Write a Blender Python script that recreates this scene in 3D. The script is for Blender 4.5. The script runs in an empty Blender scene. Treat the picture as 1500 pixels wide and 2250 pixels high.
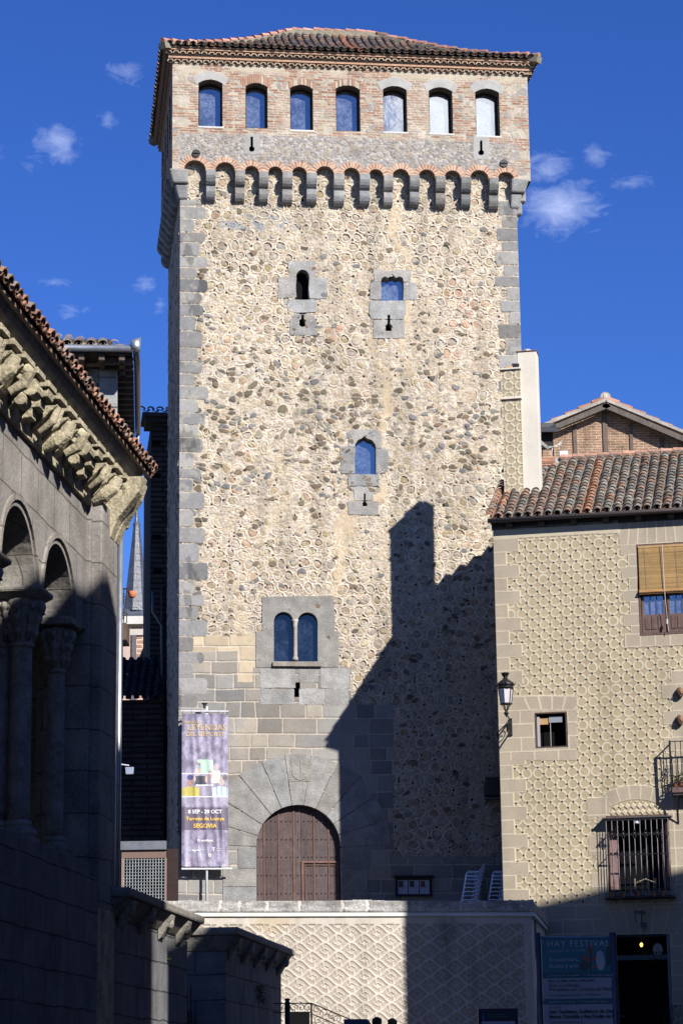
import bpy, math, random
import numpy as np
from mathutils import Vector, Matrix
from mathutils.geometry import tessellate_polygon
R_ = math.radians
sc = bpy.context.scene
col = sc.collection
# ------------------------------------------------------------------ camera
CAMZ = 1.6
FPX, PITCH, ROLL = 5300.0, math.atan(1270/5300.0), -0.0135
cam = bpy.data.cameras.new('camera'); camo = bpy.data.objects.new('camera', cam); col.objects.link(camo)
cam.sensor_fit = 'VERTICAL'; cam.sensor_height = 36.0; cam.sensor_width = 24.0
cam.lens = FPX/2250*36; cam.clip_start = 0.1; cam.clip_end = 3000
CR = Matrix.Rotation(math.pi/2+PITCH, 3, 'X') @ Matrix.Rotation(ROLL, 3, 'Z')
camo.matrix_world = Matrix.Translation((0, 0, CAMZ)) @ CR.to_4x4()
sc.camera = camo
CRn = np.array(CR)
def ray(px, py):
    return CR @ Vector(((px-750)/FPX, (1125-py)/FPX, -1))
def at(px, py, Y):
    d = ray(px, py); t = Y/d.y
    return Vector((d.x*t, Y, CAMZ+d.z*t))
def project(P):
    q = (P-np.array([0, 0, CAMZ])) @ CRn
    return 750+FPX*q[..., 0]/-q[..., 2], 1125-FPX*q[..., 1]/-q[..., 2]
# ------------------------------------------------------------------ light
AZ, EL = R_(144.0), R_(34.3)
tosun = Vector((math.sin(AZ)*math.cos(EL), math.cos(AZ)*math.cos(EL), math.sin(EL)))
sl = bpy.data.lights.new('sun', 'SUN'); sl.energy = 5.0; sl.angle = R_(0.6); sl.color = (1.0, 0.955, 0.875)
so = bpy.data.objects.new('sun', sl); col.objects.link(so)
so.rotation_euler = (-tosun).to_track_quat('-Z', 'Y').to_euler(); so.location = (20, -20, 60)
sc.view_settings.view_transform = 'Standard'; sc.view_settings.look = 'None'
sc.view_settings.exposure = 1.12; sc.view_settings.gamma = 1.0
W = bpy.data.worlds.new('World'); sc.world = W; W.use_nodes = True
nt = W.node_tree; nt.nodes.clear()
def N(t, **k):
    n = nt.nodes.new(t)
    for a, b in k.items(): setattr(n, a, b)
    return n
wo = N('ShaderNodeOutputWorld'); bg = N('ShaderNodeBackground'); sky = N('ShaderNodeTexSky')
sky.sky_type = 'NISHITA'; sky.sun_disc = False; sky.sun_elevation = EL; sky.sun_rotation = AZ
sky.altitude = 1800; sky.air_density = 1.0; sky.dust_density = 0.15; sky.ozone_density = 3.0
bg.inputs['Strength'].default_value = 0.05
hs = N('ShaderNodeHueSaturation'); hs.inputs['Hue'].default_value = 0.515; hs.inputs['Saturation'].default_value = 1.22; hs.inputs['Value'].default_value = 0.92
tc = N('ShaderNodeTexCoord')
nt.links.new(sky.outputs[0], hs.inputs['Color'])
clouds = [(280,158,.0085,.0045,.8), (240,262,.006,.0045,.6), (128,312,.0095,.0080,.85), (0,345,.006,.005,.5), (1205,372,.0105,.0075,.8),
          (1232,455,.0165,.0095,1.15), (1308,342,.0085,.0050,.75), (1385,402,.0115,.0042,.7), (316,625,.0070,.0036,.72), (155,685,.0080,.0034,.66), (120,620,.008,.0026,.60), (68,360,.009,.005,.42), (350,668,.004,.005,.6), (1330,470,.006,.003,.5)]
acc = None
def mnode(op, a, b=None, c=None):
    m = N('ShaderNodeMath', operation=op)
    for i, x in enumerate((a, b, c)):
        if x is None: continue
        if isinstance(x, (int, float)): m.inputs[i].default_value = x
        else: nt.links.new(x, m.inputs[i])
    return m.outputs[0]
for (cx, cy, sx, sy, amp) in clouds:
    d = ray(cx, cy).normalized()
    s = N('ShaderNodeVectorMath', operation='SUBTRACT'); nt.links.new(tc.outputs['Generated'], s.inputs[0]); s.inputs[1].default_value = d
    v = N('ShaderNodeVectorMath', operation='MULTIPLY'); nt.links.new(s.outputs[0], v.inputs[0]); v.inputs[1].default_value = (1/sx, 0.0, 1/sy)
    l = N('ShaderNodeVectorMath', operation='LENGTH'); nt.links.new(v.outputs[0], l.inputs[0])
    # only in front of the viewer's half of the sky
    m = mnode('MULTIPLY', mnode('SUBTRACT', 1.0, mnode('MINIMUM', mnode('MULTIPLY', l.outputs['Value'], .62), 1.0)), amp)
    acc = m if acc is None else mnode('MAXIMUM', acc, m)
sep = N('ShaderNodeSeparateXYZ'); nt.links.new(tc.outputs['Generated'], sep.inputs[0])
acc = mnode('MULTIPLY', acc, mnode('GREATER_THAN', sep.outputs['Y'], 0.0))
nz = N('ShaderNodeTexNoise'); nz.inputs['Scale'].default_value = 95; nz.inputs['Detail'].default_value = 7; nz.inputs['Roughness'].default_value = .66; nz.inputs['Distortion'].default_value = .6
mp = N('ShaderNodeMapping'); mp.inputs['Scale'].default_value = (1, 1, 1.7); nt.links.new(tc.outputs['Generated'], mp.inputs[0]); nt.links.new(mp.outputs[0], nz.inputs['Vector'])
cl = mnode('MULTIPLY', mnode('SUBTRACT', mnode('ADD', acc, mnode('MULTIPLY', nz.outputs['Fac'], 1.3)), .98), 1.15)
cl = mnode('MULTIPLY', cl, mnode('GREATER_THAN', acc, 0.001))
# bright cloud patch added unseen behind the viewer, placed to whiten the upper panes
s2 = N('ShaderNodeVectorMath', operation='DOT_PRODUCT'); nt.links.new(tc.outputs['Generated'], s2.inputs[0])
bk = Vector((0.292, -0.872, 0.385)).normalized(); s2.inputs[1].default_value = bk
cb = mnode('MULTIPLY', mnode('SUBTRACT', s2.outputs['Value'], .9989), 1900.0)
nz2 = N('ShaderNodeTexNoise'); nz2.inputs['Scale'].default_value = 9; nz2.inputs['Detail'].default_value = 5; nt.links.new(tc.outputs['Generated'], nz2.inputs['Vector'])
cb = mnode('ADD', cb, mnode('MULTIPLY', mnode('SUBTRACT', nz2.outputs['Fac'], .5), 2.0))
cbm = N('ShaderNodeClamp'); nt.links.new(cb, cbm.inputs[0])
cm = N('ShaderNodeClamp'); nt.links.new(cl, cm.inputs[0])
mixc = N('ShaderNodeMix', data_type='RGBA'); nt.links.new(mnode('MULTIPLY', cm.outputs[0], .52), mixc.inputs['Factor'])
tint = nt.nodes.new('ShaderNodeVectorMath'); tint.operation = 'MULTIPLY'; nt.links.new(hs.outputs[0], tint.inputs[0]); tint.inputs[1].default_value = (.84, 1.12, 1.50)
nt.links.new(tint.outputs[0], mixc.inputs['A']); mixc.inputs['B'].default_value = (7.5, 8.5, 12, 1)
mixd = N('ShaderNodeMix', data_type='RGBA'); nt.links.new(cbm.outputs[0], mixd.inputs['Factor'])
nt.links.new(mixc.outputs['Result'], mixd.inputs['A']); mixd.inputs['B'].default_value = (24, 25, 27, 1)
nt.links.new(mixd.outputs['Result'], bg.inputs['Color']); nt.links.new(bg.outputs[0], wo.inputs[0])

# ------------------------------------------------------------------ numpy noise
def hsh(ix, iy, s):
    v = np.sin(ix*127.1+iy*311.7+s*74.7)*43758.5453
    return v-np.floor(v)
def vn(x, y, s):
    ix = np.floor(x); iy = np.floor(y); fx = x-ix; fy = y-iy
    fx = fx*fx*(3-2*fx); fy = fy*fy*(3-2*fy)
    a = hsh(ix, iy, s); b = hsh(ix+1, iy, s); c = hsh(ix, iy+1, s); d = hsh(ix+1, iy+1, s)
    return a+(b-a)*fx+(c-a)*fy+(a-b-c+d)*fx*fy
def fbm(x, y, s, o=4):
    t = 0; a = .5; n = 0
    for i in range(o):
        t = t+a*vn(x, y, s+i*7); n += a; x = x*2.03+5.1; y = y*2.03+1.7; a *= .55
    return t/n
def worley(x, y, s, jit=.85):
    ix = np.floor(x); iy = np.floor(y)
    f1 = np.full(x.shape, 9.); f2 = np.full(x.shape, 9.); i1 = np.zeros(x.shape); i2 = np.zeros(x.shape)
    for dx in (-1, 0, 1):
        for dy in (-1, 0, 1):
            cx = ix+dx; cy = iy+dy
            jx = cx+.5+jit*(hsh(cx, cy, s)-.5); jy = cy+.5+jit*(hsh(cx, cy, s+3)-.5)
            d = np.hypot(x-jx, y-jy); r = hsh(cx, cy, s+9)
            cl_ = d < f1
            f2 = np.where(cl_, f1, np.minimum(f2, d)); i1 = np.where(cl_, r, i1); i2 = np.where(cl_, hsh(cx, cy, s+13), i2); f1 = np.where(cl_, d, f1)
    return f1, f2, i1, i2
def sst(a, b, x):
    t = np.clip((x-a)/(b-a), 0, 1); return t*t*(3-2*t)
def mix(a, b, t):
    return a+(b-a)*t[..., None]
def pal(cols, r):
    c = np.array(cols); return c[np.minimum((r*len(c)).astype(int), len(c)-1)]

# ------------------------------------------------------------------ frames, things, meshes
class Frame:
    """a vertical plane: local x along it, y into it, z up"""
    def __init__(s, O, ang):
        s.O = Vector((O[0], O[1], 0)); s.a = ang
        s.u = Vector((math.cos(ang), math.sin(ang), 0)); s.w = Vector((-math.sin(ang), math.cos(ang), 0))
    def uv(s, px, py, y=0.0):
        d = ray(px, py); o = s.O+s.w*y
        t = (o.x*s.w.x+o.y*s.w.y)/(d.x*s.w.x+d.y*s.w.y)
        P = Vector((d.x*t, d.y*t, CAMZ+d.z*t))
        return (P-s.O).dot(s.u), P.z
    def X(s, px, py, y=0.0): return s.uv(px, py, y)[0]
    def Z(s, px, py, y=0.0): return s.uv(px, py, y)[1]
    def pt(s, x, y, z): return s.O+s.u*x+s.w*y+Vector((0, 0, z))
    def loc(s, P):
        q = Vector(P)-s.O; return q.dot(s.u), q.dot(s.w), P[2]
    def rect(s, x0, x1, y0, y1, y=0.0):
        """pixel rectangle -> x0,x1,z0,z1"""
        cx = (x0+x1)/2; cy = (y0+y1)/2
        return s.X(x0, cy, y), s.X(x1, cy, y), s.Z(cx, y1, y), s.Z(cx, y0, y)
    def pix(s, X, Y, Z):
        P = np.stack([s.O.x+s.u.x*X+s.w.x*Y, s.O.y+s.u.y*X+s.w.y*Y, Z+0*X], -1)
        return project(P)
WORLD = Frame((0, 0), 0.0)
def tag(o, label=None, cat=None, group=None, kind=None):
    if label: o['label'] = label
    if cat: o['category'] = cat
    if group: o['group'] = group
    if kind: o['kind'] = kind
    return o
class Thing:
    def __init__(s, name, frame, base, label=None, cat=None, group=None, kind=None, rot=0.0):
        s.f = frame; s.b = Vector(base); s.rot = rot
        o = bpy.data.objects.new(name, None); col.objects.link(o); s.o = o
        o.empty_display_size = .3
        o.location = frame.pt(*base); o.rotation_euler = (0, 0, frame.a+rot)
        tag(o, label, cat, group, kind)
def copy_tree(o, parent=None):
    c = o.copy(); col.objects.link(c)
    if parent: c.parent = parent
    for ch in o.children: copy_tree(ch, c)
    return c
def new_obj(name, me, mats, parent, smooth):
    if smooth: me.shade_smooth()
    for m in (mats if isinstance(mats, (list, tuple)) else [mats]): me.materials.append(m)
    o = bpy.data.objects.new(name, me); col.objects.link(o)
    return o
class MB:
    def __init__(s): s.v = []; s.f = []; s.c = []; s.n = 0
    def add(s, vs, fs, c=(1, 1, 1)):
        s.v += [tuple(x) for x in vs]; s.f += [tuple(i+s.n for i in f) for f in fs]; s.c += [tuple(c)]*len(vs); s.n += len(vs)
    def box(s, x0, x1, y0, y1, z0, z1, c=(1, 1, 1), j=0.0):
        r = lambda: random.uniform(-j, j) if j else 0
        v = [(x+r(), y+r(), z+r()) for z in (z0, z1) for y in (y0, y1) for x in (x0, x1)]
        s.add(v, [(0,2,3,1), (4,5,7,6), (0,1,5,4), (2,6,7,3), (0,4,6,2), (1,3,7,5)], c)
    def hexa(s, v, c=(1, 1, 1)):
        """8 points: bottom 4 ccw, top 4 ccw"""
        s.add(v, [(3,2,1,0), (4,5,6,7), (0,1,5,4), (1,2,6,5), (2,3,7,6), (3,0,4,7)], c)
    def bar(s, a, b, w, h=None, c=(1, 1, 1), up=(0, 0, 1)):
        a = Vector(a); b = Vector(b); h = h or w; d = (b-a).normalized(); up = Vector(up)
        if abs(d.dot(up)) > .99: up = Vector((0, 1, 0))
        x = d.cross(up).normalized()*w/2; y = x.cross(d).normalized()*h/2
        s.hexa([a-x-y, a+x-y, b+x-y, b-x-y, a-x+y, a+x+y, b+x+y, b-x+y], c)
    def tube(s, pts, r, seg=8, c=(1, 1, 1), cap=True):
        pts = [Vector(p) for p in pts]; rs = r if isinstance(r, (list, tuple)) else [r]*len(pts)
        vs = []; fs = []; n = len(pts); prev = None
        for i, p in enumerate(pts):
            d = (pts[min(i+1, n-1)]-pts[max(i-1, 0)]).normalized()
            if prev is None:
                up = Vector((0, 0, 1)) if abs(d.z) < .9 else Vector((0, 1, 0))
                x = d.cross(up).normalized()
            else: x = (prev-d*prev.dot(d)).normalized()
            prev = x; y = d.cross(x)
            for k in range(seg):
                a = 2*math.pi*k/seg; vs.append(p+(x*math.cos(a)+y*math.sin(a))*rs[i])
        for i in range(n-1):
            for k in range(seg):
                k2 = (k+1) % seg; fs.append((i*seg+k, i*seg+k2, (i+1)*seg+k2, (i+1)*seg+k))
        if cap: fs += [tuple(range(seg))[::-1], tuple(range((n-1)*seg, n*seg))]
        s.add(vs, fs, c)
    def lathe(s, cx, cy, prof, seg=20, c=(1, 1, 1), sq=None, rot=0):
        vs = []; fs = []
        for (r, z) in prof:
            for k in range(seg):
                a = 2*math.pi*k/seg+rot; vs.append((cx+r*math.cos(a), cy+r*math.sin(a), z))
        for i in range(len(prof)-1):
            for k in range(seg):
                k2 = (k+1) % seg; fs.append((i*seg+k, i*seg+k2, (i+1)*seg+k2, (i+1)*seg+k))
        fs += [tuple(range(seg))[::-1], tuple(range((len(prof)-1)*seg, len(prof)*seg))]
        s.add(vs, fs, c)
    def ball(s, p, r, seg=10, c=(1, 1, 1)):
        rr = r if isinstance(r, (tuple, list)) else (r, r, r); vs = []; fs = []; h = seg//2
        for i in range(h+1):
            t = math.pi*i/h
            for k in range(seg):
                a = 2*math.pi*k/seg; vs.append((p[0]+rr[0]*math.sin(t)*math.cos(a), p[1]+rr[1]*math.sin(t)*math.sin(a), p[2]-rr[2]*math.cos(t)))
        for i in range(h):
            for k in range(seg):
                k2 = (k+1) % seg; fs.append((i*seg+k, i*seg+k2, (i+1)*seg+k2, (i+1)*seg+k))
        s.add(vs, fs, c)
    def prism(s, outer, y0, y1, holes=(), c=(1, 1, 1), plane='xz', back=True):
        """outline in (x,z) extruded from y0 (front) to y1; plane 'yz': outline in (y,z) extruded along x"""
        loops = [list(outer)]+[list(h) for h in holes]
        area = lambda l: sum(l[i][0]*l[(i+1) % len(l)][1]-l[(i+1) % len(l)][0]*l[i][1] for i in range(len(l)))
        if area(loops[0]) < 0: loops[0].reverse()
        for h in loops[1:]:
            if area(h) > 0: h.reverse()
        flat = [p for l in loops for p in l]; n = len(flat)
        mk = (lambda p, y: (p[0], y, p[1])) if plane == 'xz' else ((lambda p, y: (y, p[0], p[1])) if plane == 'yz' else (lambda p, y: (p[0], p[1], y)))
        vs = [mk(p, y0) for p in flat]+[mk(p, y1) for p in flat]; fs = []
        for t in tessellate_polygon([[Vector((p[0], p[1], 0)) for p in l] for l in loops]):
            a, b, d = t
            A = [flat[i] for i in t]
            if area(A) < 0: a, b, d = d, b, a
            fs.append((a, b, d))
            if back: fs.append((d+n, b+n, a+n))
        k = 0
        for l in loops:
            m = len(l)
            for i in range(m):
                i2 = (i+1) % m; fs.append((k+i, k+n+i, k+n+i2, k+i2))
            k += m
        if plane == 'yz': fs = [f[::-1] for f in fs]
        s.add(vs, fs, c)
    def build(s, name, mat, th=None, smooth=False, bevel=0, seg=1, label=None, parent=None, frame=None, base=None, cat=None, group=None, kind=None):
        if th is None:
            b = Vector(base) if base is not None else Vector((sum(v[0] for v in s.v)/s.n, sum(v[1] for v in s.v)/s.n, min(v[2] for v in s.v)))
            fr = frame or WORLD
        else: b = th.b; fr = th.f
        me = bpy.data.meshes.new(name)
        me.from_pydata([(v[0]-b.x, v[1]-b.y, v[2]-b.z) for v in s.v], [], s.f)
        at_ = me.color_attributes.new('Col', 'FLOAT_COLOR', 'POINT')
        ar = np.ones((s.n, 4), np.float32); ar[:, :3] = np.array(s.c, np.float32); at_.data.foreach_set('color', ar.ravel())
        me.validate(); me.update()
        o = new_obj(name, me, mat, None, smooth)
        if th is None:
            o.location = fr.pt(*b); o.rotation_euler = (0, 0, fr.a)
        else: o.parent = parent or th.o
        if bevel:
            m = o.modifiers.new('bevel', 'BEVEL'); m.width = bevel; m.segments = seg; m.limit_method = 'ANGLE'; m.angle_limit = R_(35)
        tag(o, label, cat, group, kind)
        return o
def relief(name, mat, th, fn, x0, x1, z0, z1, step, y=0.0, axis='x', parent=None, label=None, sides=0.0):
    """a carved wall face: a fine grid whose relief (metres) and stone colours come from fn"""
    nx = int(round((x1-x0)/step))+1; nz_ = int(round((z1-z0)/step))+1
    xs = np.linspace(x0, x1, nx); zs = np.linspace(z0, z1, nz_)
    X, Z = np.meshgrid(xs, zs)
    h, c, m = fn(X, Z)
    V = np.empty((nz_, nx, 3), np.float32)
    if axis == 'x': V[..., 0] = X; V[..., 1] = y-h; V[..., 2] = Z
    else: V[..., 0] = y-h; V[..., 1] = X; V[..., 2] = Z
    V -= np.array(th.b, np.float32)
    idx = np.arange(nx*nz_).reshape(nz_, nx)
    q = np.stack([idx[:-1, :-1], idx[:-1, 1:], idx[1:, 1:], idx[1:, :-1]], -1)
    if axis != 'x': q = q[..., ::-1]
    if m is not None:
        mm = m[:-1, :-1] | m[1:, 1:] | m[1:, :-1] | m[:-1, 1:]; q = q[~mm]
    q = q.reshape(-1, 4).astype(np.int32)
    me = bpy.data.meshes.new(name)
    me.vertices.add(nx*nz_); me.vertices.foreach_set('co', V.reshape(-1))
    me.loops.add(q.size); me.loops.foreach_set('vertex_index', q.reshape(-1))
    me.polygons.add(len(q)); me.polygons.foreach_set('loop_start', np.arange(0, q.size, 4, dtype=np.int32))
    me.polygons.foreach_set('loop_total', np.full(len(q), 4, np.int32))
    a = me.color_attributes.new('Col', 'FLOAT_COLOR', 'POINT')
    ar = np.ones((nz_*nx, 4), np.float32); ar[:, :3] = np.clip(c, 0.004, .95).reshape(-1, 3); a.data.foreach_set('color', ar.ravel())
    me.update(calc_edges=True); me.validate()
    o = new_obj(name, me, mat, None, True); o.parent = parent or th.o
    tag(o, label)
    return o
# ------------------------------------------------------------------ materials
ALB = .62      # all painted/stone colours are written for a darker exposure and scaled once here
def mat(name, base=(1, 1, 1), rough=.85, metal=0.0, n1=(6, .25), n2=(60, .15), bump=(80, .004), spec=.25, ior=None, alpha=None, emis=None, wave=None, brick=None, coat=0.0, tint=None):
    m = bpy.data.materials.new(name); m.use_nodes = True; t = m.node_tree; t.nodes.clear()
    def A(ty, **k):
        n = t.nodes.new(ty)
        for a, b in k.items(): setattr(n, a, b)
        return n
    L = t.links.new
    out = A('ShaderNodeOutputMaterial'); p = A('ShaderNodeBsdfPrincipled'); L(p.outputs[0], out.inputs[0])
    p.inputs['Roughness'].default_value = rough; p.inputs['Metallic'].default_value = metal
    p.inputs['Specular IOR Level'].default_value = spec
    if ior: p.inputs['IOR'].default_value = ior
    if coat: p.inputs['Coat Weight'].default_value = coat; p.inputs['Coat Roughness'].default_value = .08
    at_ = A('ShaderNodeAttribute', attribute_name='Col')
    mul = A('ShaderNodeMix', data_type='RGBA', blend_type='MULTIPLY'); mul.inputs['Factor'].default_value = 1
    L(at_.outputs['Color'], mul.inputs['A']); mul.inputs['B'].default_value = (*[b*ALB for b in base], 1)
    cur = mul.outputs['Result']
    tcn = A('ShaderNodeTexCoord'); sp = A('ShaderNodeSeparateXYZ'); L(tcn.outputs['Object'], sp.inputs[0])
    hgt = None
    if brick:
        bw, bh, mo, mc, var, amt = brick   # width, height, mortar size, mortar colour, brick colour 2, bump
        ad = A('ShaderNodeMath', operation='ADD'); L(sp.outputs['X'], ad.inputs[0]); L(sp.outputs['Y'], ad.inputs[1])
        cb_ = A('ShaderNodeCombineXYZ'); L(ad.outputs[0], cb_.inputs['X']); L(sp.outputs['Z'], cb_.inputs['Y'])
        wn = A('ShaderNodeTexNoise'); wn.inputs['Scale'].default_value = 1.3; wn.inputs['Detail'].default_value = 3; L(cb_.outputs[0], wn.inputs['Vector'])
        ws = A('ShaderNodeVectorMath', operation='SCALE'); ws.inputs['Scale'].default_value = bh*.16; L(wn.outputs['Color'], ws.inputs[0])
        wa = A('ShaderNodeVectorMath', operation='ADD'); L(cb_.outputs[0], wa.inputs[0]); L(ws.outputs[0], wa.inputs[1])
        bt = A('ShaderNodeTexBrick'); L(wa.outputs[0], bt.inputs['Vector']); bt.inputs['Scale'].default_value = 1
        bt.inputs['Brick Width'].default_value = bw; bt.inputs['Row Height'].default_value = bh; bt.inputs['Mortar Size'].default_value = mo
        bt.inputs['Mortar Smooth'].default_value = .4; bt.inputs['Bias'].default_value = -.1
        bt.inputs['Color1'].default_value = (1, 1, 1, 1); bt.inputs['Color2'].default_value = (*var, 1); bt.inputs['Mortar'].default_value = (*mc, 1)
        mb = A('ShaderNodeMix', data_type='RGBA', blend_type='MULTIPLY'); mb.inputs['Factor'].default_value = 1
        L(cur, mb.inputs['A']); L(bt.outputs['Color'], mb.inputs['B']); cur = mb.outputs['Result']
        iv = A('ShaderNodeMath', operation='SUBTRACT'); iv.inputs[0].default_value = 1; L(bt.outputs['Fac'], iv.inputs[1])
        hgt = (iv.outputs[0], amt)
    for k, (s_, a_) in enumerate((n1, n2)):
        if not a_: continue
        nz_ = A('ShaderNodeTexNoise'); nz_.inputs['Scale'].default_value = s_; nz_.inputs['Detail'].default_value = 6; nz_.inputs['Roughness'].default_value = .6
        L(tcn.outputs['Object'], nz_.inputs['Vector'])
        mr = A('ShaderNodeMapRange'); mr.inputs['From Min'].default_value = .3; mr.inputs['From Max'].default_value = .7
        mr.inputs['To Min'].default_value = 1-a_; mr.inputs['To Max'].default_value = 1+a_; L(nz_.outputs['Fac'], mr.inputs['Value'])
        mm = A('ShaderNodeMix', data_type='RGBA', blend_type='MULTIPLY'); mm.inputs['Factor'].default_value = 1
        L(cur, mm.inputs['A']); L(mr.outputs[0], mm.inputs['B']); cur = mm.outputs['Result']
    if wave:  # vertical streaks: scale x, amount, tint
        mpn = A('ShaderNodeMapping'); mpn.inputs['Scale'].default_value = (wave[0], wave[0], wave[0]*.08); L(tcn.outputs['Object'], mpn.inputs[0])
        wn2 = A('ShaderNodeTexNoise'); wn2.inputs['Scale'].default_value = 1; wn2.inputs['Detail'].default_value = 5; L(mpn.outputs[0], wn2.inputs['Vector'])
        mr2 = A('ShaderNodeMapRange'); mr2.inputs['From Min'].default_value = .45; mr2.inputs['From Max'].default_value = .72; L(wn2.outputs['Fac'], mr2.inputs['Value'])
        sc2 = A('ShaderNodeMath', operation='MULTIPLY'); sc2.inputs[1].default_value = wave[1]; L(mr2.outputs[0], sc2.inputs[0])
        m3 = A('ShaderNodeMix', data_type='RGBA'); L(sc2.outputs[0], m3.inputs['Factor']); L(cur, m3.inputs['A']); m3.inputs['B'].default_value = (*wave[2], 1); cur = m3.outputs['Result']
    L(cur, p.inputs['Base Color'])
    if bump and bump[1]:
        bn = A('ShaderNodeTexNoise'); bn.inputs['Scale'].default_value = bump[0]; bn.inputs['Detail'].default_value = 5; L(tcn.outputs['Object'], bn.inputs['Vector'])
        bp = A('ShaderNodeBump'); bp.inputs['Strength'].default_value = 1; bp.inputs['Distance'].default_value = bump[1]; L(bn.outputs['Fac'], bp.inputs['Height'])
        nrm = bp.outputs[0]
        if hgt:
            b2 = A('ShaderNodeBump'); b2.inputs['Distance'].default_value = hgt[1]; L(hgt[0], b2.inputs['Height']); L(nrm, b2.inputs['Normal']); nrm = b2.outputs[0]
        L(nrm, p.inputs['Normal'])
    if emis:
        p.inputs['Emission Color'].default_value = (*emis[0], 1); p.inputs['Emission Strength'].default_value = emis[1]
    return m
M = {}
M['relief'] = mat('carved_masonry', rough=.93, n1=(3, .07), n2=(45, .10), bump=(55, .006), spec=.1)
M['plaster'] = mat('lime_plaster', rough=.93, n1=(1.2, .09), n2=(25, .06), bump=(40, .004), spec=.1, wave=(2.6, .16, (.24, .20, .15)))
M['granite'] = mat('granite', rough=.92, n1=(2.2, .30), n2=(28, .26), bump=(22, .016), spec=.12, wave=(5.0, .28, (.14, .135, .12)))
M['block'] = mat('painted_block', rough=.95, n1=(2, .08), n2=(40, .08), bump=(50, .003), spec=.1)
M['tile'] = mat('clay_tile', rough=.9, n1=(9, .22), n2=(50, .25), bump=(35, .008), spec=.12)
M['wood'] = mat('old_wood', rough=.75, n1=(5, .2), n2=(40, .2), bump=(30, .004), wave=(24, .5, (.02, .012, .01)), spec=.2)
M['iron'] = mat('black_iron', base=(.018, .018, .02), rough=.5, metal=.4, n1=(10, .2), n2=(0, 0), bump=(60, .001), spec=.4)
M['paint'] = mat('paint', rough=.45, n1=(4, .05), n2=(0, 0), bump=(90, .0006), spec=.4)
M['metal'] = mat('aluminium', base=(1.3, 1.35, 1.5), rough=.38, metal=.75, n1=(8, .1), n2=(0, 0), bump=(90, .0004))
M['zinc'] = mat('zinc', base=(.42, .45, .5), rough=.42, metal=.75, n1=(6, .2), n2=(50, .1), bump=(60, .001))
M['glass'] = mat('window_glass', base=(.11, .13, .17), rough=.06, n1=(2.0, .5), n2=(14, .6), bump=(2.2, .0022), spec=.9, ior=2.4)
M['darkglass'] = mat('dark_navy_glass', base=(.012, .018, .03), rough=.08, n1=(2.5, .8), n2=(14, .8), bump=(1.6, .002), spec=.5, ior=1.75)  # darker, less reflective glass for the twin window
M['dark'] = mat('dark_interior', base=(.008, .008, .009), rough=.9, n1=(0, 0), n2=(0, 0), bump=None, spec=.05)
M['vinyl'] = mat('vinyl', rough=.38, n1=(9, .06), n2=(0, 0), bump=(14, .006), spec=.5, coat=.3)
M['leaf'] = mat('leaves', base=(.05, .10, .03), rough=.6, n1=(8, .4), n2=(0, 0), bump=None, spec=.3)
M['slate'] = mat('slate', base=(.085, .095, .125), rough=.42, n1=(2, .2), n2=(20, .2), bump=(12, .02), spec=.5, brick=(.8, .4, .02, (.6, .6, .65), (.75, .78, .85), .01))
M['church'] = mat('church_ashlar', base=(.30, .28, .255), rough=.92, n1=(1.3, .35), n2=(22, .25), bump=(14, .012), spec=.12, brick=(.95, .62, .012, (.45, .42, .4), (.78, .78, .84), .02), wave=(3.0, .45, (.13, .115, .10)))
M['podium'] = mat('podium_granite', base=(.19, .185, .19), rough=.9, n1=(2, .35), n2=(30, .2), bump=(16, .012), spec=.15, brick=(1.15, .46, .014, (.3, .3, .3), (.7, .72, .8), .03), wave=(2.4, .5, (.12, .12, .13)))
M['brickwall'] = mat('brick_wall', base=(.33, .20, .135), rough=.9, n1=(2.5, .4), n2=(20, .35), bump=(30, .006), spec=.1, brick=(.3, .085, .016, (1.5, 1.9, 2.1), (.75, .8, .8), .012))
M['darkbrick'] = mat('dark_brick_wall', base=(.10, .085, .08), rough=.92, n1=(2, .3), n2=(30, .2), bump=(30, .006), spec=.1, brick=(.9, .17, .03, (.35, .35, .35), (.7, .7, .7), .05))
M['farbrick'] = mat('belfry_brick', base=(.42, .24, .17), rough=.9, n1=(.6, .1), n2=(8, .15), bump=(8, .01), spec=.1, brick=(.7, .26, .05, (1.7, 2.2, 2.5), (.8, .85, .85), .02))
M['bamboo'] = mat('bamboo_blind', rough=.6, n1=(4, .1), n2=(30, .12), bump=(40, .002), spec=.3)
M['ground'] = mat('paving', base=(.20, .19, .18), rough=.9, n1=(.6, .15), n2=(12, .15), bump=(20, .01), spec=.15, brick=(.7, .45, .012, (.5, .5, .5), (.8, .8, .8), .01))
M['skin'] = mat('skin', base=(.5, .3, .22), rough=.55, n1=(0, 0), n2=(0, 0), bump=None)
M['hair'] = mat('hair', base=(1, 1, 1), rough=.6, n1=(40, .3), n2=(0, 0), bump=(90, .003))
M['cloth'] = mat('cloth', rough=.9, n1=(10, .15), n2=(0, 0), bump=(70, .002))
M['bulb'] = mat('lit_bulb', base=(1, .7, .2), rough=.3, n1=(0, 0), n2=(0, 0), bump=None, emis=((1, .62, .12), 1.6))
M['frost'] = mat('frosted_pane', base=(.62, .58, .64), rough=.35, n1=(5, .06), n2=(0, 0), bump=None, spec=.5)
def jc(c, a=.12):
    k = 1+random.uniform(-a, a); w = random.uniform(-.03, .03)
    return (c[0]*k*(1+w), c[1]*k, c[2]*k*(1-w))
def GR(a=.0): return jc(tuple(v*(1+a) for v in (.31, .305, .30)), .14)
def arcpts(cx, cz, rx, rz, a0, a1, n):
    return [(cx+rx*math.cos(a0+(a1-a0)*i/n), cz+rz*math.sin(a0+(a1-a0)*i/n)) for i in range(n+1)]
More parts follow.
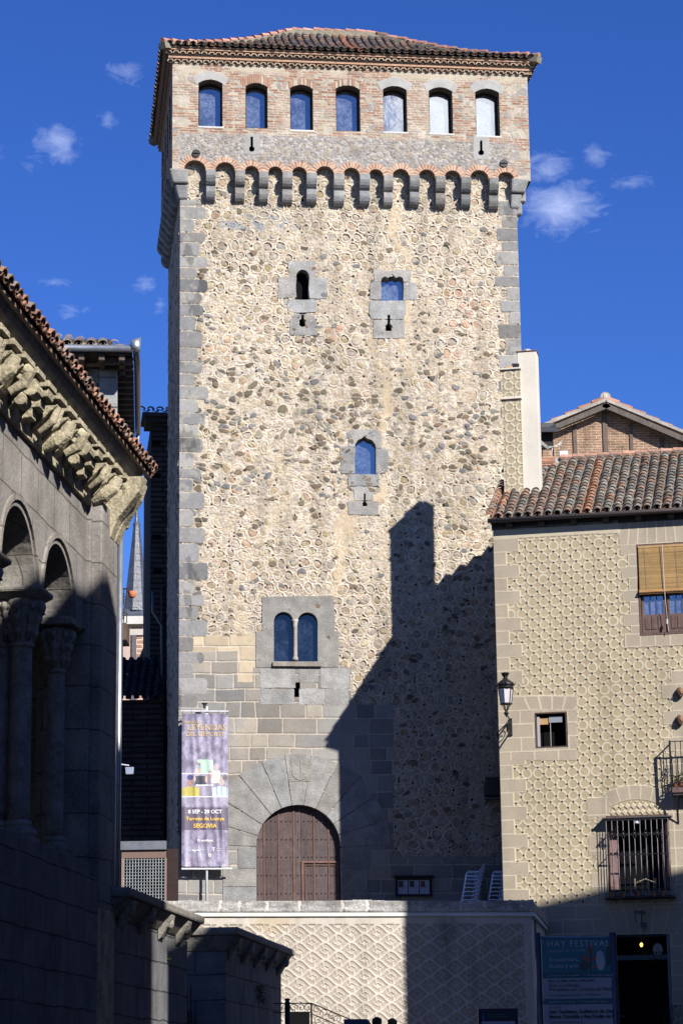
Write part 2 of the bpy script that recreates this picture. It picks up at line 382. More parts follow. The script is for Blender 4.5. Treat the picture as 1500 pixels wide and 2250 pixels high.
def tiles(th, name, P0, u, s, wid, slen, cp, rl, palf, keep=None, parent=None, lift=.03, mname='tile', sag=0.0):
    """curved clay tiles: columns of covers and channels laid up the slope s from the eave line P0 + a*u"""
    P0 = Vector(P0); u = Vector(u).normalized(); s = Vector(s).normalized(); n = u.cross(s).normalized()
    mb = MB(); ncol = int(wid/cp); nrow = int(slen/rl); r = cp*.36
    for i in range(ncol+1):
        for j in range(nrow):
            for ch in (0, 1):
                a = i*cp+(cp/2 if ch else 0)+random.uniform(-.012, .012); b0 = j*rl-random.uniform(0, .03); b1 = b0+rl*1.25
                if a > wid or (keep and not keep(a, (b0+b1)/2)): continue
                c = palf(a, b0); vs = []; K = 5
                ta = random.uniform(-.03, .03)
                for (b, rr, cc) in ((b0, r*1.08, lift), (b1, r*.92, 0.0)):
                    for k in range(K+1):
                        t = math.pi*k/K
                        if not ch: pa, pc = -rr*math.cos(t), rr*.85*math.sin(t)+cc+.035
                        else: pa, pc = -rr*.95*math.cos(t), -rr*.6*math.sin(t)+cc+.045
                        vs.append(P0+u*(a+pa+ta*(b-b0))+s*b+n*pc-Vector((0, 0, sag*4*(b/slen)*(1-b/slen))))
                for k in range(K+1):   # thickness at the lip
                    q = vs[k]; vs.append(q-n*.022)
                fs = [(k, k+1, K+2+k, K+1+k) for k in range(K)]+[(2*(K+1)+k, 2*(K+1)+k+1, k+1, k) for k in range(K)]
                mb.add(vs, fs, c)
    return mb.build(name, M[mname], th, parent=parent)
# ------------------------------------------------------------------ the five main planes
P = at(393, 1500, 68.0); TW = Frame(P, R_(7.0))                       # tower front
x_, z_ = TW.uv(1083, 1173)
Pc = TW.pt(x_, 0, 0); 
d_ = ray(1083, 1173)
def on_ray_dist(px, py, fr, dist):
    """depth of the pixel's ray where it is dist in front of a frame's plane"""
    x, z = fr.uv(px, py, -dist); return fr.pt(x, -dist, z)
P = on_ray_dist(1083, 1173, TW, 6.3); HS = Frame(P, R_(-11.0))          # house front
P = at(1165, 2009, 57.0); TR = Frame(P, R_(9.5))                       # terrace wall (origin at its right corner)
TRS = Frame(P, R_(90-8.0))                                              # its side
P = at(0, 1500, 30.0); CH = Frame(P, R_(90-6.49))                       # church gallery
random.seed(7)
FLOOR = 5.75
TWW, TWD = 10.22, 6.6
EV = .24      # how far the brick storey stands out
TOPZ = TW.Z(760, 158)
tower = Thing('stone_tower', TW, (0, 0, FLOOR), 'tall square medieval tower of round-stone rubble with a brick top storey and hipped tile roof', 'tower')
# corbels of the front, centres in the photograph
CX = [463, 527, 579, 631, 684, 744, 800, 852, 909, 966, 1022, 1083]
def cpy(px): return 377+(px-463)*.0275    # springing height of the little arches
arches = []
edges = [(405, 452)]+[(CX[i]+11, CX[i+1]-11) for i in range(len(CX)-1)]+[(1094, 1128)]
for (a, b) in edges:
    m = (a+b)/2; x0 = TW.X(a, 400, -EV); x1 = TW.X(b, 400, -EV); arches.append(((x0+x1)/2, TW.Z(m, cpy(m)+(0 if b-a < 40 else -1), -EV), (x1-x0)/2))
CREAM = [(.62,.53,.40), (.66,.58,.47), (.58,.50,.40), (.70,.61,.46), (.60,.50,.36), (.55,.48,.42), (.66,.56,.50), (.60,.46,.36), (.48,.44,.39), (.68,.60,.42), (.62,.54,.44), (.58,.40,.28), (.44,.37,.27), (.50,.39,.23), (.40,.36,.31), (.52,.43,.30), (.74,.68,.58)]
ROUGH = [(.20,.17,.13), (.26,.22,.16), (.25,.25,.255), (.30,.22,.16), (.18,.155,.13), (.33,.30,.26), (.24,.21,.15), (.28,.21,.15), (.34,.33,.32), (.38,.34,.27)]
GREY = [(.25,.243,.235), (.29,.283,.27), (.20,.197,.195), (.26,.253,.247), (.32,.31,.295), (.23,.22,.205), (.34,.325,.30)]
def lattice(X, Z, p, q, s, jit=.10):
    """jittered staggered ring lattice: distance to nearest centre, ids, distance to nearest chip point"""
    iz = np.floor(Z/q); best = np.full(X.shape, 9.); r1 = np.zeros(X.shape); r2 = np.zeros(X.shape); dot = np.full(X.shape, 9.); ang = np.zeros(X.shape)
    for dz in (-1, 0, 1):
        cz = iz+dz; off = np.where(np.mod(cz, 2) > 0, .5, 0.)
        ix = np.floor(X/p-off)
        for dx in (-1, 0, 1):
            cx = ix+dx
            px_ = (cx+off+.5)*p+jit*p*(hsh(cx, cz, s)-.5)*2; pz_ = (cz+.5)*q+jit*q*(hsh(cx, cz, s+1)-.5)*2
            d = np.hypot(X-px_, Z-pz_); c = d < best
            r1 = np.where(c, hsh(cx, cz, s+2), r1); r2 = np.where(c, hsh(cx, cz, s+3), r2); best = np.minimum(best, d)
            k = hsh(cx, cz, s+4)
            ex = np.where(k < .33, px_+p*.02, px_+p*.5); ez = np.where(k < .33, pz_+q*.66, pz_+q*.02)
            dd = np.hypot(X-ex, Z-ez)+np.where(k > .62, 9, 0); dot = np.minimum(dot, dd)
    return best, r1, r2, dot
def pline(px, py, pts, w):
    d = np.full(px.shape, 999.)
    for (a, b) in zip(pts[:-1], pts[1:]):
        ax, ay, aw = a; bx, by, bw = b
        t = np.clip(((px-ax)*(bx-ax)+(py-ay)*(by-ay))/((bx-ax)**2+(by-ay)**2), 0, 1)
        dd = np.hypot(px-ax-t*(bx-ax), py-ay-t*(by-ay))-(aw+(bw-aw)*t); d = np.minimum(d, dd)
    return d
def ashlar(X, Z, rh, w0, w1, s, wob=.02):
    """coursed blocks: id, distance to joint"""
    Zw = Z+wob*(vn(X*1.6, Z*1.1, s)-.5)*2; Xw = X+wob*(vn(X*1.3, Z*2.1, s+4)-.5)*2
    rng = np.random.RandomState(s); hs_ = rng.uniform(rh*.85, rh*1.15, 80); zb = np.concatenate([[0], np.cumsum(hs_)])
    r = np.clip(np.searchsorted(zb, Zw.ravel()-(-2.0), side='right')-1, 0, 79).reshape(Z.shape)
    z_lo = zb[r]-2.0; z_hi = zb[r+1]-2.0
    dz = np.minimum(Zw-z_lo, z_hi-Zw); idv = np.zeros(X.shape); dx = np.full(X.shape, 9.)
    for row in np.unique(r):
        m = r == row; w = rng.uniform(w0, w1, 60); xb = np.concatenate([[0], np.cumsum(w)])-3-rng.uniform(0, w1)
        k = np.clip(np.searchsorted(xb, Xw[m], side='right')-1, 0, 59)
        dx[m] = np.minimum(Xw[m]-xb[k], xb[k+1]-Xw[m]); idv[m] = hsh(k.astype(float), float(row), s)
    return idv, dx, dz
def rdist(dx, dz, r=.04):
    """distance inside a round-cornered block"""
    return np.where((dx < r) & (dz < r), r-np.hypot(r-dx, r-dz), np.minimum(dx, dz))
def tower_skin(X, Z, front=True):
    px, py = TW.pix(X, 0*X, Z)
    if not front: px = 700+0*X; py = TW.pix(0*X, 0*X, Z)[1]
    wx = .16*(fbm(X*.9, Z*.9, 3)-.5)*2+.03*(fbm(X*5, Z*5, 6)-.5); wz = .16*(fbm(X*.9+9, Z*.9, 4)-.5)*2
    zone = np.exp(-((py-930)/170.)**2)                     # the patch of bare brown rubble
    low = sst(1050, 1350, py)
    X2 = X+wx*(1+zone*.8); Z2 = Z+wz*(1+zone*.8)
    d, r1, r2, dot = lattice(X2, Z2, .355, .325, 11, .10)
    R = .135+.022*r1
    n1 = fbm(X*6, Z*6, 21); n2 = fbm(X*24, Z*24, 22, 3); n3 = fbm(X*1.3, Z*1.3, 23)
    mort = mix(np.array((.57, .47, .365))+0*X[..., None], np.array((.73, .64, .525)), sst(.3, .7, n1))
    mort = mort*(.56+.56*n2)[..., None]*(.80+.36*n3)[..., None]
    c = mort; h = .006*(n1-.5)+.01*(n2-.5)
    f1, f2, i1, i2 = worley(X2/.085, Z2/.075, 31)            # small pieces everywhere
    gap = f2-f1
    piece = sst(.08, .18, gap)*sst(.22, .30, i1)
    pc = pal(CREAM, i2)*(.6+.5*n2)[..., None]
    c = mix(c, pc, piece*.85); h = h+piece*.009
    inside = sst(.012, -.012, d-(R-.022))*(1-.85*sst(.60, .70, fbm(X*.7+3, Z*.9, 57)))
    g1, g2, j1, j2 = worley(X2/.15, Z2/.12, 41)
    ic = mix(pal(CREAM, r2), pal(CREAM, j2), (j1 > .45)*1.0)*(.52+.58*n2)[..., None]*(.84+.24*r1)[..., None]
    ic = mix(ic, mort, sst(.10, .03, g2-g1)*.6*(j1 > .3))
    h = h*(1-inside)+inside*(.004+.014*r1*(.5+n1)+.010*sst(.05, .2, g2-g1)*(j1 > .3)-.006)
    c = mix(c, ic, inside*.9)
    keep = (1-.75*zone*(vn(X*2, Z*2, 9) > .35))*(1-.8*sst(.60, .70, fbm(X*.7+3, Z*.9, 57)))
    ring = np.exp(-((d-R)/.017)**2)*keep*(.45+.55*sst(.3, .55, fbm(X*2.5, Z*2.5, 71)))
    c = mix(c, np.array((.79, .71, .60))+0*c, ring*.8); h = h+ring*.015
    h = h-np.exp(-((d-R+.034)/.013)**2)*keep*.014
    # larger dark rubble stones
    s1, s2, k1, k2 = worley(X2/.235, Z2/.165, 51, .98)
    dens = .03+.36*zone*sst(.3, .6, fbm(X*.8, Z*1.1, 55))*1.25+.07*low*(py < 1500)+.05*sst(.5, .7, n3)
    st = sst(.12, .19, (s2-s1)+.25*(n1-.5)+.22*(n2-.5))*(k1 < dens)
    st = st*sst(.56, .46, s1+.12*(n2-.5)); c = mix(c, pal(ROUGH, k2)*(.52+.5*n2)[..., None], st); h = h*(1-st)+st*(.016+.012*n1)
    # bluish slabs near the top left, reddish ones by the slit window
    e1 = np.hypot((px-560)/75., (py-490)/18.); st = sst(1.15, .8, e1)*(vn(X*5, Z*6, 77) > .5)*(1-ring)
    c = mix(c, np.array((.30, .32, .36))+0*c, st*.9)
    e1 = np.hypot((px-735)/34., (py-700)/50.); st = sst(1.2, .6, e1)*inside*(r2 > .35)
    c = mix(c, np.array((.62, .36, .24))+0*c, st*.6)
    e1 = np.hypot((px-1010)/80., (py-690)/60.); st = sst(1.3, .4, e1)*inside*(r2 > .4)
    c = mix(c, np.array((.58, .36, .27))+0*c, st*.55)
    # chips of black slag between the rings
    dt = sst(.034, .022, dot+.014*(n2-.5))*(zone < .75)
    c = mix(c, np.array((.015, .014, .014))+0*c, dt); h = h-dt*.012
    # the darker, greyer lower third
    lowc = sst(1180, 1500, py)
    c = mix(c, c*np.array((.80, .79, .80)), lowc*.75)
    # ochre repair plaster over the old cracks
    cr = [(868, 470, 14), (862, 520, 8), (895, 560, 8), (903, 610, 6), (893, 700, 5), (880, 770, 6)]
    cr2 = [(812, 740, 4), (822, 790, 6), (850, 830, 11), (853, 900, 12), (832, 960, 8), (846, 1040, 8), (842, 1090, 8), (785, 1110, 18), (756, 1150, 22), (748, 1230, 12), (738, 1310, 6)]
    cr3 = [(900, 780, 5), (896, 850, 4), (862, 900, 6)]
    cr4 = [(600, 1000, 7), (640, 1090, 10), (560, 1200, 12), (520, 1290, 9), (538, 1420, 22), (545, 1490, 20)]
    wob = 9*(fbm(X*3, Z*3, 61)-.5)*2
    for L_, a in ((cr, .95), (cr2, .95), (cr3, .8), (cr4, .5)):
        dd = pline(px, py, L_, 1)+wob+5*(n2-.5); t = sst(4, -4, dd)*a*(.55+.45*sst(.42, .55, fbm(X*7, Z*7, 63)))*(1-.6*(ring > .6))
        c = mix(c, np.array((.59, .475, .33))*(.76+.42*n2)[..., None], t); h = h*(1-t)+t*(.012+.004*n1)
    h = h*1.7; rain = sst(.52, .72, fbm(X*2.2, Z*.22, 97))*.20; c = c*(1-rain)[..., None]
    if not front: return h, c*np.array((.8, .8, .85)), None  # flank colour dimmed and cooled, shade put into the rubble
    # squared granite: foot of the tower, quoins
    idv, dx, dz = ashlar(X, Z, .43, .42, .98, 5)
    n5 = 10*(fbm(X*1.6, Z*1.6, 33)-.5)
    reg = ((py > 1555) & (px < 864)) | ((py > 1432+n5) & (px < 522)) | ((py > 1498) & (px < 572)) | ((py > 1466) & (px > 556) & (px < 772)) | ((px > 700) & (px < 864) & (py > 1548))
    reg2 = (px > 862) & (py > 1882)
    rr = (reg | reg2)
    big = rdist(dx, dz)+.014*(fbm(X*9, Z*9, 83)-.5)
    b = sst(.010, .024, big)
    bc = pal(GREY, idv)*(.82+.22*fbm(X*3, Z*3, 14)+.22*n2)[..., None]
    warm = sst(.55, .75, vn(X*.8, Z*.8, 91))*.5
    bc = mix(bc, bc*np.array((1.2, 1.06, .88)), warm)
    # a few honey blocks left of the twin window
    hon = (px > 425) & (px < 560) & (py > 1395) & (py < 1535) & (vn(px/46., py/34., 5) > .42)
    mc = np.array((.53, .465, .40))*(.76+.36*n2)[..., None]
    ac = mix(mc, bc, b)
    reg3 = (py > 1395+n5) & (px > 425) & (px < 565) & ~rr
    h = np.where(rr, b*.022+.006*n1, h); c = np.where(rr[..., None], ac, c)
    hb = mix(mc*1.05, np.array((.55, .455, .33))*(.65+.6*vn(idv*50, idv*31, 2))[..., None]*(.85+.25*n2)[..., None], b)
    c = np.where(reg3[..., None], hb, c); h = np.where(reg3, b*.018, h)
    # mortar smeared thickly over the joints near the left edge
    rngq = np.random.RandomState(3); qh = np.concatenate([[0], np.cumsum(rngq.uniform(.30, .56, 70))])+4.0
    row = np.clip(np.searchsorted(qh, Z.ravel(), side='right')-1, 0, 69).reshape(Z.shape); zl = Z-qh[row]; zh_ = qh[row+1]-Z; row = row.astype(float); rw = hsh(row, row*0+3, 3)
    wl = .40+.22*np.where(np.mod(row, 2) > 0, 1, 0)+.26*rw
    dqx = wl-X; dqz = np.minimum(zl, zh_)
    qd = np.where((dqx < .13) & (dqz < .13), .13-np.hypot(.13-dqx, .13-dqz), np.minimum(dqx, dqz))+.02*(fbm(X*5, Z*5, 87)-.5)
    q = sst(.005, .02, qd)*((py > 440) & (py < 1560))
    Xr = TWW-X; rw2 = hsh(row, row*0+9, 3); wr = .34+.22*np.where(np.mod(row, 2) > 0, 0, 1)+.2*rw2; dqx = wr-Xr
    qd2 = np.where((dqx < .06) & (dqz < .06), .06-np.hypot(.06-dqx, .06-dqz), np.minimum(dqx, dqz))+.02*(fbm(X*5, Z*5, 88)-.5)
    q = np.maximum(q, sst(.005, .02, qd2)*((py > 440) & (py < 1250)))
    qc = pal(GREY, hsh(row+7*(X > 5), row*0, 8))*(.86+.4*hsh(row+3*(X > 5), row*0, 12))[..., None]*(.66+.3*n1+.35*n2)[..., None]*np.array((.99, 1.0, 1.03))
    lich = sst(.60, .70, fbm(X*4.5, Z*4.5, 95))*.5; qc = mix(qc, np.array((.40, .38, .33))+0*qc, lich); qc = mix(qc, qc*.62, sst(.62, .72, fbm(X*3, Z*1.2, 96)))
    c = mix(c, qc, q); h = h*(1-q)+q*.03
    # loopholes
    hole = np.zeros(X.shape, bool)
    for (a, b_, t, bo) in ((650, 679, 594, 657), (837, 886, 610, 660), (779, 825, 962, 1041), (601, 698, 1346, 1454)):
        hole |= (px > a-2) & (px < b_+2) & (py > t-2) & (py < bo+2)
    for (a, b_, t, bo) in ((658, 670, 688, 720), (847, 859, 690, 727), (796, 806, 1084, 1112), (646, 658, 1500, 1531)):
        hole |= (px > a) & (px < b_) & (py > t) & (py < bo)
    hole |= (np.hypot(px-655.5, py-1862) < 93) | ((np.abs(px-655.5) < 93) & (py > 1862))
    return h, c, hole
ZB = FLOOR; ZC = TW.Z(760, 345)
relief('front_wall', M['relief'], tower, tower_skin, 0, TWW, ZB, ZC, .0152)
relief('side_wall', M['relief'], tower, lambda Y, Z: tower_skin(Y+30, Z, False), 0, TWD, ZB, ZC, .045, y=0, axis='y', label='left side wall of the same round-stone rubble, coloured darker and cooler as shade')
mb = MB(); mb.box(TWW-.001, TWW+.001, .0, TWD, ZB, ZC, (.6, .54, .46)); mb.box(.02, TWW, TWD-.01, TWD, ZB, ZC, (.6, .54, .46))
mb.build('rear_wall', M['relief'], tower)
mb = MB(); mb.box(.5, TWW-.5, .6, TWD-.1, ZB, ZC+.1, (.03, .03, .03)); mb.build('interior_core', M['dark'], tower)

# brick storey ------------------------------------------------------------
WINS = [(437, 489, 176, 278), (540, 587, 183, 281), (638, 687, 187, 286), (738, 790, 188, 288), (842, 893, 190, 290), (943, 993, 193, 293), (1045, 1096, 196, 299)]
winr = []
for (a, b, t, bo) in WINS:
    x0, x1, z0, z1 = TW.rect(a, b, t, bo, -EV); winr.append((x0, x1, z0, z1))
BX0 = TW.X(379, 250, -EV); BX1 = TW.X(1160, 250, -EV); ZT = TW.Z(760, 150, -EV)
def brick_skin(X, Z):
    px, py = TW.pix(X, 0*X-EV, Z)
    lv = py-(px-378)*.03          # photograph height made level
    n1 = fbm(X*5, Z*5, 121); n2 = fbm(X*26, Z*26, 122, 3); n3 = fbm(X*1.1, Z*1.4, 123)
    mc = mix(np.array((.50, .43, .35))+0*X[..., None], np.array((.60, .53, .44)), sst(.3, .7, n1))*(.76+.4*n2)[..., None]
    ch = .078; row = np.floor((Z+.015*(vn(X*1.2, Z*0, 5)-.5))/ch); fz = (Z+.015*(vn(X*1.2, Z*0, 5)-.5))/ch-row
    bw = .30; fx = X/bw+.5*np.mod(row, 2)+.35*hsh(row, row*0, 5); k = np.floor(fx); fx = fx-k
    rb = hsh(k, row, 6)
    band = np.mod(row+1+np.floor(3*vn(X*.45, Z*0, 77)), 9)             # brick courses, then a box of rubble
    boxy = (band >= 5) | (band < 0)
    pier = np.zeros(X.shape)
    for (x0, x1, z0, z1) in winr:
        pier = np.maximum(pier, sst(.34, .26, np.maximum(x0-X, X-x1)+.14*(hsh(row, row*0, 7)-.5))*(Z < z1+.1))
    pr = np.where(boxy & (pier < .5), .06, .80)-.25*sst(.5, .75, fbm(X*.9, Z*1.6, 133))
    isb = (rb < pr)*sst(.05, .12, fx+0*X)*sst(1.0, .93, fx)*sst(.16, .3, fz)*sst(.98, .84, fz+.1*(n2-.5))
    bcol = pal([(.40, .20, .13), (.46, .25, .17), (.36, .19, .13), (.50, .31, .22), (.34, .17, .11), (.45, .30, .22)], hsh(k, row, 8))*(.8+.4*n2)[..., None]
    dusty = sst(.35, .7, n3+.3*(n1-.5)); bcol = mix(bcol, mc, dusty*.62)
    s1, s2, k1, k2 = worley(X/.24, Z/.2, 131, .9)
    st = sst(.08, .16, s2-s1)*(k1 < .5)
    stc = pal([(.46, .41, .34), (.38, .35, .31), (.52, .45, .34), (.34, .32, .31), (.44, .36, .28)], k2)*(.72+.5*n2)[..., None]
    c = mix(mc, stc, st*.8); h = .010*n1+st*.010
    c = mix(c, bcol, isb); h = h*(1-isb)+isb*(.016+.006*n2)
    # bare conglomerate below the windows
    rough = sst(286, 296, lv+10*(n1-.5))*sst(366, 350, lv+16*(fbm(X*2, Z*2, 9)-.5))*sst(383, 400, px+40*(n1-.5)+(lv < 325)*0)*sst(1158, 1100, px+60*(n1-.5))
    w1, w2, v1, v2 = worley(X/.10, Z/.085, 141, .95)
    rc = pal([(.40, .37, .35), (.34, .32, .31), (.46, .43, .41), (.50, .45, .38), (.30, .27, .26), (.44, .37, .29), (.56, .53, .50)], v2)*(.55+.75*fbm(X*40, Z*40, 19, 2))[..., None]
    rc = mix(np.array((.40, .37, .35))*(.7+.5*n2)[..., None], rc, sst(.05, .15, w2-w1))
    ro = sst(.72, .8, v1)[..., None]*0+rc
    c = mix(c, ro, rough*.92); h = h*(1-rough)+rough*(.004+.02*sst(.04, .25, w2-w1)*v1+.02*n2)
    # smooth plaster just under the cornice
    pl = sst(166, 150, lv+8*(n1-.5))*(1-sst(400, 380, px))*(n3 > .32)
    c = mix(c, np.array((.60, .52, .41))*(.82+.3*n2)[..., None], pl*.8); h = h*(1-pl)+pl*.014
    hole = np.zeros(X.shape, bool)
    for i, (x0, x1, z0, z1) in enumerate(winr):
        w = (x1-x0)/2; m = (x0+x1)/2; rise = .12
        top = z1-rise*((X-m)/w)**2
        # head over each opening
        t = (Z-(z1-rise))/.42; half = w+.10+.16*np.clip(t, 0, 1)
        inh = (Z > z1-rise*1.2) & (Z < z1+.30-.10*((X-m)/w)**2) & (np.abs(X-m) < half)
        if i in (0, 4, 5, 6):
            inh = sst(.02, -.02, np.abs(X-m)-half+.05*(n1-.5))*sst(.02, -.02, Z-(z1+.30)+.1*((X-m)/w)**2+.08*(n1-.5))*(Z > z1-rise*1.3)
            c = mix(c, np.array((.50, .485, .465))*(.84+.25*n1)[..., None], inh); h = h*(1-inh)+inh*.024
        else:
            a = (X-m)/(w*1.25); kk = np.floor(a*7.5+.5*0); fa = a*7.5-kk
            lim = .36 if i == 1 else .22
            ih = inh & (Z < z1+lim-.10*((X-m)/w)**2)
            br = sst(.12, .25, fa)*sst(.98, .85, fa)*(hsh(kk, kk*0+i, 4) > (.05 if i == 1 else .35))
            vc = mix(mc, pal([(.42, .20, .13), (.48, .27, .18), (.38, .18, .12)], hsh(kk, kk*0+i, 9))*(.8+.4*n2)[..., None], br)
            c = np.where(ih[..., None], vc, c); h = np.where(ih, br*.02, h)
        sill = (np.abs(X-m) < w+.03) & (Z < z0+.01) & (Z > z0-.055)
        if i in (0, 2, 6, 5, 4): c = np.where(sill[..., None], np.array((.78, .76, .74)), c); h = np.where(sill, .03, h)
        hole |= (np.abs(X-m) < w) & (Z > z0) & (Z < top)
    c = c*(.80+.22*n3)[..., None]*np.array((.97, .985, 1.0))
    # radial brick arches over the machicolations
    for (cx, cz, r) in arches:
        dx = X-cx; dz = Z-cz; d = np.hypot(dx, dz); th_ = np.arctan2(dz, dx)
        seg = max(9, int(round(r*math.pi/.062))); kk = np.floor(th_/math.pi*seg); f = th_/math.pi*seg-kk
        ih = (d < r+.185+.02*(vn(kk*3.1, kk*0, 3)-.5)) & (dz > -.05)
        br = sst(.1, .28, f)*sst(.97, .8, f)
        vc = mix(mc*1.05, pal([(.46, .24, .16), (.52, .31, .22), (.40, .20, .14), (.56, .36, .26)], hsh(kk, kk*0+round(cx*10), 9))*(.8+.4*n2)[..., None], br)
        c = np.where(ih[..., None], vc, c); h = np.where(ih, .008+br*.018, h)
        hole |= (d < r) | ((dz < 0) & (np.abs(dx) < r))
    zs = np.interp(X, [a[0] for a in arches], [a[1] for a in arches])
    hole |= Z < zs-.03
    # keyhole stones and their slots
    for (kx, ky, w, hh, dk) in ((553, 318, 34, 44, .36), (1056, 326, 34, 50, .40)):
        ib = (np.abs(px-kx) < w/2) & (np.abs(py-ky) < hh/2)
        c = np.where(ib[..., None], np.array((dk, dk*.98, dk*.96))*(.84+.3*n1)[..., None], c); h = np.where(ib, .028, h)
        hole |= ((np.abs(px-kx) < 1.8) & (py > ky-16) & (py < ky+8)) | (np.hypot(px-kx, py-ky-10) < 5.5)
    return h, c, hole
ZBR = arches[-1][1]-.05
relief('brick_storey', M['relief'], tower, brick_skin, BX0, BX1, ZBR, ZT, .0145, y=-EV)
def sidebrick(Y, Z):
    n1 = fbm(Y*5, Z*5, 1); n2 = fbm(Y*20, Z*20, 2)
    row = np.floor(Z/.078); b = sst(.2, .4, Z/.078-row)*(hsh(np.floor(Y/.3), row, 3) < .6)
    c = mix(np.array((.42, .37, .31))+0*Y[..., None], np.array((.36, .2, .14)), b)*(.8+.3*n2)[..., None]
    hole = np.zeros(Y.shape, bool)
    for yc in (1.1, 2.6, 4.1, 5.6): hole |= (np.abs(Y-yc) < .28) & (Z > winr[0][2]) & (Z < winr[0][3])
    return b*.012, c, hole
relief('side_brick_storey', M['relief'], tower, sidebrick, -EV, TWD+.2, ZBR+.25, ZT, .05, y=BX0, axis='y')
mb = MB(); mb.box(BX1-.01, BX1, -EV, TWD+.2, ZBR, ZT, (.42, .36, .3)); mb.box(BX0+.02, BX1, TWD+.19, TWD+.2, ZBR, ZT, (.42, .36, .3)); mb.build('rear_brick_wall', M['brickwall'], tower)
mb = MB(); mb.box(BX0+.42, BX1-.42, .34, TWD-.2, ZBR+.6, ZT, (.05, .05, .05)); mb.box(BX0+.05, BX1-.05, -EV+.05, TWD, ZBR+1.0, ZBR+1.05, (.3, .25, .2)); mb.build('upper_interior', M['dark'], tower)
# arch soffits
for i, (cx, cz, r) in enumerate(arches):
    mb = MB(); a = arcpts(cx, cz, r-.002, r-.002, math.pi, 0, 14)
    vs = [(x, -EV-.012, z) for x, z in a]+[(x, .05, z) for x, z in a]; n = len(a)
    mb.add(vs, [(k, k+1, n+k+1, n+k) for k in range(n-1)], (.36, .24, .17))
    mb.build('machicolation_arch', M['relief'], tower)
# stone corbels, two rolls each
def corbel(mb, x, zt, w, p1, p2, h1, h2, c, ax='x', y0=0.0):
    def roll(p, z1, z0, cc, ww):
        r = (z1-z0)*.62
        prof = [(y0+.02, z1), (y0-p+.03, z1)]+[(y0-p+r-r*math.cos(t)*1.0, z0+r-r*math.sin(t)) for t in [i*math.pi/2/6 for i in range(7)]]
        prof = [(y0+.02, z1), (y0-p, z1-.012), (y0-p-.012, z0+r*.95)]+[(y0-p+r*(1-math.cos(t)), z0+r*(1-math.sin(t))) for t in [i*math.pi/2/5 for i in range(1, 6)]]+[(y0+.02, z0)]
        if ax == 'x': mb.prism(prof, x-ww/2, x+ww/2, plane='yz', c=cc)
        else: mb.prism(prof, x-ww/2, x+ww/2, plane='xz', c=cc)
    roll(p1, zt, zt-h1+.006, c, w); roll(p2, zt-h1-.006, zt-h1-h2, jc(c, .1), w*random.uniform(.93, 1.0))
for i, cx in enumerate(CX):
    py = cpy(cx); x = (arches[i][0]+arches[i][2]+arches[i+1][0]-arches[i+1][2])/2
    wz = (arches[i+1][0]-arches[i+1][2])-(arches[i][0]+arches[i][2])
    zt = (arches[i][1]+arches[i+1][1])/2+.01; h = zt-TW.Z(cx, py+74)
    mb = MB(); corbel(mb, x, zt, wz+random.uniform(-.03, .02), random.uniform(.37, .43), random.uniform(.24, .30), h*random.uniform(.48, .52), h*random.uniform(.42, .47), jc(GR(-.12), .25), y0=0)
    mb.build('corbel', M['granite'], tower, smooth=False, bevel=.022, seg=2)
zc = arches[0][1]
for (xa, side) in ((BX0, -1), (BX1, 1)):     # corner corbels
    zt_ = (arches[0][1] if side < 0 else arches[-1][1])+.02
    mb = MB()
    for (zz1, zz0, out) in ((zt_, zt_-.42, .30), (zt_-.43, zt_-.86, .12)):
        xi = .23 if side < 0 else TWW-.20
        lo, hi = (-.05-out, xi) if side < 0 else (xi, TWW+.05+out)
        mb.hexa([(lo+(.12 if side < 0 else 0), -out+.05, zz0), (hi-(0 if side < 0 else .12), -out+.05, zz0), (hi-(0 if side < 0 else .12), .3, zz0), (lo+(.12 if side < 0 else 0), .3, zz0),
                 (lo, -out-.06, zz1), (hi, -out-.06, zz1), (hi, .3, zz1), (lo, .3, zz1)], GR(.1))
    mb.build('corner_corbel', M['granite'], tower, bevel=.05, seg=2)
for k in range(10):                           # the row on the left flank, seen in silhouette
    y = .62+k*.62
    mb = MB(); corbel(mb, y, arches[0][1], .26, .40, .27, .43, .40, GR(0), ax='y', y0=0)
    # laid out along y: swap
    mb.v = [(vy, vx, vz) for (vx, vy, vz) in mb.v] if False else [(v[0] if False else v[0], v[1], v[2]) for v in mb.v]
    mb.v = [(v[0]-0, v[1], v[2]) for v in mb.v]
    mb.f = [f[::-1] for f in mb.f]
    mb.build('corbel', M['granite'], tower, bevel=.02, seg=1)
for k in range(9):
    x = TWW; y = .62+k*.66
    mb = MB(); mb.box(TWW, TWW+.4, y-.14, y+.14, arches[-1][1]-.42, arches[-1][1], GR(0)); mb.box(TWW, TWW+.27, y-.14, y+.14, arches[-1][1]-.84, arches[-1][1]-.43, GR(0)); mb.build('corbel', M['granite'], tower, bevel=.04, seg=1)
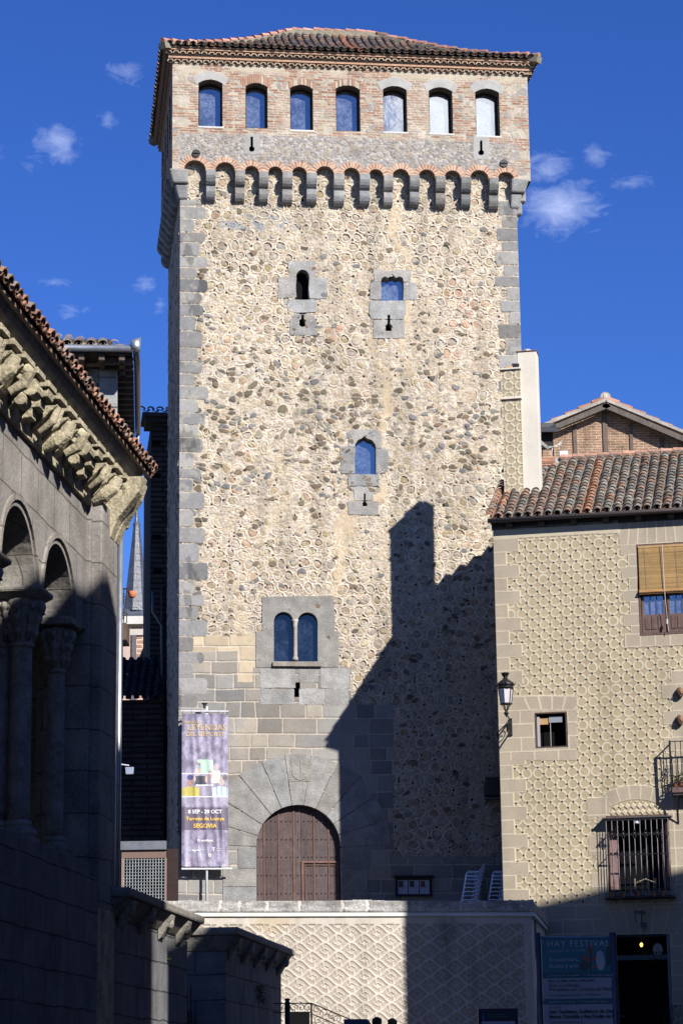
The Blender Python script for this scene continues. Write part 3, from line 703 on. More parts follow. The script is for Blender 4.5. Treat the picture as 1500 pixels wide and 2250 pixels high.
# the top windows
for i, (x0, x1, z0, z1) in enumerate(winr):
    m = (x0+x1)/2; w = (x1-x0)/2; rise = .12
    out = [(x0, z0), (x1, z0)]+[(m+w*t, z1-rise*t*t) for t in [1-k/5 for k in range(11)]]
    inn = [(x0+.045, z0+.05), (x1-.045, z0+.05)]+[(m+(w-.045)*t, z1-.06-rise*t*t) for t in [1-k/5 for k in range(11)]]
    n = len(out); mb = MB()
    mb.add([(x, -EV-.012, z) for x, z in out]+[(x, .16, z) for x, z in out], [(k, n+k, n+(k+1) % n, (k+1) % n) for k in range(n)], (.22, .18, .15))
    mb.build('window_reveal', M['relief'], tower)
    mb = MB(); mb.prism(out, .08, .14, holes=[inn], c=(.035, .025, .02))
    fr = mb.build('window_frame', M['wood'], tower, label=None)
    mb = MB(); t = .008*(i-3)
    mb.add([(x0, .105-t*.3, z0), (x1, .105+t*.3, z0), (x1, .105+t*.3, z1), (x0, .105-t*.3, z1)], [(0, 1, 2, 3)], (1, 1, 1))
    mb.build('window_pane', M['glass'], tower, parent=fr)
for yc in (1.1, 2.6, 4.1, 5.6):
    mb = MB(); mb.box(BX0+.1, BX0+.12, yc-.27, yc+.27, winr[0][2], winr[0][3], (1, 1, 1)); mb.build('side_window_pane', M['glass'], tower)
# round iron anchor plates
for (px, py) in ((431, 337), (1106, 359)):
    x, z = TW.uv(px, py, -EV-.03); mb = MB()
    mb.prism([(x+.125*math.cos(a), z+.125*math.sin(a)) for a in [k*math.pi/10 for k in range(20)]], -EV-.06, -EV-.0, c=(1, 1, 1))
    mb.bar((x-.11, -EV-.07, z), (x+.11, -EV-.07, z), .03); mb.ball((x, -EV-.07, z), .03)
    mb.build('anchor_plate', M['iron'], tower, bevel=.012)
# cornice of tile ends in two rows and the tiled hip roof ------------------
ze = ZT; TC = [(.58, .44, .32), (.62, .50, .37), (.50, .34, .25), (.54, .38, .28), (.60, .48, .38)]
mb = MB()
def scallop_row(mb, p0, p1, z, h, inw, outw, pit):
    p0 = Vector(p0); p1 = Vector(p1); d = (p1-p0); L = d.length; d.normalize(); nrm = Vector((d.y, -d.x, 0))
    n = int(L/pit)
    for k in range(n+1):
        c = p0+d*(k*pit+random.uniform(-.01, .01)); cc = random.choice(TC); cc = jc(cc, .15); r = pit*.47
        a = arcpts(0, 0, r, h*.9, math.pi, 0, 6); zj = random.uniform(-.01, .01)
        ai = arcpts(0, 0, r*.66, h*.58, math.pi, 0, 6)
        for (arc, oo, col_) in ((a, outw, cc),):
            vs = [c+d*x+nrm*oo+Vector((0, 0, z+zz+zj)) for x, zz in arc]+[c+d*x+nrm*inw+Vector((0, 0, z+zz+zj)) for x, zz in arc]
            vi = [c+d*x+nrm*oo+Vector((0, 0, z+zz+zj)) for x, zz in ai]+[c+d*x+nrm*(oo-.10)+Vector((0, 0, z+zz+zj)) for x, zz in ai]
            n_ = 7
            mb.add(vs, [(i, i+1, n_+i+1, n_+i) for i in range(6)], cc)
            mb.add([vs[i] for i in range(7)]+[vi[i] for i in range(7)], [(i, i+7, i+8, i+1) for i in range(6)], tuple(v*.7 for v in cc))
            mb.add([vi[i] for i in range(7)]+[vi[i+7] for i in range(7)], [(i, i+7, i+8, i+1) for i in range(6)], (.3, .2, .15))
            mb.add([vi[i+7] for i in range(7)], [(6, 5, 4, 3, 2, 1, 0)], tuple(v*1.05 for v in (.62, .52, .40)))
for lev, (z0, o) in enumerate(((ze-.03, .10), (ze+.20, .20))):
    x0, x1 = BX0, BX1
    for (a, b) in (((x0-o*.6, -EV, 0), (x1+o*.6, -EV, 0)), ((x0, TWD+.2, 0), (x0, -EV, 0)), ((x1, -EV, 0), (x1, TWD+.2, 0))):
        scallop_row(mb, a, b, z0, .115, -.1, o, .215)
    mb.box(x0-o-.03, x1+o+.03, -EV-o-.03, TWD+.2+o, z0+.11, z0+.17, (.48, .30, .21))
    mb.box(x0-o*.6, x1+o*.6, -EV-o*.5+.02, TWD+.2+o*.6, z0-.02, z0+.112, (.55, .43, .32))
mb.box(BX0-.26, BX1+.26, -EV-.26, TWD+.46, ze+.372, ze+.41, (.45, .30, .21))
mb.build('cornice', M['tile'], tower)
ze = ze+.42; OV = .33
ex0, ex1, ey0, ey1 = BX0-OV, BX1+OV, -EV-OV, TWD+.2+OV
rp0 = at(640, 70, 71.6); rp1 = at(828, 76, 71.9)
q0 = TW.loc(rp0); q1 = TW.loc(rp1); ry = (ey0+ey1)/2; rz = TW.Z(735, 71, ry); rx0, rx1 = TW.X(642, 70, ry), TW.X(828, 76, ry)
HR = rz-ze-.09
mb = MB()
def roofpt(x, y):
    """height of the hipped roof, slightly hollow towards the eaves"""
    t = min(1, max(0, min((y-ey0)/(ry-ey0), (ey1-y)/(ey1-ry), (x-ex0)/(rx0-ex0), (ex1-x)/(ex1-rx1))))
    return ze+HR*(.84*t+.16*t*t)
base = [(ex0+.05, ey0+.05), (ex1-.05, ey0+.05), (ex1-.05, ey1-.05), (ex0+.05, ey1-.05)]
mb.add([(x, y, ze-.03) for x, y in base]+[(rx0, ry, ze+HR-.42), (rx1, ry, ze+HR-.42)], [(3, 2, 1, 0), (0, 1, 5, 4), (1, 2, 5), (2, 3, 4, 5), (3, 0, 4)], (.30, .26, .18))
mb.build('roof_deck', M['relief'], tower)
def tpal(a, b):
    g = random.random(); c = (.16, .14, .135) if g < .45 else ((.24, .175, .145) if g < .75 else ((.11, .105, .11) if g < .88 else (.34, .19, .13)))
    if abs(a-5.9) < .13: c = (.40, .20, .13)
    return jc(c, .22)
def hipkeep(L, h0, h1, dep):
    return lambda a, b: (a > h0*(b/dep)+.05) and (a < L-h1*(b/dep)-.05)
sf = Vector((0, ry-ey0, HR)); Lf = ex1-ex0
tiles(tower, 'roof_tiles', (ex0, ey0, ze), (1, 0, 0), sf, Lf, sf.length, .235, .30, tpal, hipkeep(Lf, rx0-ex0, ex1-rx1, sf.length), sag=.2)
sl_ = Vector((rx0-ex0, 0, HR)); Ls = ey1-ey0
tiles(tower, 'roof_tiles', (ex0, ey1, ze), (0, -1, 0), sl_, Ls, sl_.length, .3, .5, tpal, hipkeep(Ls, ry-ey0, ry-ey0, sl_.length), sag=.2)
sr = Vector((-(ex1-rx1), 0, HR)); tiles(tower, 'roof_tiles', (ex1, ey0, ze), (0, 1, 0), sr, Ls, sr.length, .3, .5, tpal, hipkeep(Ls, ry-ey0, ry-ey0, sr.length), sag=.2)
mb = MB()     # ridge and hip caps bedded in mortar
def caps(a, b, sag=0.0):
    a = Vector(a); b = Vector(b)
    if sag:
        q = [a+(b-a)*t-Vector((0, 0, sag*4*t*(1-t))) for t in [k/8 for k in range(9)]]
        for k in range(8): caps(q[k], q[k+1])
        return
    L = (b-a).length; n = max(1, int(L/.33)); d = (b-a).normalized()
    mb.bar(a+Vector((0, 0, -.05)), b+Vector((0, 0, -.05)), .26, .20, (.27, .25, .19))
    for k in range(n):
        p = a+(b-a)*(k/n); c = jc(random.choice([(.50, .24, .19), (.44, .22, .17), (.56, .32, .27), (.38, .22, .17)]), .2); p = p+Vector((0, 0, random.uniform(-.02, .02)))
        mb.tube([p+Vector((0, 0, .105)), p+d*.36+Vector((0, 0, .075))], [.095, .078], 8, c)
R0 = (rx0, ry, ze+HR+.03); R1 = (rx1, ry, ze+HR+.03)
caps(R0, R1)
for c_, r_ in (((ex0, ey0, ze), R0), ((ex1, ey0, ze), R1), ((ex1, ey1, ze), R1), ((ex0, ey1, ze), R0)): caps(c_, r_, .2)
mb.build('ridge_tiles', M['tile'], tower)

# dressed stone surrounds --------------------------------------------------
def blk(mb, px0, px1, py0, py1, y0=-.035, y1=.25, c=None, f=TW, hole=None, jit=1.2):
    p = [(px0, py1), (px1, py1), (px1, py0), (px0, py0)]
    o = []
    for k in range(4):
        a = p[k]; b = p[(k+1) % 4]
        for t in (0.03, .5, .97):
            o.append((a[0]+(b[0]-a[0])*t+random.uniform(-jit, jit), a[1]+(b[1]-a[1])*t+random.uniform(-jit, jit)))
    mb.prism([f.uv(x, y) for x, y in o], y0, y1, c=c or GR(.08))
def poly(mb, pts, y0, y1, c, holes=(), f=TW): mb.prism([f.uv(x, y) for x, y in pts], y0, y1, holes=[[f.uv(x, y) for x, y in h] for h in holes], c=c)
def slit(cx, t, b, w, r, cy):
    n = 10; a0 = math.asin(w/2/r)
    return [(cx-w/2, t), (cx+w/2, t)]+[(cx+r*math.sin(a), cy-r*math.cos(a)) for a in [a0+(2*math.pi-2*a0)*k/n for k in range(n+1)]]
SC = lambda: GR(.05)
# pointed loop window, upper left
mb = MB()
arch = [(650, 610)]+[(664.5-14.5*math.cos(t), 610-17*math.sin(t)) for t in [k*math.pi/8 for k in range(1, 8)]]+[(679, 610)]
poly(mb, [(632, 575), (690, 574), (693, 607), (690, 610)]+arch[::-1][0:]+[(640, 610), (634, 603)], -.035, .3, SC())
blk(mb, 611, 650.5, 610, 655, y1=.3); blk(mb, 678.5, 717, 610, 656, y1=.3); blk(mb, 632, 694, 659, 687, y1=.1)
poly(mb, [(637, 737), (697, 737), (696, 712), (688, 692), (645, 691), (637, 705)], -.035, .3, SC(), holes=[slit(664.5, 692.5, 0, 6, 9, 710)])
tower_sur = mb.build('window_surround', M['granite'], tower, bevel=.012, seg=1)
mb = MB(); x0, x1, z0, z1 = TW.rect(648, 681, 590, 737); mb.box(x0, x1, .29, .31, z0, z1, (1, 1, 1)); mb.build('dark_opening', M['dark'], tower)
# square window with an ogee head, upper right
mb = MB()
head = [(836.5, 620), (838, 612), (845, 608), (853, 611), (861, 602), (869, 611), (877, 608), (884, 611), (886, 620)]
poly(mb, [(820, 593), (861, 596), (903, 594), (901, 620)]+head[::-1]+[(822, 620)], -.035, .3, SC())
blk(mb, 813, 836.5, 619, 658, y1=.3); blk(mb, 886, 915, 622, 660, y1=.3)
poly(mb, [(812, 662), (891, 661), (890, 690), (886, 702), (856.5, 702), (856.5, 692.5), (850.5, 692.5), (850.5, 702), (815, 701), (811, 690)], -.035, .3, SC())
poly(mb, [(819, 744), (888, 743), (888, 704), (856.5, 704), (856.5, 715)]+slit(853.5, 715, 0, 6, 9, 721)[2:]+[(850.5, 715), (850.5, 704), (820, 704)], -.035, .3, SC())
sur = mb.build('window_surround', M['granite'], tower, bevel=.01, seg=1)
# ogee window in the middle
mb = MB()
head = [(779, 985), (780, 976), (786, 967), (794, 964), (800, 958), (806, 964), (817, 968), (824, 977), (825.5, 985)]
poly(mb, [(767, 946), (800, 943), (833, 947), (840, 960), (838, 985)]+head[::-1]+[(765, 983)], -.035, .3, SC())
blk(mb, 748, 779, 982, 1041, y1=.3); poly(mb, [(825, 986), (846, 987), (853, 994), (851, 1036), (846, 1040), (825.5, 1041)], -.035, .3, SC())
blk(mb, 765, 832, 1043, 1068, y1=.1); 
poly(mb, [(776, 1070), (820, 1070), (819, 1100), (802.5, 1100), (802.5, 1085), (798.5, 1085), (798.5, 1100), (778, 1100)], -.035, .3, SC())
poly(mb, [(765, 1131), (830, 1132), (831, 1102), (802.5, 1102), (802.5, 1104)]+slit(800.5, 1104, 0, 4, 6, 1109)[2:]+[(798.5, 1104), (798.5, 1102), (763, 1102)], -.035, .3, SC())
mb.build('window_surround', M['granite'], tower, bevel=.01, seg=1)
for (a, b, t, bo) in ((836, 887, 600, 661), (779, 826, 957, 1042)):
    x0, x1, z0, z1 = TW.rect(a, b, t, bo); mb = MB()
    mb.add([(x0-.02, .24, z0), (x1+.02, .20, z0), (x1+.02, .20, z1), (x0-.02, .24, z1)], [(0, 1, 2, 3)])
    mb.build('window_pane', M['glass'], tower)
for (a, b, t, bo) in ((845, 862, 690, 733), (794, 808, 1083, 1118), (643, 661, 1498, 1534)):
    x0, x1, z0, z1 = TW.rect(a, b, t, bo); mb = MB(); mb.box(x0-.1, x1+.1, .22, .24, z0-.05, z1+.05); mb.build('dark_opening', M['dark'], tower)
# twin arched window
mb = MB()
def ar(cx, rx, zt, zb, rz):
    return [(cx-rx, zb), (cx-rx, zt+rz)]+[(cx-rx*math.cos(t), zt+rz-rz*math.sin(t)) for t in [k*math.pi/12 for k in range(1, 12)]]+[(cx+rx, zt+rz), (cx+rx, zb)]
poly(mb, [(576, 1312), (622, 1311), (732, 1310), (735, 1362), (735, 1387), (744, 1388), (744, 1466), (562, 1467), (562, 1388), (576, 1386)], -.04, .26, (.275, .265, .25), holes=[ar(622.6, 21.2, 1345, 1454, 21)[::-1], ar(675.2, 22.2, 1346, 1454, 22)[::-1]])
for (a, b, t, bo) in ((572, 648.5, 1469, 1512), (655.5, 700, 1469, 1499), (704, 768, 1469, 1513), (572, 647, 1514, 1548), (656.5, 712, 1514, 1548), (714, 766, 1514, 1550)): blk(mb, a, b, t, bo, y0=-.03, y1=.02)
tw = mb.build('twin_window_surround', M['granite'], tower, bevel=.008)
mb = MB(); x0, x1, z0, z1 = TW.rect(598, 706, 1455, 1466); mb.box(x0, x1, -.12, .1, z0, z1, (.30, .27, .24)); mb.build('window_sill', M['granite'], tower, bevel=.015)
x, z = TW.uv(648.5, 1452); zt = TW.Z(648.5, 1366)
mb = MB(); mb.lathe(x, -.035, [(.085, z), (.09, z+.06), (.07, z+.1), (.058, z+.14), (.055, zt-.16), (.07, zt-.13), (.065, zt-.11), (.085, zt), (.10, zt+.05)], 12, (.44, .41, .37)); mb.build('colonnette', M['granite'], tower, smooth=True)
for (a, b) in ((601, 642), (655, 698)):
    x0, x1, z0, z1 = TW.rect(a, b, 1344, 1455); mb = MB(); mb.add([(x0-.02, .19, z0), (x1+.02, .16, z0), (x1+.02, .16, z1), (x0-.02, .19, z1)], [(0, 1, 2, 3)]); mb.build('window_pane', M['darkglass'], tower)
# portal: fan of long voussoirs, shield, studded plank door
dcx, dcz = TW.uv(655.5, 1862); dr = TW.X(748, 1862)-dcx; Ro = TW.X(860, 1862)-dcx
mb = MB(); nv = 11; ang = [0.02]+[math.pi*(k/nv)+random.uniform(-.02, .02) for k in range(1, nv)]+[math.pi-.02]
for k in range(nv):
    a0, a1 = ang[k]+.008, ang[k+1]-.008; ro = Ro*random.uniform(.985, 1.0)
    o = arcpts(dcx, dcz, dr, dr, a0, a1, 5)+arcpts(dcx, dcz, ro, ro, a1-.004, a0+.004, 6)
    mb.prism(o, -.042, .24, c=GR(-.06))
for s_ in (-1, 1):
    z = dcz-.01
    for j in range(5):
        h_ = random.uniform(.5, .62); w_ = random.uniform(.5, .95); z0 = max(z-h_, FLOOR)
        x0, x1 = (dcx+dr, dcx+dr+w_) if s_ > 0 else (dcx-dr-w_, dcx-dr)
        mb.box(x0, x1, -.042, .24, z0+.012, z, GR(-.08)); z = z0
        if z <= FLOOR: break
mb.build('portal_arch', M['granite'], tower, bevel=.012, seg=1)
mb = MB(); x0, x1, z0, z1 = TW.rect(636, 682, 1661, 1717); m = (x0+x1)/2
mb.box(x0, x1, -.052, -.03, z0, z1, (.29, .28, .26)); mb.build('shield_panel', M['granite'], tower)
mb = MB(); w_ = (x1-x0)/2-.05; o = [(m-w_, z1-.05), (m-w_*.3, z1-.08), (m, z1-.04), (m+w_*.3, z1-.08), (m+w_, z1-.05), (m+w_, z0+.3)]+arcpts(m, z0+.3, w_, .27, 0, -math.pi, 8)+[(m-w_, z0+.3)]
mb.prism(o, -.068, -.05, c=(.30, .29, .27))
mb.tube([(m, -.07, z0+.1), (m+.02, -.072, z0+.35), (m, -.07, z1-.14)], .014, 6, (.31, .3, .28))
for dx in (-.11, .11): mb.ball((m+dx, -.066, z0+.24), (.04, .012, .06), c=(.31, .30, .28)); mb.ball((m+dx*.9, -.066, z1-.22), (.045, .012, .03), c=(.31, .30, .28))
mb.build('shield', M['granite'], tower, bevel=.01)
WD = lambda: jc((.10, .074, .076), .22)
door = MB(); xl, xr = dcx-dr, dcx+dr
splits = [TW.X(p, 1900) for p in (563, 580, 584, 612, 616, 645, 650, 663, 690, 694, 722, 726, 748)]
def ztop(x): return dcz+math.sqrt(max(0, dr*dr-(x-dcx)**2))
for k in range(len(splits)-1):
    a, b = splits[k], splits[k+1]; rail = (b-a) < .1
    y0 = .165 if rail else .19
    a2, b2 = a+.004, b-.004
    n = 4; pts = [(a2, FLOOR), (b2, FLOOR)]+[(b2+(a2-b2)*t/n, ztop(min(max(b2+(a2-b2)*t/n, xl+.02), xr-.02))) for t in range(n+1)]
    door.prism(pts, y0, .26, c=(.17, .10, .085) if rail else WD())
dobj = door.build('door', M['wood'], tower, bevel=.006, label=None)
mb = MB()      # wicket frame and nails
wx0, wx1, wz1 = TW.X(666, 1900), TW.X(742, 1900), TW.Z(700, 1893)
for (a, b, z0, z1) in ((wx0-.03, wx0+.03, FLOOR, wz1), (wx0-.03, wx1+.04, wz1-.03, wz1+.03), (wx1-.0, wx1+.045, FLOOR, wz1)): mb.box(a, b, .148, .2, z0, z1, (.22, .12, .10))
mb.box(wx0+.06, wx0+.08, .155, .2, FLOOR, wz1-.08, (.20, .11, .09)); mb.box(wx0+.06, wx1-.02, .155, .2, wz1-.1, wz1-.08, (.20, .11, .09))
mb.build('wicket', M['wood'], tower, parent=dobj, bevel=.005)
stud0 = None
for py in (1803, 1843, 1882, 1922, 1962):
    z = TW.Z(655, py)
    for px in (568, 576, 588, 597, 607, 620, 630, 640, 656, 669, 679, 686, 698, 708, 717, 730, 737):
        x = TW.X(px, py)
        if z >= ztop(min(max(x, xl+.02), xr-.02))-.1: continue
        if stud0 is None:
            mb = MB(); mb.ball((tower.b.x, tower.b.y, tower.b.z), .019, 6); stud0 = so_ = mb.build('door_stud', M['iron'], tower, parent=dobj)
        else: so_ = stud0.copy(); col.objects.link(so_); so_.parent = dobj
        so_.location = (x-tower.b.x, .175-tower.b.y, z-tower.b.z)
mb = MB(); mb.box(xl-.3, xr+.3, .27, .3, FLOOR, dcz+dr+.2); mb.build('door_backing', M['dark'], tower)
# ============================================================ sgraffito house on the right
random.seed(11)
house = Thing('plastered_house', HS, (0, 0, 0), 'cream plastered house covered in a ring pattern with tiled roof, right of the tower', 'house')
TAN = np.array((.415, .345, .24)); CRM = np.array((.60, .53, .405)); BLK = np.array((.425, .365, .285))
HT = HS.Z(1150, 1160)
def pr4(px, py, x0, x1, y0, y1): return (px > x0) & (px < x1) & (py > y0) & (py < y1)
hwin = {'blind': (1401, 1520, 1194, 1394), 'small': (1174.5, 1245, 1565, 1643), 'grille': (1334, 1468, 1792, 1958), 'ground': (1352, 1474, 2054, 2290), 'balcony': (1516, 1590, 1480, 1760)}
ARC = (1404, 1880)
def house_skin(X, Z):
    px, py = HS.pix(X, 0*X, Z)
    n1 = fbm(X*4, Z*4, 201); n2 = fbm(X*25, Z*25, 202, 3); n3 = fbm(X*.8, Z*.8, 203)
    p, q = .2995, .3015
    x0 = HS.X(1184, 1400); z0 = HS.Z(1184, 1410)
    wx = .014*(fbm(X*1.1, Z*1.1, 5)-.5)*2; wz = .014*(fbm(X*1.1+4, Z*1.1, 6)-.5)*2
    u = (X+wx-x0)/p; v = (Z+wz-z0)/q; iu = np.floor(u); iv = np.floor(v); fu = u-iu-.5; fv = v-iv-.5
    d = np.hypot(fu*p, fv*q); ro = .142+.004*hsh(iu, iv, 3); ri = ro-.047
    ring = sst(-.006, .006, d-ri)*sst(.006, -.006, d-ro)
    disc = sst(.004, -.004, d-ri)
    tone = (.90+.2*n3)*(.93+.14*n2)
    c = TAN*1.0+0*X[..., None]
    c = c*tone[..., None]; h = .004*n1
    c = mix(c, CRM*(.9+.16*n1)[..., None], ring); h = h+ring*.0075
    c = mix(c, np.array((.435, .365, .245))*tone[..., None], disc); h = h+disc*.002
    # slag chips where rings touch
    for (cu, cv, s_) in ((u-np.round(u), fv, 1), (fu, v-np.round(v), 2)):
        ku = np.round(u) if s_ == 1 else iu; kv = iv if s_ == 1 else np.round(v)
        r = hsh(ku, kv, 20+s_); ox = .012*(hsh(ku, kv, 30)-.5); oz = .012*(hsh(ku, kv, 31)-.5)
        dd = np.hypot((cu*p-ox)*(1+.5*(r-.5)), (cv*q-oz)*(1-.5*(r-.5)))+.010*(n2-.5)
        t = sst(.033, .024, dd)*(r > .06)
        c = mix(c, np.array((.02, .018, .016))+0*c, t); h = h+t*.014
    # flat imitation ashlar
    def flat(m, c, h, edge):
        """edge = distance (m) to the nearest joint"""
        t = sst(.012, .020, edge); bc = BLK*(.93+.14*n3)[..., None]*(.95+.1*n2)[..., None]
        cc = mix(CRM*.96+0*bc, bc, t); hh = (1-t)*.004+.014
        return np.where(m[..., None], cc, c), np.where(m, hh, h)
    s = 61/5450.
    # quoin along the left corner, alternately long and short
    lz = (Z-HS.Z(1100, 1185))/(-.356); row = np.floor(lz); fr = lz-row
    lng = np.where(np.mod(row, 2) == 0, .66, .325)+.015*(hsh(row, row*0, 4)-.5)
    m = (X < lng+.02) & (py > 1184); e = np.minimum(np.minimum(fr, 1-fr)*.356, np.minimum(lng-X, X+.04)); c, h = flat(m, c, h, np.maximum(e, 0))
    top = py < 1186-(px-1083)*.052; c = np.where(top[..., None], CRM*(.86+.1*n2)[..., None], c); h = np.where(top, .02, h)
    def rows(m, hgt, wid, zref, stag=.5, c=None, h=None):
        lz = (Z-zref)/hgt; r = np.floor(lz); fz = lz-r; lx = X/wid+stag*np.mod(r, 2)+.2*hsh(r, r*0, 8); k = np.floor(lx); fx = lx-k
        e = np.minimum(np.minimum(fz, 1-fz)*hgt, np.minimum(fx, 1-fx)*wid); return flat(m, c, h, e)
    # around the small window
    a, b, t_, bo = hwin['small']
    m = pr4(px, py, 1080, 1267, 1528, 1671); c, h = rows(m, .36, .62, HS.Z(1200, 1529), .45, c, h)
    cx, cz = HS.uv(1210, 1665); th_ = np.arctan2(Z-cz, X-cx); fa = th_*9/math.pi*1.6; fa = fa-np.floor(fa)
    m = pr4(px, py, 1150, 1262, 1530, 1561); e = np.minimum(np.minimum(fa, 1-fa)*.19, np.minimum(np.abs(py-1530), np.abs(py-1561))*s); c, h = flat(m, c, h, e)
    # around the blind window
    lz = (Z-HS.Z(1370, 1194))/(-.318); row = np.floor(lz); fr = lz-row
    wl = np.where(np.mod(row, 2) == 0, .42, .235); xb = HS.X(1401, 1300)
    m = (X > xb-wl) & (X < xb) & (py > 1190) & (py < 1424); e = np.minimum(np.minimum(fr, 1-fr)*.318, X-(xb-wl)); c, h = flat(m, c, h, e)
    m = (X > HS.X(1358, 1170)) & (py < 1197-(px-1401)*.06) & (py > 1130); fx = (X-HS.X(1358, 1170))/.245-.08*(py-1180)/15.*((px-1450)/60.); fx = fx-np.floor(fx)
    e = np.minimum(fx, 1-fx)*.245; c, h = flat(m, c, h, np.minimum(e, np.abs(py-(1197-(px-1401)*.06))*s))
    m = (X > xb-.42) & (py > 1393) & (py < 1423-(px-1366)*.045); fx = (X-xb)/.385; fx = fx-np.floor(fx); e = np.minimum(np.minimum(fx, 1-fx)*.385, np.minimum(np.abs(py-1394), np.abs(1423-(px-1366)*.045-py))*s); c, h = flat(m, c, h, e)
    fz = (Z-HS.Z(1480, 1475))/(-.345); row = np.floor(fz); fr = fz-row; wl = np.where(np.mod(row, 2) == 0, .05, .30); xb2 = HS.X(1484, 1600)
    m = (X > xb2-wl-.02) & (py > 1472) & (py < 1730); e = np.minimum(np.minimum(fr, 1-fr)*.345, X-(xb2-wl-.02)); c, h = flat(m, c, h, e)
    # arch and jambs of the grille window
    ax, az = HS.uv(1399, 1876); dd = np.hypot(X-ax, Z-az); ri_, ro_ = HS.Z(1399, 1757)-az, HS.Z(1399, 1725)-az
    th_ = np.arctan2(Z-az, X-ax); fa = th_/math.pi*17; fa = fa-np.floor(fa)
    inarc = (dd < ro_) & (Z > HS.Z(1399, 1800)) & (px > 1288)
    c = np.where(((dd < ri_) & inarc)[..., None], TAN*(.95+.1*n2)[..., None], c); h = np.where((dd < ri_) & inarc, .0, h)
    # quatrefoil tympanum
    qu = X/.155; qv = Z/.155; off = .5*np.mod(np.floor(qv), 2); fu2 = qu+off-np.floor(qu+off)-.5; fv2 = qv-np.floor(qv)-.5
    lob = np.minimum(np.minimum(np.hypot(fu2-.24, fv2), np.hypot(fu2+.24, fv2)), np.minimum(np.hypot(fu2, fv2-.24), np.hypot(fu2, fv2+.24)))
    tq = sst(.21, .17, lob)*((dd < ri_-.04) & inarc); c = mix(c, CRM+0*c, tq); h = h+tq*.022
    m = inarc & (dd > ri_); e = np.minimum(np.minimum(fa, 1-fa)*.3, np.minimum(dd-ri_, ro_-dd)); c, h = flat(m, c, h, e)
    m = pr4(px, py, 1288, 1338, 1752, 1796) | pr4(px, py, 1292, 1338, 1836, 1881) | pr4(px, py, 1298, 1338, 1918, 1962) | pr4(px, py, 1312, 1338, 1796, 1836) | pr4(px, py, 1314, 1338, 1880, 1920)
    m |= pr4(px, py, 1466, 1530, 1745, 2000); 
    c, h = rows(m, .455, .56, HS.Z(1300, 1753), .0, c, h)
    # plain imitation ashlar on the ground floor
    yb = 1990-(px-1165)*.045
    m = (py > yb) | pr4(px, py, 1315, 1520, 1962, 2100); c, h = rows(m, .36, .78, HS.Z(1250, 1990), .5, c, h)
    cx, cz = HS.uv(1412, 2210); th_ = np.arctan2(Z-cz, X-cx); fa = th_/math.pi*20; fa = fa-np.floor(fa)
    m = pr4(px, py, 1330, 1500, 1992, 2052); e = np.minimum(np.minimum(fa, 1-fa)*.36, np.minimum(np.abs(py-1992), np.abs(py-2052))*s); c, h = flat(m, c, h, e)
    # faint weather stains
    st = sst(.55, .8, fbm(X*1.2, Z*.35, 17))*.14; c = c*(1-st)[..., None]
    hole = np.zeros(X.shape, bool)
    for k, (a, b, t_, bo) in hwin.items():
        xa, xb_, za, zb_ = HS.rect(a, b, t_, bo); hole |= (X > xa) & (X < xb_) & (Z > za) & (Z < zb_)
    return h, c, hole
relief('front_facade', M['plaster'], house, house_skin, 0, 5.35, 2.6, HT+.05, .0135)
mb = MB(); HX1 = 9.0
mb.box(0, HX1, .004, .3, -.2, 2.62, (.45, .39, .3)); mb.box(5.34, HX1, -.0, .3, 2.6, HT+.05, (.50, .43, .33)); mb.box(0.0, .012, 0.0, 6.2, -.2, HT, (.55, .48, .38)); mb.box(HX1-.02, HX1, .3, 9, -.2, HT, (.5, .43, .33))
mb.build('side_walls', M['plaster'], house)
mb = MB(); mb.box(.5, HX1-.1, .62, 9, 0, HT-.3); mb.build('dark_interior', M['dark'], house)
# openings -----------------------------------------------------------------
WB = (.15, .095, .085)
def opening(k, dep=.22, cc=WB, name='window', th=.05):
    x0, x1, z0, z1 = HS.rect(*hwin[k]); mb = MB()
    o = [(x0, z0), (x1, z0), (x1, z1), (x0, z1)]; i = [(x0+th, z0+th), (x1-th, z0+th), (x1-th, z1-th), (x0+th, z1-th)]
    mb.prism(o, -.01, dep, holes=[i], c=cc); w = mb.build(name, M['wood'], house, bevel=.004)
    return w, x0, x1, z0, z1
w, x0, x1, z0, z1 = opening('small', .14, (.10, .065, .06), th=.035)
mb = MB(); mb.box(x0+.04, x1-.04, .30, .31, z0, z1); mb.build('dark_room', M['dark'], house, parent=w.parent)
mb = MB(); mb.box(x0+.06, x0+.34, .10, .13, z1-.30, z1-.13, (.48, .30, .14)); mb.build('rolled_blind', M['bamboo'], house, parent=w)
mb = MB(); mb.box(x0+.36, x1-.12, .08, .12, z1-.26, z1-.10, (.25, .28, .33)); mb.box(x0+.05, x0+.12, .06, .12, z0+.05, z1-.1, (.42, .40, .42)); mb.box(x0+.39, x0+.405, .08, .1, z0+.05, z1-.2, (.4, .38, .36)); mb.build('casement', M['paint'], house, parent=w)
w, x0, x1, z0, z1 = opening('blind', .2)
zb = HS.Z(1450, 1296); mb = MB(); xr = x1-.1
nsl = 46
for k in range(nsl):
    z = zb+(z1-.07-zb)*k/nsl; a = random.uniform(-.003, .003)
    mb.tube([(x0+.045, -.03-(1-k/nsl)*.04+a, z), (xr, -.03-(1-k/nsl)*.04-a, z+random.uniform(-.003, .003))], .013, 5, jc((.46, .30, .13), .16))
for k in range(3): mb.tube([(x0+.03, -.075-.03*(k == 1), zb-.02-.035*k), (xr+.03, -.075-.03*(k == 1), zb-.02-.035*k)], .032, 7, jc((.38, .22, .09), .08))
mb.box(x0+.04, xr, -.05, -.02, z1-.10, z1-.045, (.46, .29, .12))
mb.build('bamboo_blind', M['bamboo'], house, parent=w)
mb = MB()
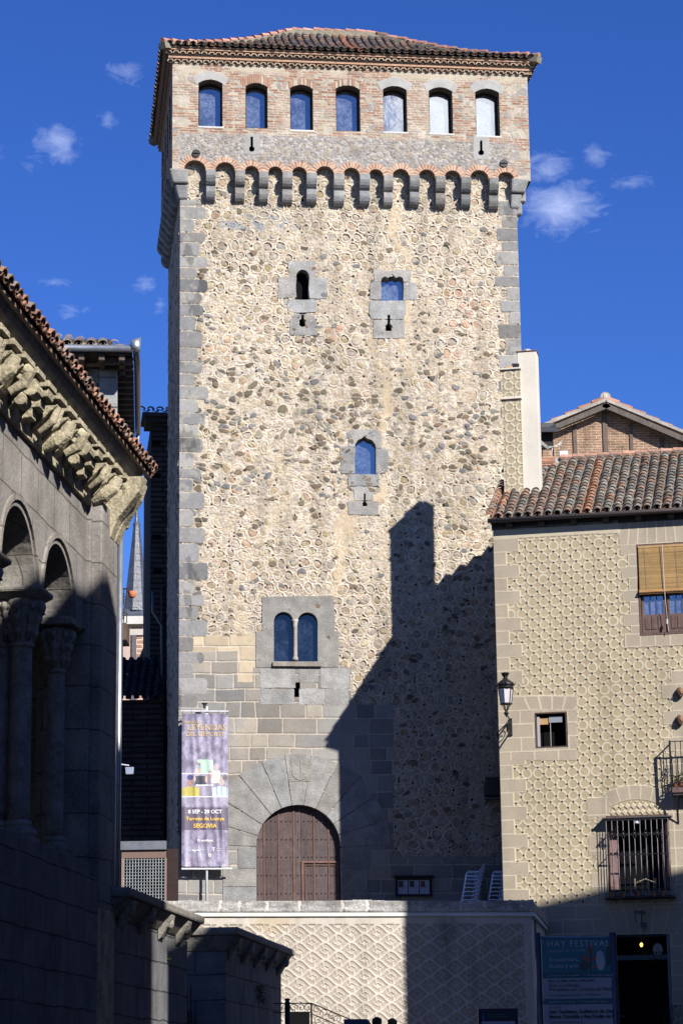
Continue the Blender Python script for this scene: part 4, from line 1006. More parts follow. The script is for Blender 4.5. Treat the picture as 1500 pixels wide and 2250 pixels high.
for f in (.18, .5, .8): mb.tube([(x0+(xr-x0)*f, -.085, z1-.05), (x0+(xr-x0)*f, -.10, zb-.06)], .004, 4, (.25, .25, .35))
mb.tube([(x0+(xr-x0)*.52, -.11, z1-.05), (x0+(xr-x0)*.53, -.13, zb-.1), (x0+(xr-x0)*.56, -.12, z0+.25), (x0+(xr-x0)*.57, -.12, z0+.05)], .008, 5, (.55, .52, .55)); mb.box(x0+(xr-x0)*.54, x0+(xr-x0)*.57, -.14, -.11, z0+.25, z0+.38, (.6, .6, .62))
mb.build('pull_cord', M['paint'], house, parent=w)
zm = HS.Z(1420, 1350)
for (a, b) in ((x0+.06, (x0+x1)/2-.03), ((x0+x1)/2+.03, x1-.06)):
    mb = MB(); mb.prism([(a, z0+.06), (b, z0+.06), (b, z1-.05), (a, z1-.05)], .05, .10, holes=[[(a+.07, zm), (b-.05, zm), (b-.05, z1-.1), (a+.07, z1-.1)]], c=WB)
    for k in range(3): t = a+.07+(b-a-.12)*(k+.5)/3; mb.box(t-.07, t+.07, .035, .05, z0+.16, zm-.05, WB)
    for k in (1, 2): t = a+.07+(b-a-.12)*k/3; mb.box(t-.012, t+.012, .045, .09, zm, z1-.1, WB)
    s_ = mb.build('shutter', M['wood'], house, parent=w, bevel=.005)
    mb = MB(); mb.add([(a+.05, .085, zm-.02), (b-.03, .08, zm-.02), (b-.03, .08, z1-.1), (a+.05, .085, z1-.1)], [(0, 1, 2, 3)]); mb.build('pane', M['glass'], house, parent=w)
w, x0, x1, z0, z1 = opening('grille', .25)
GX0, GX1, GZ0, GZ1 = HS.rect(1334, 1472, 1792, 1955, -.26)
mb = MB(); mb.box(x0+.05, x0+.27, .18, .22, z0, z1-.05, (.26, .17, .17)); mb.box(x1-.17, x1-.05, .1, .2, z0, z1, (.2, .13, .13)); mb.box(x0+.05, x1-.05, .02, .1, z1-.13, z1-.05, (.2, .13, .13)); mb.build('inner_shutter', M['wood'], house, parent=w)
mb = MB(); mb.box(x0, x1, .45, .47, z0-.1, z1+.1); mb.build('dark_room', M['dark'], house, parent=w)
gr = MB(); g0 = HS.X(1330, 1800, -.26); g1 = HS.X(1466, 1800, -.26); gt = HS.Z(1400, 1800, -.26); gb = HS.Z(1400, 1965, -.26)-.05
nb = 11
def quatre(mb, cx, cz, y, r=.115, ax='x'):
    for k in range(4):
        a = k*math.pi/2; pts = []
        for t in range(9):
            u = t/8*2*math.pi; l = r*(.5-.5*math.cos(u)); w_ = .26*r*math.sin(u)
            ex, ez = math.cos(a)*l-math.sin(a)*w_, math.sin(a)*l+math.cos(a)*w_
            pts.append((cx+ex, y, cz+ez) if ax == 'x' else (cx, y+ex, cz+ez))
        mb.tube(pts, .009, 5, (1, 1, 1), cap=False)
zq = HS.Z(1400, 1833, -.26); SUNBAR = (22, 20, 20)  # front bars coloured far brighter, sunlit gleam put into the iron
for k in range(nb+1):
    x = g0+(g1-g0)*k/nb
    if k % 2 == 1 and 1 <= k <= 10: gr.tube([(x, -.26, gt), (x, -.26, zq+.11)], .009, 6, SUNBAR); gr.tube([(x, -.26, zq-.11), (x, -.26, gb)], .009, 6, SUNBAR); quatre(gr, x, zq, -.26)
    else: gr.tube([(x, -.26, gt), (x, -.26, gb)], .009, 6, SUNBAR)
    for zz in (gt-.35, gt-.95): gr.ball((x, -.26, zz), .015, 6, SUNBAR)
for zz in (HS.Z(1400, 1877, -.26),): gr.bar((g0, -.26, zz), (g1, -.26, zz), .03, .018)
gr.bar((g0+.1, -.26, zq), (g1-.1, -.26, zq), .012)
for s_ in (g0, g1):
    for k in range(1, 4):
        y = -.26+.26*k/4; gr.tube([(s_, y, gt), (s_, y, gb)], .009, 6)
    quatre(gr, s_, zq, -.18, ax='y'); gr.bar((s_, -.26, gt-.9), (s_, 0, gt-.9), .02); gr.bar((s_, -.26, zq), (s_, 0, zq), .014)
gr.bar((g0, -.26, gt), (g1, -.26, gt), .03); gr.bar((g0, -.26, gb), (g1, -.26, gb), .03)
grille = gr.build('window_grille', M['iron'], house, parent=w)
mb = MB(); za = HS.Z(1400, 1793, -.4); mb.hexa([(g0-.1, -.30, za-.03), (g1+.1, -.30, za-.03), (g1+.1, .0, za), (g0-.08, .0, za), (g0-.1, -.30, za-.0), (g1+.1, -.30, za-.0), (g1+.1, .0, za+.03), (g0-.08, .0, za+.03)], (.08, .07, .07)); mb.build('grille_canopy', M['paint'], house, parent=w)
mb = MB(); mb.box(g0-.1, g1+.1, -.44, 0, gb-.06, gb-.02, (.06, .055, .06)); mb.build('sill_slab', M['granite'], house, parent=w, bevel=.01)
# hanging glass lantern in the grille window
mb = MB(); xl_ = HS.X(1397, 1800, -.2); zl = HS.Z(1397, 1794, -.2)
mb.lathe(xl_, -.2, [(.02, zl), (.05, zl-.01), (.035, zl-.05), (.02, zl-.07), (.07, zl-.14), (.085, zl-.18), (.06, zl-.19)], 10, (.75, .78, .85)); lamp = mb.build('hanging_glass_lamp', M['frost'], None, frame=HS, smooth=True, label='small clear glass lamp hanging at the top of the barred window', cat='lamp')
w, x0, x1, z0, z1 = opening('ground', .3, (.03, .03, .035), name='ground_window')
mb = MB(); mb.box(x0-.1, x1+.1, .45, .47, z0-.1, z1+.1, (1, 1, 1)); mb.build('dark_room', M['dark'], house, parent=w)
mb = MB(); mb.box(x0, x1, .06, .12, z1-.62, z1-.50, (.04, .05, .075)); mb.box(x1-.07, x1-.0, -.02, .1, z0, z1, (.12, .13, .18)); mb.build('shelf', M['paint'], house, parent=w)
w, x0, x1, z0, z1 = opening('balcony', .25, WB, name='balcony_door')
mb = MB(); mb.add([(x0+.05, .12, z0), (x1-.05, .12, z0), (x1-.05, .12, z1), (x0+.05, .12, z1)], [(0, 1, 2, 3)]); mb.build('pane', M['glass'], house, parent=w)
# eaves: gutter, soffit beams
ez = HS.Z(1300, 1140, -.3)
mb = MB(); gy = -.30
mb.tube([(-.10, gy, HS.Z(1078, 1144, gy)), (HX1, gy, HS.Z(1078, 1144, gy))], .062, 10, (.075, .06, .055)); ez = HS.Z(1078, 1144, gy)
mb.build('gutter', M['paint'], house, smooth=True)
mb = MB(); mb.box(-.06, HX1, -.24, .05, ez-.03, ez+.03, (.06, .05, .045)); mb.box(-.04, HX1, -.02, .02, HT-.02, ez, (.05, .045, .045)); mb.build('eaves_board', M['wood'], house)
for k in range(13):
    x = HS.X(1120, 1160)+k*(HS.X(1332, 1160)-HS.X(1120, 1160))/3
    if x > HX1: break
    mb = MB(); b0 = ez-.16
    mb.prism([(-.22, ez-.03), (-.22, b0+.04), (-.17, b0), (.0, b0-.02), (.0, ez-.03)], x-.085, x+.075, plane='yz', c=(.07, .058, .05)); mb.build('eaves_beam', M['wood'], house, bevel=.01)
# roof --------------------------------------------------------------------
RZ = ez+.03; RD = 5.5; ry_ = RD-.28; RH = HS.Z(1400, 1005, RD)-RZ
def hpal(a, b):
    g = random.random(); orange = (abs(a-2.55) < .13) or a < .32
    c = (.44, .235, .15) if orange and g < .85 else ((.30, .275, .24) if g < .42 else ((.26, .195, .155) if g < .68 else ((.22, .21, .195) if g < .86 else (.34, .21, .15))))
    if a < 1.9 and b < 3.2 and random.random() < .5: c = (.28, .20, .165)
    return jc(tuple(v*.82 for v in c), .28)
sv = Vector((0, RD, RH)); 
tiles(house, 'roof_tiles', (-.08, -.28, RZ+.02), (1, 0, 0), sv, HX1, sv.length, .262, .315, hpal, lambda a, b: b < 3.9 or a > (b-3.9)*.85, lift=.04)
mb = MB(); mb.hexa([(-.05, -.25, RZ-.08), (HX1, -.25, RZ-.08), (HX1, RD-.3, RZ+RH-.1), (1.4, RD-.3, RZ+RH-.1), (-.05, -.25, RZ), (HX1, -.25, RZ), (HX1, RD-.3, RZ+RH), (1.4, RD-.3, RZ+RH)], (.2, .16, .12)); mb.build('roof_deck', M['relief'], house)
mb = MB()
for k in range(int((HX1-1.0)/.36)):
    x = 1.35+k*.36; mb.tube([(x, RD-.28, RZ+RH+.06), (x+.38, RD-.28, RZ+RH+.045)], [.10, .085], 8, jc((.46, .27, .2), .2))
mb.box(1.2, HX1, RD-.3, RD+.02, RZ+RH-.1, RZ+RH+.06, (.55, .52, .5)); mb.build('ridge_tiles', M['tile'], house)
# left strip of the roof: a band of bright tiles running down to the corner, and its gutter pipe
mb = MB(); P_ = [HS.uv(1128, 1037, 3.6), HS.uv(1133, 1045, 3.4)]
a = HS.uv(1102, 1034, 3.2); b = HS.uv(1136, 1040, 3.2); c_ = HS.uv(1108, 1128, -.0)
mb.tube([(a[0], 3.2, a[1]), (b[0], 3.2, b[1]), (HS.uv(1127, 1085, 1.5)[0], 1.5, HS.uv(1127, 1085, 1.5)[1]), (c_[0], .05, c_[1])], .055, 8, (.06, .055, .055)); mb.build('roof_pipe', M['paint'], house, smooth=True)
# chimneys ----------------------------------------------------------------
CY = 1.82
def chim_skin(X, Z):
    n1 = fbm(X*5, Z*5, 1); n2 = fbm(X*25, Z*25, 2, 3); p = .305
    u = (X-ch_x0-.05)/p; v = Z/p; fu = u-np.floor(u)-.5; fv = v-np.floor(v)-.5; d = np.hypot(fu, fv)*p
    ring = sst(.006, -.006, d-.146)*sst(-.006, .006, d-.095); c = TAN*(.98+.1*n2)[..., None]+0*X[..., None]; h = 0*X
    c = mix(c, CRM*1.04+0*c, ring); h = ring*.011
    for (cu, cv) in ((u-np.round(u), fv), (fu, v-np.round(v))):
        t = sst(.026, .018, np.hypot(cu, cv)*p+.01*(n2-.5)); c = mix(c, np.array((.02, .02, .02))+0*c, t)
    return h, c, None
cz0 = HS.Z(1120, 1060, CY)-.4
ch_x0, ch_x1 = HS.X(1102, 900, CY), HS.X(1144, 900, CY); czt = HS.Z(1120, 812, CY)
relief('patterned_chimney', M['plaster'], house, chim_skin, ch_x0, ch_x1, cz0, czt, .016, y=CY)
mb = MB(); mb.box(ch_x0, ch_x1, CY+.001, CY+.6, cz0, czt-.002, (.6, .53, .42)); czm = HS.Z(1120, 872, CY)
mb.box(ch_x0-.03, ch_x1+.02, CY-.05, CY+.62, czm-.07, czm, (.74, .68, .58)); mb.box(ch_x0-.03, ch_x1+.02, CY-.05, CY+.62, czm-.085, czm-.07, (.3, .17, .12))
mb.box(ch_x0-.04, ch_x1+.03, CY-.06, CY+.64, czt-.01, czt+.04, (.66, .6, .5)); mb.box(ch_x0+.12, ch_x0+.32, CY+.05, CY+.3, czt+.04, czt+.12, (.5, .33, .2)); mb.box(ch_x0+.3, ch_x1-.02, CY+.1, CY+.4, czt+.04, czt+.2, (.03, .03, .03))
mb.build('patterned_chimney_shaft', M['plaster'], house, bevel=.006)
cy2 = CY+.1; x0, x1 = HS.X(1139, 900, cy2), HS.X(1181, 900, cy2); zt2 = HS.Z(1160, 772, cy2)
mb = MB(); mb.box(x0, x1, cy2, cy2+.55, cz0, zt2, (.70, .65, .57)); mb.box(x0-.03, x1+.02, cy2-.03, cy2+.58, zt2, zt2+.025, (.28, .15, .12)); mb.build('tall_chimney', M['plaster'], house, bevel=.008)
mb = MB(); mb.lathe((x0+x1)/2-.02, cy2+.25, [(.10, zt2), (.10, zt2+.09), (.115, zt2+.10), (.115, zt2+.115), (.0, zt2+.12)], 14, (.8, .8, .82)); mb.build('flue_cap', M['paint'], house)
# balcony on the right edge ------------------------------------------------
BY = -.38; bx0 = HS.X(1474, 1728, BY)+.0; bz = HS.Z(1474, 1738, BY)
mb = MB(); mb.box(bx0, 8.3, BY, 0, bz-.05, bz+.09, (.16, .10, .10)); mb.box(bx0+.02, 8.3, BY+.03, 0, bz-.12, bz-.05, (.05, .04, .045)); bal = mb.build('balcony', M['wood'], house, bevel=.01)
mb = MB(); br = HS.Z(1456, 1630, BY); 
for (p_, q_) in (((bx0, BY), (8.3, BY)), ((bx0, BY), (bx0, 0))):
    for zz in (br, bz+.2): mb.bar((*p_, zz), (*q_, zz), .035, .02)
    L_ = math.hypot(q_[0]-p_[0], q_[1]-p_[1]); n = int(L_/.135)
    for k in range(n+1):
        t = k/n; mb.tube([(p_[0]+(q_[0]-p_[0])*t, p_[1]+(q_[1]-p_[1])*t, bz+.09), (p_[0]+(q_[0]-p_[0])*t, p_[1]+(q_[1]-p_[1])*t, br)], .011, 6)
mb.bar((bx0, BY, bz+.05), (bx0, BY, br+.03), .045); quatre(mb, bx0, (bz+br)/2, BY/2, .16, 'y')
mb.build('balcony_railing', M['iron'], house, parent=bal)
for xx in (bx0+.12, bx0+1.6):
    mb = MB(); mb.tube([(xx, -.34, bz-.12), (xx, -.3, bz-.35), (xx, -.2, bz-.5), (xx, -.05, bz-.75), (xx, -.02, bz-.8)], .016, 6); mb.tube([(xx, -.05, bz-.15), (xx, -.03, bz-.8)], .014, 6)
    mb.build('balcony_bracket', M['iron'], house, parent=bal)
def plant(mb, x, y, z, r, h, n, c=(1, 1, 1), droop=0.0):
    for k in range(n):
        a = random.uniform(0, 6.28); t = random.random()**.6; px = x+r*t*math.cos(a); py = y+r*t*math.sin(a)*.6; pz = z+h*random.random()-droop*t*random.random()
        l = random.uniform(.03, .06); d = Vector((random.uniform(-1, 1), random.uniform(-1, 1), random.uniform(-.6, 1))).normalized(); s_ = d.cross(Vector((0, .3, 1))).normalized()*l*.4
        p0 = Vector((px, py, pz)); mb.add([p0, p0+d*l*.5+s_, p0+d*l, p0+d*l*.5-s_], [(0, 1, 2, 3)], jc(c, .35))
def pot(name, fr, x, y, z, r, h, label, leafc, rr, lh, n=120, droop=0., group=None, potc=(.42, .2, .12)):
    t = Thing(name, fr, (x, y, z), label, 'potted plant', group); mb = MB()
    mb.lathe(x, y, [(r*.68, z), (r*.95, z+h*.85), (r*1.08, z+h*.85), (r*1.08, z+h), (r*.9, z+h), (r*.85, z+h*.9)], 14, potc); mb.build('pot', M['tile'], t, smooth=False)
    mb = MB(); plant(mb, x, y, z+h, rr, lh, n, leafc, droop)
    for k in range(5): mb.tube([(x, y, z+h*.8), (x+random.uniform(-rr, rr)*.6, y+random.uniform(-rr, rr)*.4, z+h+lh*random.uniform(.3, .8))], .004, 4, (.8, .5, .8))
    mb.build('foliage', M['leaf'], t)
zp = bz+.09
pot('potted_plant', HS, HS.X(1497, 1712, -.25), -.22, zp, .10, .16, 'green plant in an orange clay pot on the balcony at the right edge', (1.2, 1.5, 1), .16, .25)
pot('potted_plant', HS, HS.X(1483, 1712, -.25), -.22, zp, .07, .10, 'dry brown plant in a small pot on the balcony, left of the green one', (2.6, 1.6, 2), .16, .22, 160)
wz = gb-.02
for i, (px, lab, lc) in enumerate(((1343, 'small clay pot with trailing plant at the left end of the barred window sill', (1, 1, 1)), (1368, 'bushy trailing plant in a pot on the barred window sill, second from the left', (.8, .9, 1)), (1400, 'long tangled plant hanging over the middle of the barred window sill', (.9, .8, 1)), (1436, 'leggy plant in a clay pot on the barred window sill, right of the middle', (1, .9, 1)), (1456, 'low plant in a clay pot at the right end of the barred window sill', (.8, .9, .9)))):
    pot('potted_plant', HS, HS.X(px, 1950, -.2), -.22, wz, .09, .14, lab, lc, .2, .16, 90, .35, 'pots on the sill of the barred window')
mb = MB(); xx0 = HS.X(1385, 1940, .05); mb.box(xx0, xx0+.72, .02, .24, wz, wz+.22, (.35, .30, .22)); mb.bar((xx0+.1, .13, wz+.2), (xx0+.1, .13, wz+.5), .03, c=(.3, .25, .18)); mb.bar((xx0+.62, .13, wz+.2), (xx0+.62, .13, wz+.5), .03, c=(.3, .25, .18))
mb.tube([(xx0+.1, .13, wz+.38), (xx0+.36, .13, wz+.48), (xx0+.62, .13, wz+.38)], .02, 6, (.35, .3, .22)); mb.build('planter_box', M['wood'], None, frame=HS, label='pale wooden planter box with a low arched rail behind the window bars', cat='planter')
for i, (px, py) in enumerate(((1492, 1523), (1492, 1584))):   # half-round clay wall pots
    x, z = HS.uv(px, py); t = Thing('wall_pot', HS, (x, -.12, z-.12), ('upper' if i == 0 else 'lower')+' dark clay wall pot fixed to the house near the right edge', 'wall pot', 'clay wall pots')
    mb = MB(); mb.ball((x, -.06, z), (.10, .12, .15), 12, (.12, .08, .06)); mb.ball((x+.04, -.13, z+.02), (.05, .06, .08), 10, (.34, .18, .10)); mb.build('pot', M['tile'], t, smooth=True)
    mb = MB(); plant(mb, x-.03, -.1, z-.05, .12, .1, 30, (2, 1.8, 1)); mb.build('moss', M['leaf'], t)
# wall lantern at the house corner -----------------------------------------
LY = -.75; lx, lz = HS.uv(1109, 1478, LY); lb = HS.Z(1109, 1560, LY)
S = 61.9/5450
L1 = Thing('wall_lantern', HS, (lx, LY, HS.Z(1109, 1610, LY)), 'black iron street lantern with frosted panes on a scrolled bracket at the house corner', 'street lamp')
z = lambda py: HS.Z(1109, py, LY)
mb = MB(); mb.lathe(lx, LY, [(.03, z(1494)), (.06, z(1492)), (.045, z(1486)), (.09, z(1479)), (.07, z(1478)), (.0, z(1482))], 12)
for k in range(8): a = k*math.pi/4; mb.tube([(lx+.05*math.cos(a), LY+.05*math.sin(a), z(1487)), (lx+.105*math.cos(a), LY+.105*math.sin(a), z(1478.5))], .012, 5)
mb.build('crown', M['iron'], L1)
mb = MB(); mb.lathe(lx, LY, [(.05, z(1488)), (.08, z(1493)), (.15, z(1497)), (.205, z(1501)), (.235, z(1505)), (.215, z(1507)), (.20, z(1509)), (.21, z(1511)), (.195, z(1514)), (.0, z(1512))], 16)
for k in range(8): a = k*math.pi/4+.2; mb.tube([(lx+.21*math.cos(a), LY+.21*math.sin(a), z(1507)), (lx+.26*math.cos(a), LY+.26*math.sin(a), z(1501))], .016, 5)
mb.build('hood', M['iron'], L1, smooth=True)
zt_, zb_ = z(1513), z(1546); mb = MB()
mb.lathe(lx, LY, [(.19, zt_), (.135, zb_)], 6, (1, 1, 1), rot=.35); mb.build('lamp_glass', M['frost'], L1)
mb = MB()
for k in range(6): a = k*math.pi/3+.35; mb.tube([(lx+.195*math.cos(a), LY+.195*math.sin(a), zt_), (lx+.14*math.cos(a), LY+.14*math.sin(a), zb_)], .012, 5)
mb.lathe(lx, LY, [(.14, zb_+.01), (.165, zb_), (.165, zb_-.02), (.12, zb_-.03)], 12); mb.build('lamp_frame', M['iron'], L1)
mb = MB()
for k in range(6): a = k*math.pi/3; mb.tube([(lx+.13*math.cos(a), LY+.13*math.sin(a), zb_-.02), (lx+.07*math.cos(a), LY+.07*math.sin(a), z(1553)), (lx+.05*math.cos(a), LY+.05*math.sin(a), z(1560))], .011, 5)
mb.lathe(lx, LY, [(.06, z(1560)), (.03, z(1562)), (.07, z(1568)), (.03, z(1572)), (.01, z(1576))], 10); mb.build('cradle', M['iron'], L1)
mb = MB()   # bracket: a scrolled plate standing out from the wall
w0 = (HS.X(1120, 1590, 0), 0.0)
mb.bar((w0[0]+.02, -.03, z(1570)), (w0[0]+.02, -.03, z(1608)), .07, .06)
mb.tube([(lx, LY, z(1570)), (lx+.02, LY+.12, z(1572)), (w0[0], -.05, z(1574))], .018, 6)
mb.tube([(lx-.0, LY+.02, z(1592)), (lx+.05, LY+.3, z(1583)), (w0[0], -.03, z(1574))], .02, 6); mb.tube([(lx-.0, LY+.02, z(1592)), (lx, LY+.1, z(1606)), (lx+.05, LY+.35, z(1610)), (w0[0], -.03, z(1600))], .022, 6)
def spiral(mb, c, r, turns, a0, y_of, rad=.012, n=26, sgn=1):
    pts = []
    for k in range(n+1):
        t = k/n; a = a0+sgn*turns*2*math.pi*t; rr = r*(1-.85*t); pts.append(y_of(c[0]+rr*math.cos(a), c[1]+rr*math.sin(a)))
    mb.tube(pts, rad, 5)
def onbr(s_, zz):
    t = (s_+.0)/.75; return (w0[0]+(lx-w0[0])*t, -s_, zz)
spiral(mb, (.25, z(1592)), .13, 1.4, 1.2, onbr); spiral(mb, (.52, z(1597)), .10, 1.4, 1.0, onbr); spiral(mb, (.38, z(1603)), .07, 1.2, 4, onbr)
mb.build('bracket', M['iron'], L1)
# ============================================================ terrace wall with sgraffito
random.seed(5)
terr = Thing('terrace_wall', TR, (0, 0, 0), 'pale plastered terrace wall with a carved lozenge pattern and a granite coping, below the tower', 'wall')
TW0 = -13.5; zc0 = 5.53; zc1 = 5.89
def terr_skin(X, Z):
    n1 = fbm(X*4, Z*4, 301); n2 = fbm(X*26, Z*26, 302, 3); n3 = fbm(X*.7, Z*.5, 303)
    p, q = .608, .392
    Y_ = Z+.012*(n1-.5); k = np.round(X/p*2); 
    u = X/p; v = Y_/q
    # cell centres on a staggered lattice
    best = np.full(X.shape, 9.); lx = 0*X; ly = 0*X
    for (ou, ov) in ((0, 0), (.5, .5)):
        cu = np.round(u-ou)+ou; cv = np.round(v-ov)+ov; du = u-cu; dv = v-cv; m = np.abs(du)+np.abs(dv); c_ = m < best
        lx = np.where(c_, du, lx); ly = np.where(c_, dv, ly); best = np.minimum(best, m)
    a = np.abs(lx)*2; b = np.abs(ly)*2
    og = a+b-.085*np.sin(a*math.pi*2)
    edge = 1-og                      # 0 on the lattice line, 1 in the centre
    ang = np.arctan2(ly*q*1.25, lx*p); ro = np.hypot(lx*p/1.5, ly*q)
    rf = .050+.012*np.cos(4*ang)
    flower = sst(.005, -.005, ro-rf)
    gap = .30+.12*np.cos(2*(ang-.55))
    leaf = sst(.11, .17, edge)*sst(.062, .072, ro-.012*np.cos(4*ang))*sst(.07, .15, np.abs(np.sin(ang*1.0+.80+ro*3.2)))
    serr = sst(.2, .5, np.abs(np.sin(ro*150+ang*3)))*.0
    rec = np.maximum(leaf, flower)
    mask = (X > TW0) & (X < -.16) & (Z < zc0-.20) & (Z > 1.9)
    fr = sst(0, .03, -.17-X)*sst(0, .03, (zc0-.21)-Z)
    rec = rec*fr*(mask)*(.85+.3*n2)
    light = np.array((.60, .55, .495)); dk = np.array((.43, .375, .32))
    c = mix(light+0*X[..., None], dk+0*X[..., None], np.clip(rec*.9, 0, 1))*(.86+.22*n2)[..., None]*(.86+.26*n3)[..., None]
    h = .022*(1-rec)+.004*n1-.006*flower*mask
    # damp stains
    px, py = TR.pix(X, 0*X, Z)
    for (sx, sy, rx, ry, am, cc) in ((590, 2028, 45, 26, .5, (.46, .36, .24)), (615, 2020, 60, 14, .35, (.5, .4, .27)), (985, 2055, 26, 40, .55, (.25, .22, .21)), (1115, 2078, 36, 16, .4, (.25, .22, .22)), (990, 2030, 60, 14, .4, (.3, .27, .25)), (1070, 2075, 14, 14, .4, (.25, .22, .22)), (860, 2025, 120, 10, .25, (.5, .44, .34)), (1135, 2150, 14, 40, .3, (.3, .25, .2))):
        e = np.hypot((px-sx)/rx, (py-sy)/ry)+.9*(fbm(X*5, Z*5, int(sx))-.5); t = sst(1.1, .4, e)*am
        c = mix(c, np.array(cc)+0*c, t)
    st = sst(.52, .75, fbm(X*3.5, Z*.5, 44))*.16; c = c*(1-st)[..., None]
    return h, c, None
relief('wall_face', M['plaster'], terr, terr_skin, -8.6, 0.0, 1.2, zc0, .0130)
mb = MB(); mb.box(TW0, -8.59, -.01, .3, 0, zc0, (.58, .53, .47)); mb.box(TW0, -.02, .004, .35, 0, zc0, (.58, .53, .47)); mb.build('wall_core', M['plaster'], terr)
# side return towards the house
c8 = math.cos(R_(80.5-8+1.5-0)); 
Pd = TRS.u; e_ = TR.loc(TR.pt(0, 0, 0)+Vector((Pd.x*5.3, Pd.y*5.3, 0)))
mb = MB(); mb.hexa([(-.02, 0, 0), (0, 0, 0), (e_[0], e_[1], 0), (e_[0]-.3, e_[1], 0), (-.02, 0, zc0), (0, 0, zc0), (e_[0], e_[1], zc0), (e_[0]-.3, e_[1], zc0)], (.62, .56, .5)); mb.build('side_wall', M['plaster'], terr)
mb = MB(); mb.box(TW0, .03, -.07, .02, zc0-.045, zc0+.045, (.66, .69, .66)); mb.hexa([(0, -.05, zc0-.045), (.08, -.07, zc0-.045), (e_[0]+.08, e_[1], zc0-.045), (e_[0], e_[1], zc0-.045), (0, -.05, zc0+.045), (.08, -.07, zc0+.045), (e_[0]+.08, e_[1], zc0+.045), (e_[0], e_[1], zc0+.045)], (.72, .74, .74))
mb.build('drip_moulding', M['plaster'], terr, bevel=.01)
def cope_skin(X, Z):
    n1 = fbm(X*3, Z*8, 311); n2 = fbm(X*30, Z*30, 312, 3); rng = np.random.RandomState(4); xs = np.cumsum(rng.uniform(.45, 1.15, 30))-14.0
    d = np.min(np.abs(X[..., None]+.08*(n1[..., None]-.5)-xs), -1)+.05*(fbm(X*6, Z*10, 5)-.5)
    c = mix(np.array((.30, .295, .29))+0*X[..., None], np.array((.44, .43, .42)), sst(.35, .6, n1))*(.6+.8*n2)[..., None]
    dirt = sst(.5, .7, fbm(X*2.2, Z*7, 9))*sst(zc1-.22, zc1, Z); c = mix(c, np.array((.16, .13, .11))+0*c, dirt*.8)
    t = sst(.05, .02, d)*(hsh(np.floor(X), 0*X, 4) > -1); c = mix(c, np.array((.62, .58, .56))*(.85+.25*n2)[..., None], t)
    wsh = sst(.12, .02, Z-(zc0+.05)+.1*(n1-.5))*.7; c = mix(c, np.array((.56, .56, .56))+0*c, wsh)
    # rounded top and bottom
    f = (Z-(zc0+.045))/(zc1-zc0-.045); h = .06*np.sqrt(np.clip(1-(2*f-1)**4, 0, 1))+.03*n1+.008*n2-.02*t
    hole = Z > zc1-.035+.05*(fbm(X*1.5, X*0, 8)-.5)*2
    return h, c, hole
relief('coping', M['granite'], terr, cope_skin, -9.2, 0.06, zc0+.045, zc1+.02, .014)
mb = MB(); mb.box(TW0, .05, -.02, .42, zc0+.04, zc1-.04, (.36, .35, .34)); mb.hexa([(0, 0, zc0+.04), (.1, -.03, zc0+.04), (e_[0]+.13, e_[1], zc0+.04), (e_[0]-.2, e_[1], zc0+.04), (0, 0, zc1-.035), (.06, 0, zc1-.035), (e_[0]+.08, e_[1], zc1-.035), (e_[0]-.2, e_[1], zc1-.035)], (.30, .29, .29)); mb.build('coping_core', M['granite'], terr, bevel=.03, seg=2)
mb = MB(); mb.tube([(.10, 0, zc0-.12), (.10, 0, 1.0)], .025, 8, (.02, .02, .02)); mb.build('cable_pipe', M['paint'], terr)
# dark board standing for a small black opening behind the stair rail
x0, x1, z0, z1 = TR.rect(636, 680, 2223, 2290); mb = MB(); mb.box(x0, x1, -.03, .02, z0, z1); t = mb.build('dark_board', M['dark'], terr)
mb = MB(); 
for k in range(8): mb.ball((x0+(x1-x0)*(k+.5)/8, -.04, z1+.01), .022, 6, (.7, .66, .6))
mb.build('board_rim', M['plaster'], terr, parent=t)
# terrace floor and upper ground
mb = MB(); mb.prism([(-9.0, .3), (-.15, .3), (e_[0]-.25, e_[1]), (e_[0]-.9, 40), (-9.0, 40)], -.3, FLOOR, plane='xy', c=(.8, .8, .8))
fl = mb.build('terrace_floor', M['ground'], None, frame=TR, base=(-4, 8, 0)); tag(fl, kind='structure')
# street and square
mb = MB(); mb.box(-400, 400, -200, 900, -.5, 0, (1, 1, 1)); g = mb.build('ground', M['ground'], None, base=(0, 0, -.5)); tag(g, kind='structure')

# banner ------------------------------------------------------------------
BYd = -.34
bn = Thing('banner_stand', TW, (TW.X(452, 1960, BYd), BYd, FLOOR), 'purple grey exhibition banner on a white pole beside the wooden tower door', 'banner')
bx, bzt = TW.X(452, 1560, BYd), TW.Z(452, 1545, BYd)
X_ = lambda px, py: TW.X(px, py, BYd); Z_ = lambda px, py: TW.Z(px, py, BYd)
mb = MB(); mb.tube([(X_(454.5, 1930), BYd+.05, FLOOR), (X_(454.5, 1930), BYd+.05, Z_(452, 1552))], .036, 12, (.78, .80, .84)); mb.build('pole', M['paint'], bn, smooth=True)
mb = MB(); mb.lathe(X_(450, 1550), BYd+.02, [(.04, Z_(452, 1556)), (.045, Z_(452, 1549)), (.085, Z_(452, 1546)), (.085, Z_(452, 1544.5)), (.0, Z_(452, 1544))], 12, (.05, .05, .06)); mb.build('pole_cap', M['paint'], bn)
xl0, xl1 = X_(400, 1600), X_(501, 1600); zt0, zb0 = Z_(450, 1563), Z_(450, 1909)
mb = MB(); mb.tube([(xl0-.03, BYd, zt0), (xl1+.02, BYd, zt0)], .024, 8, (.7, .7, .74)); mb.build('top_rail', M['paint'], bn)
mb = MB(); mb.tube([(xl0-.0, BYd, zb0), (xl1+.10, BYd, zb0)], .027, 8, (.88, .87, .92)); mb.build('bottom_rail', M['paint'], bn)
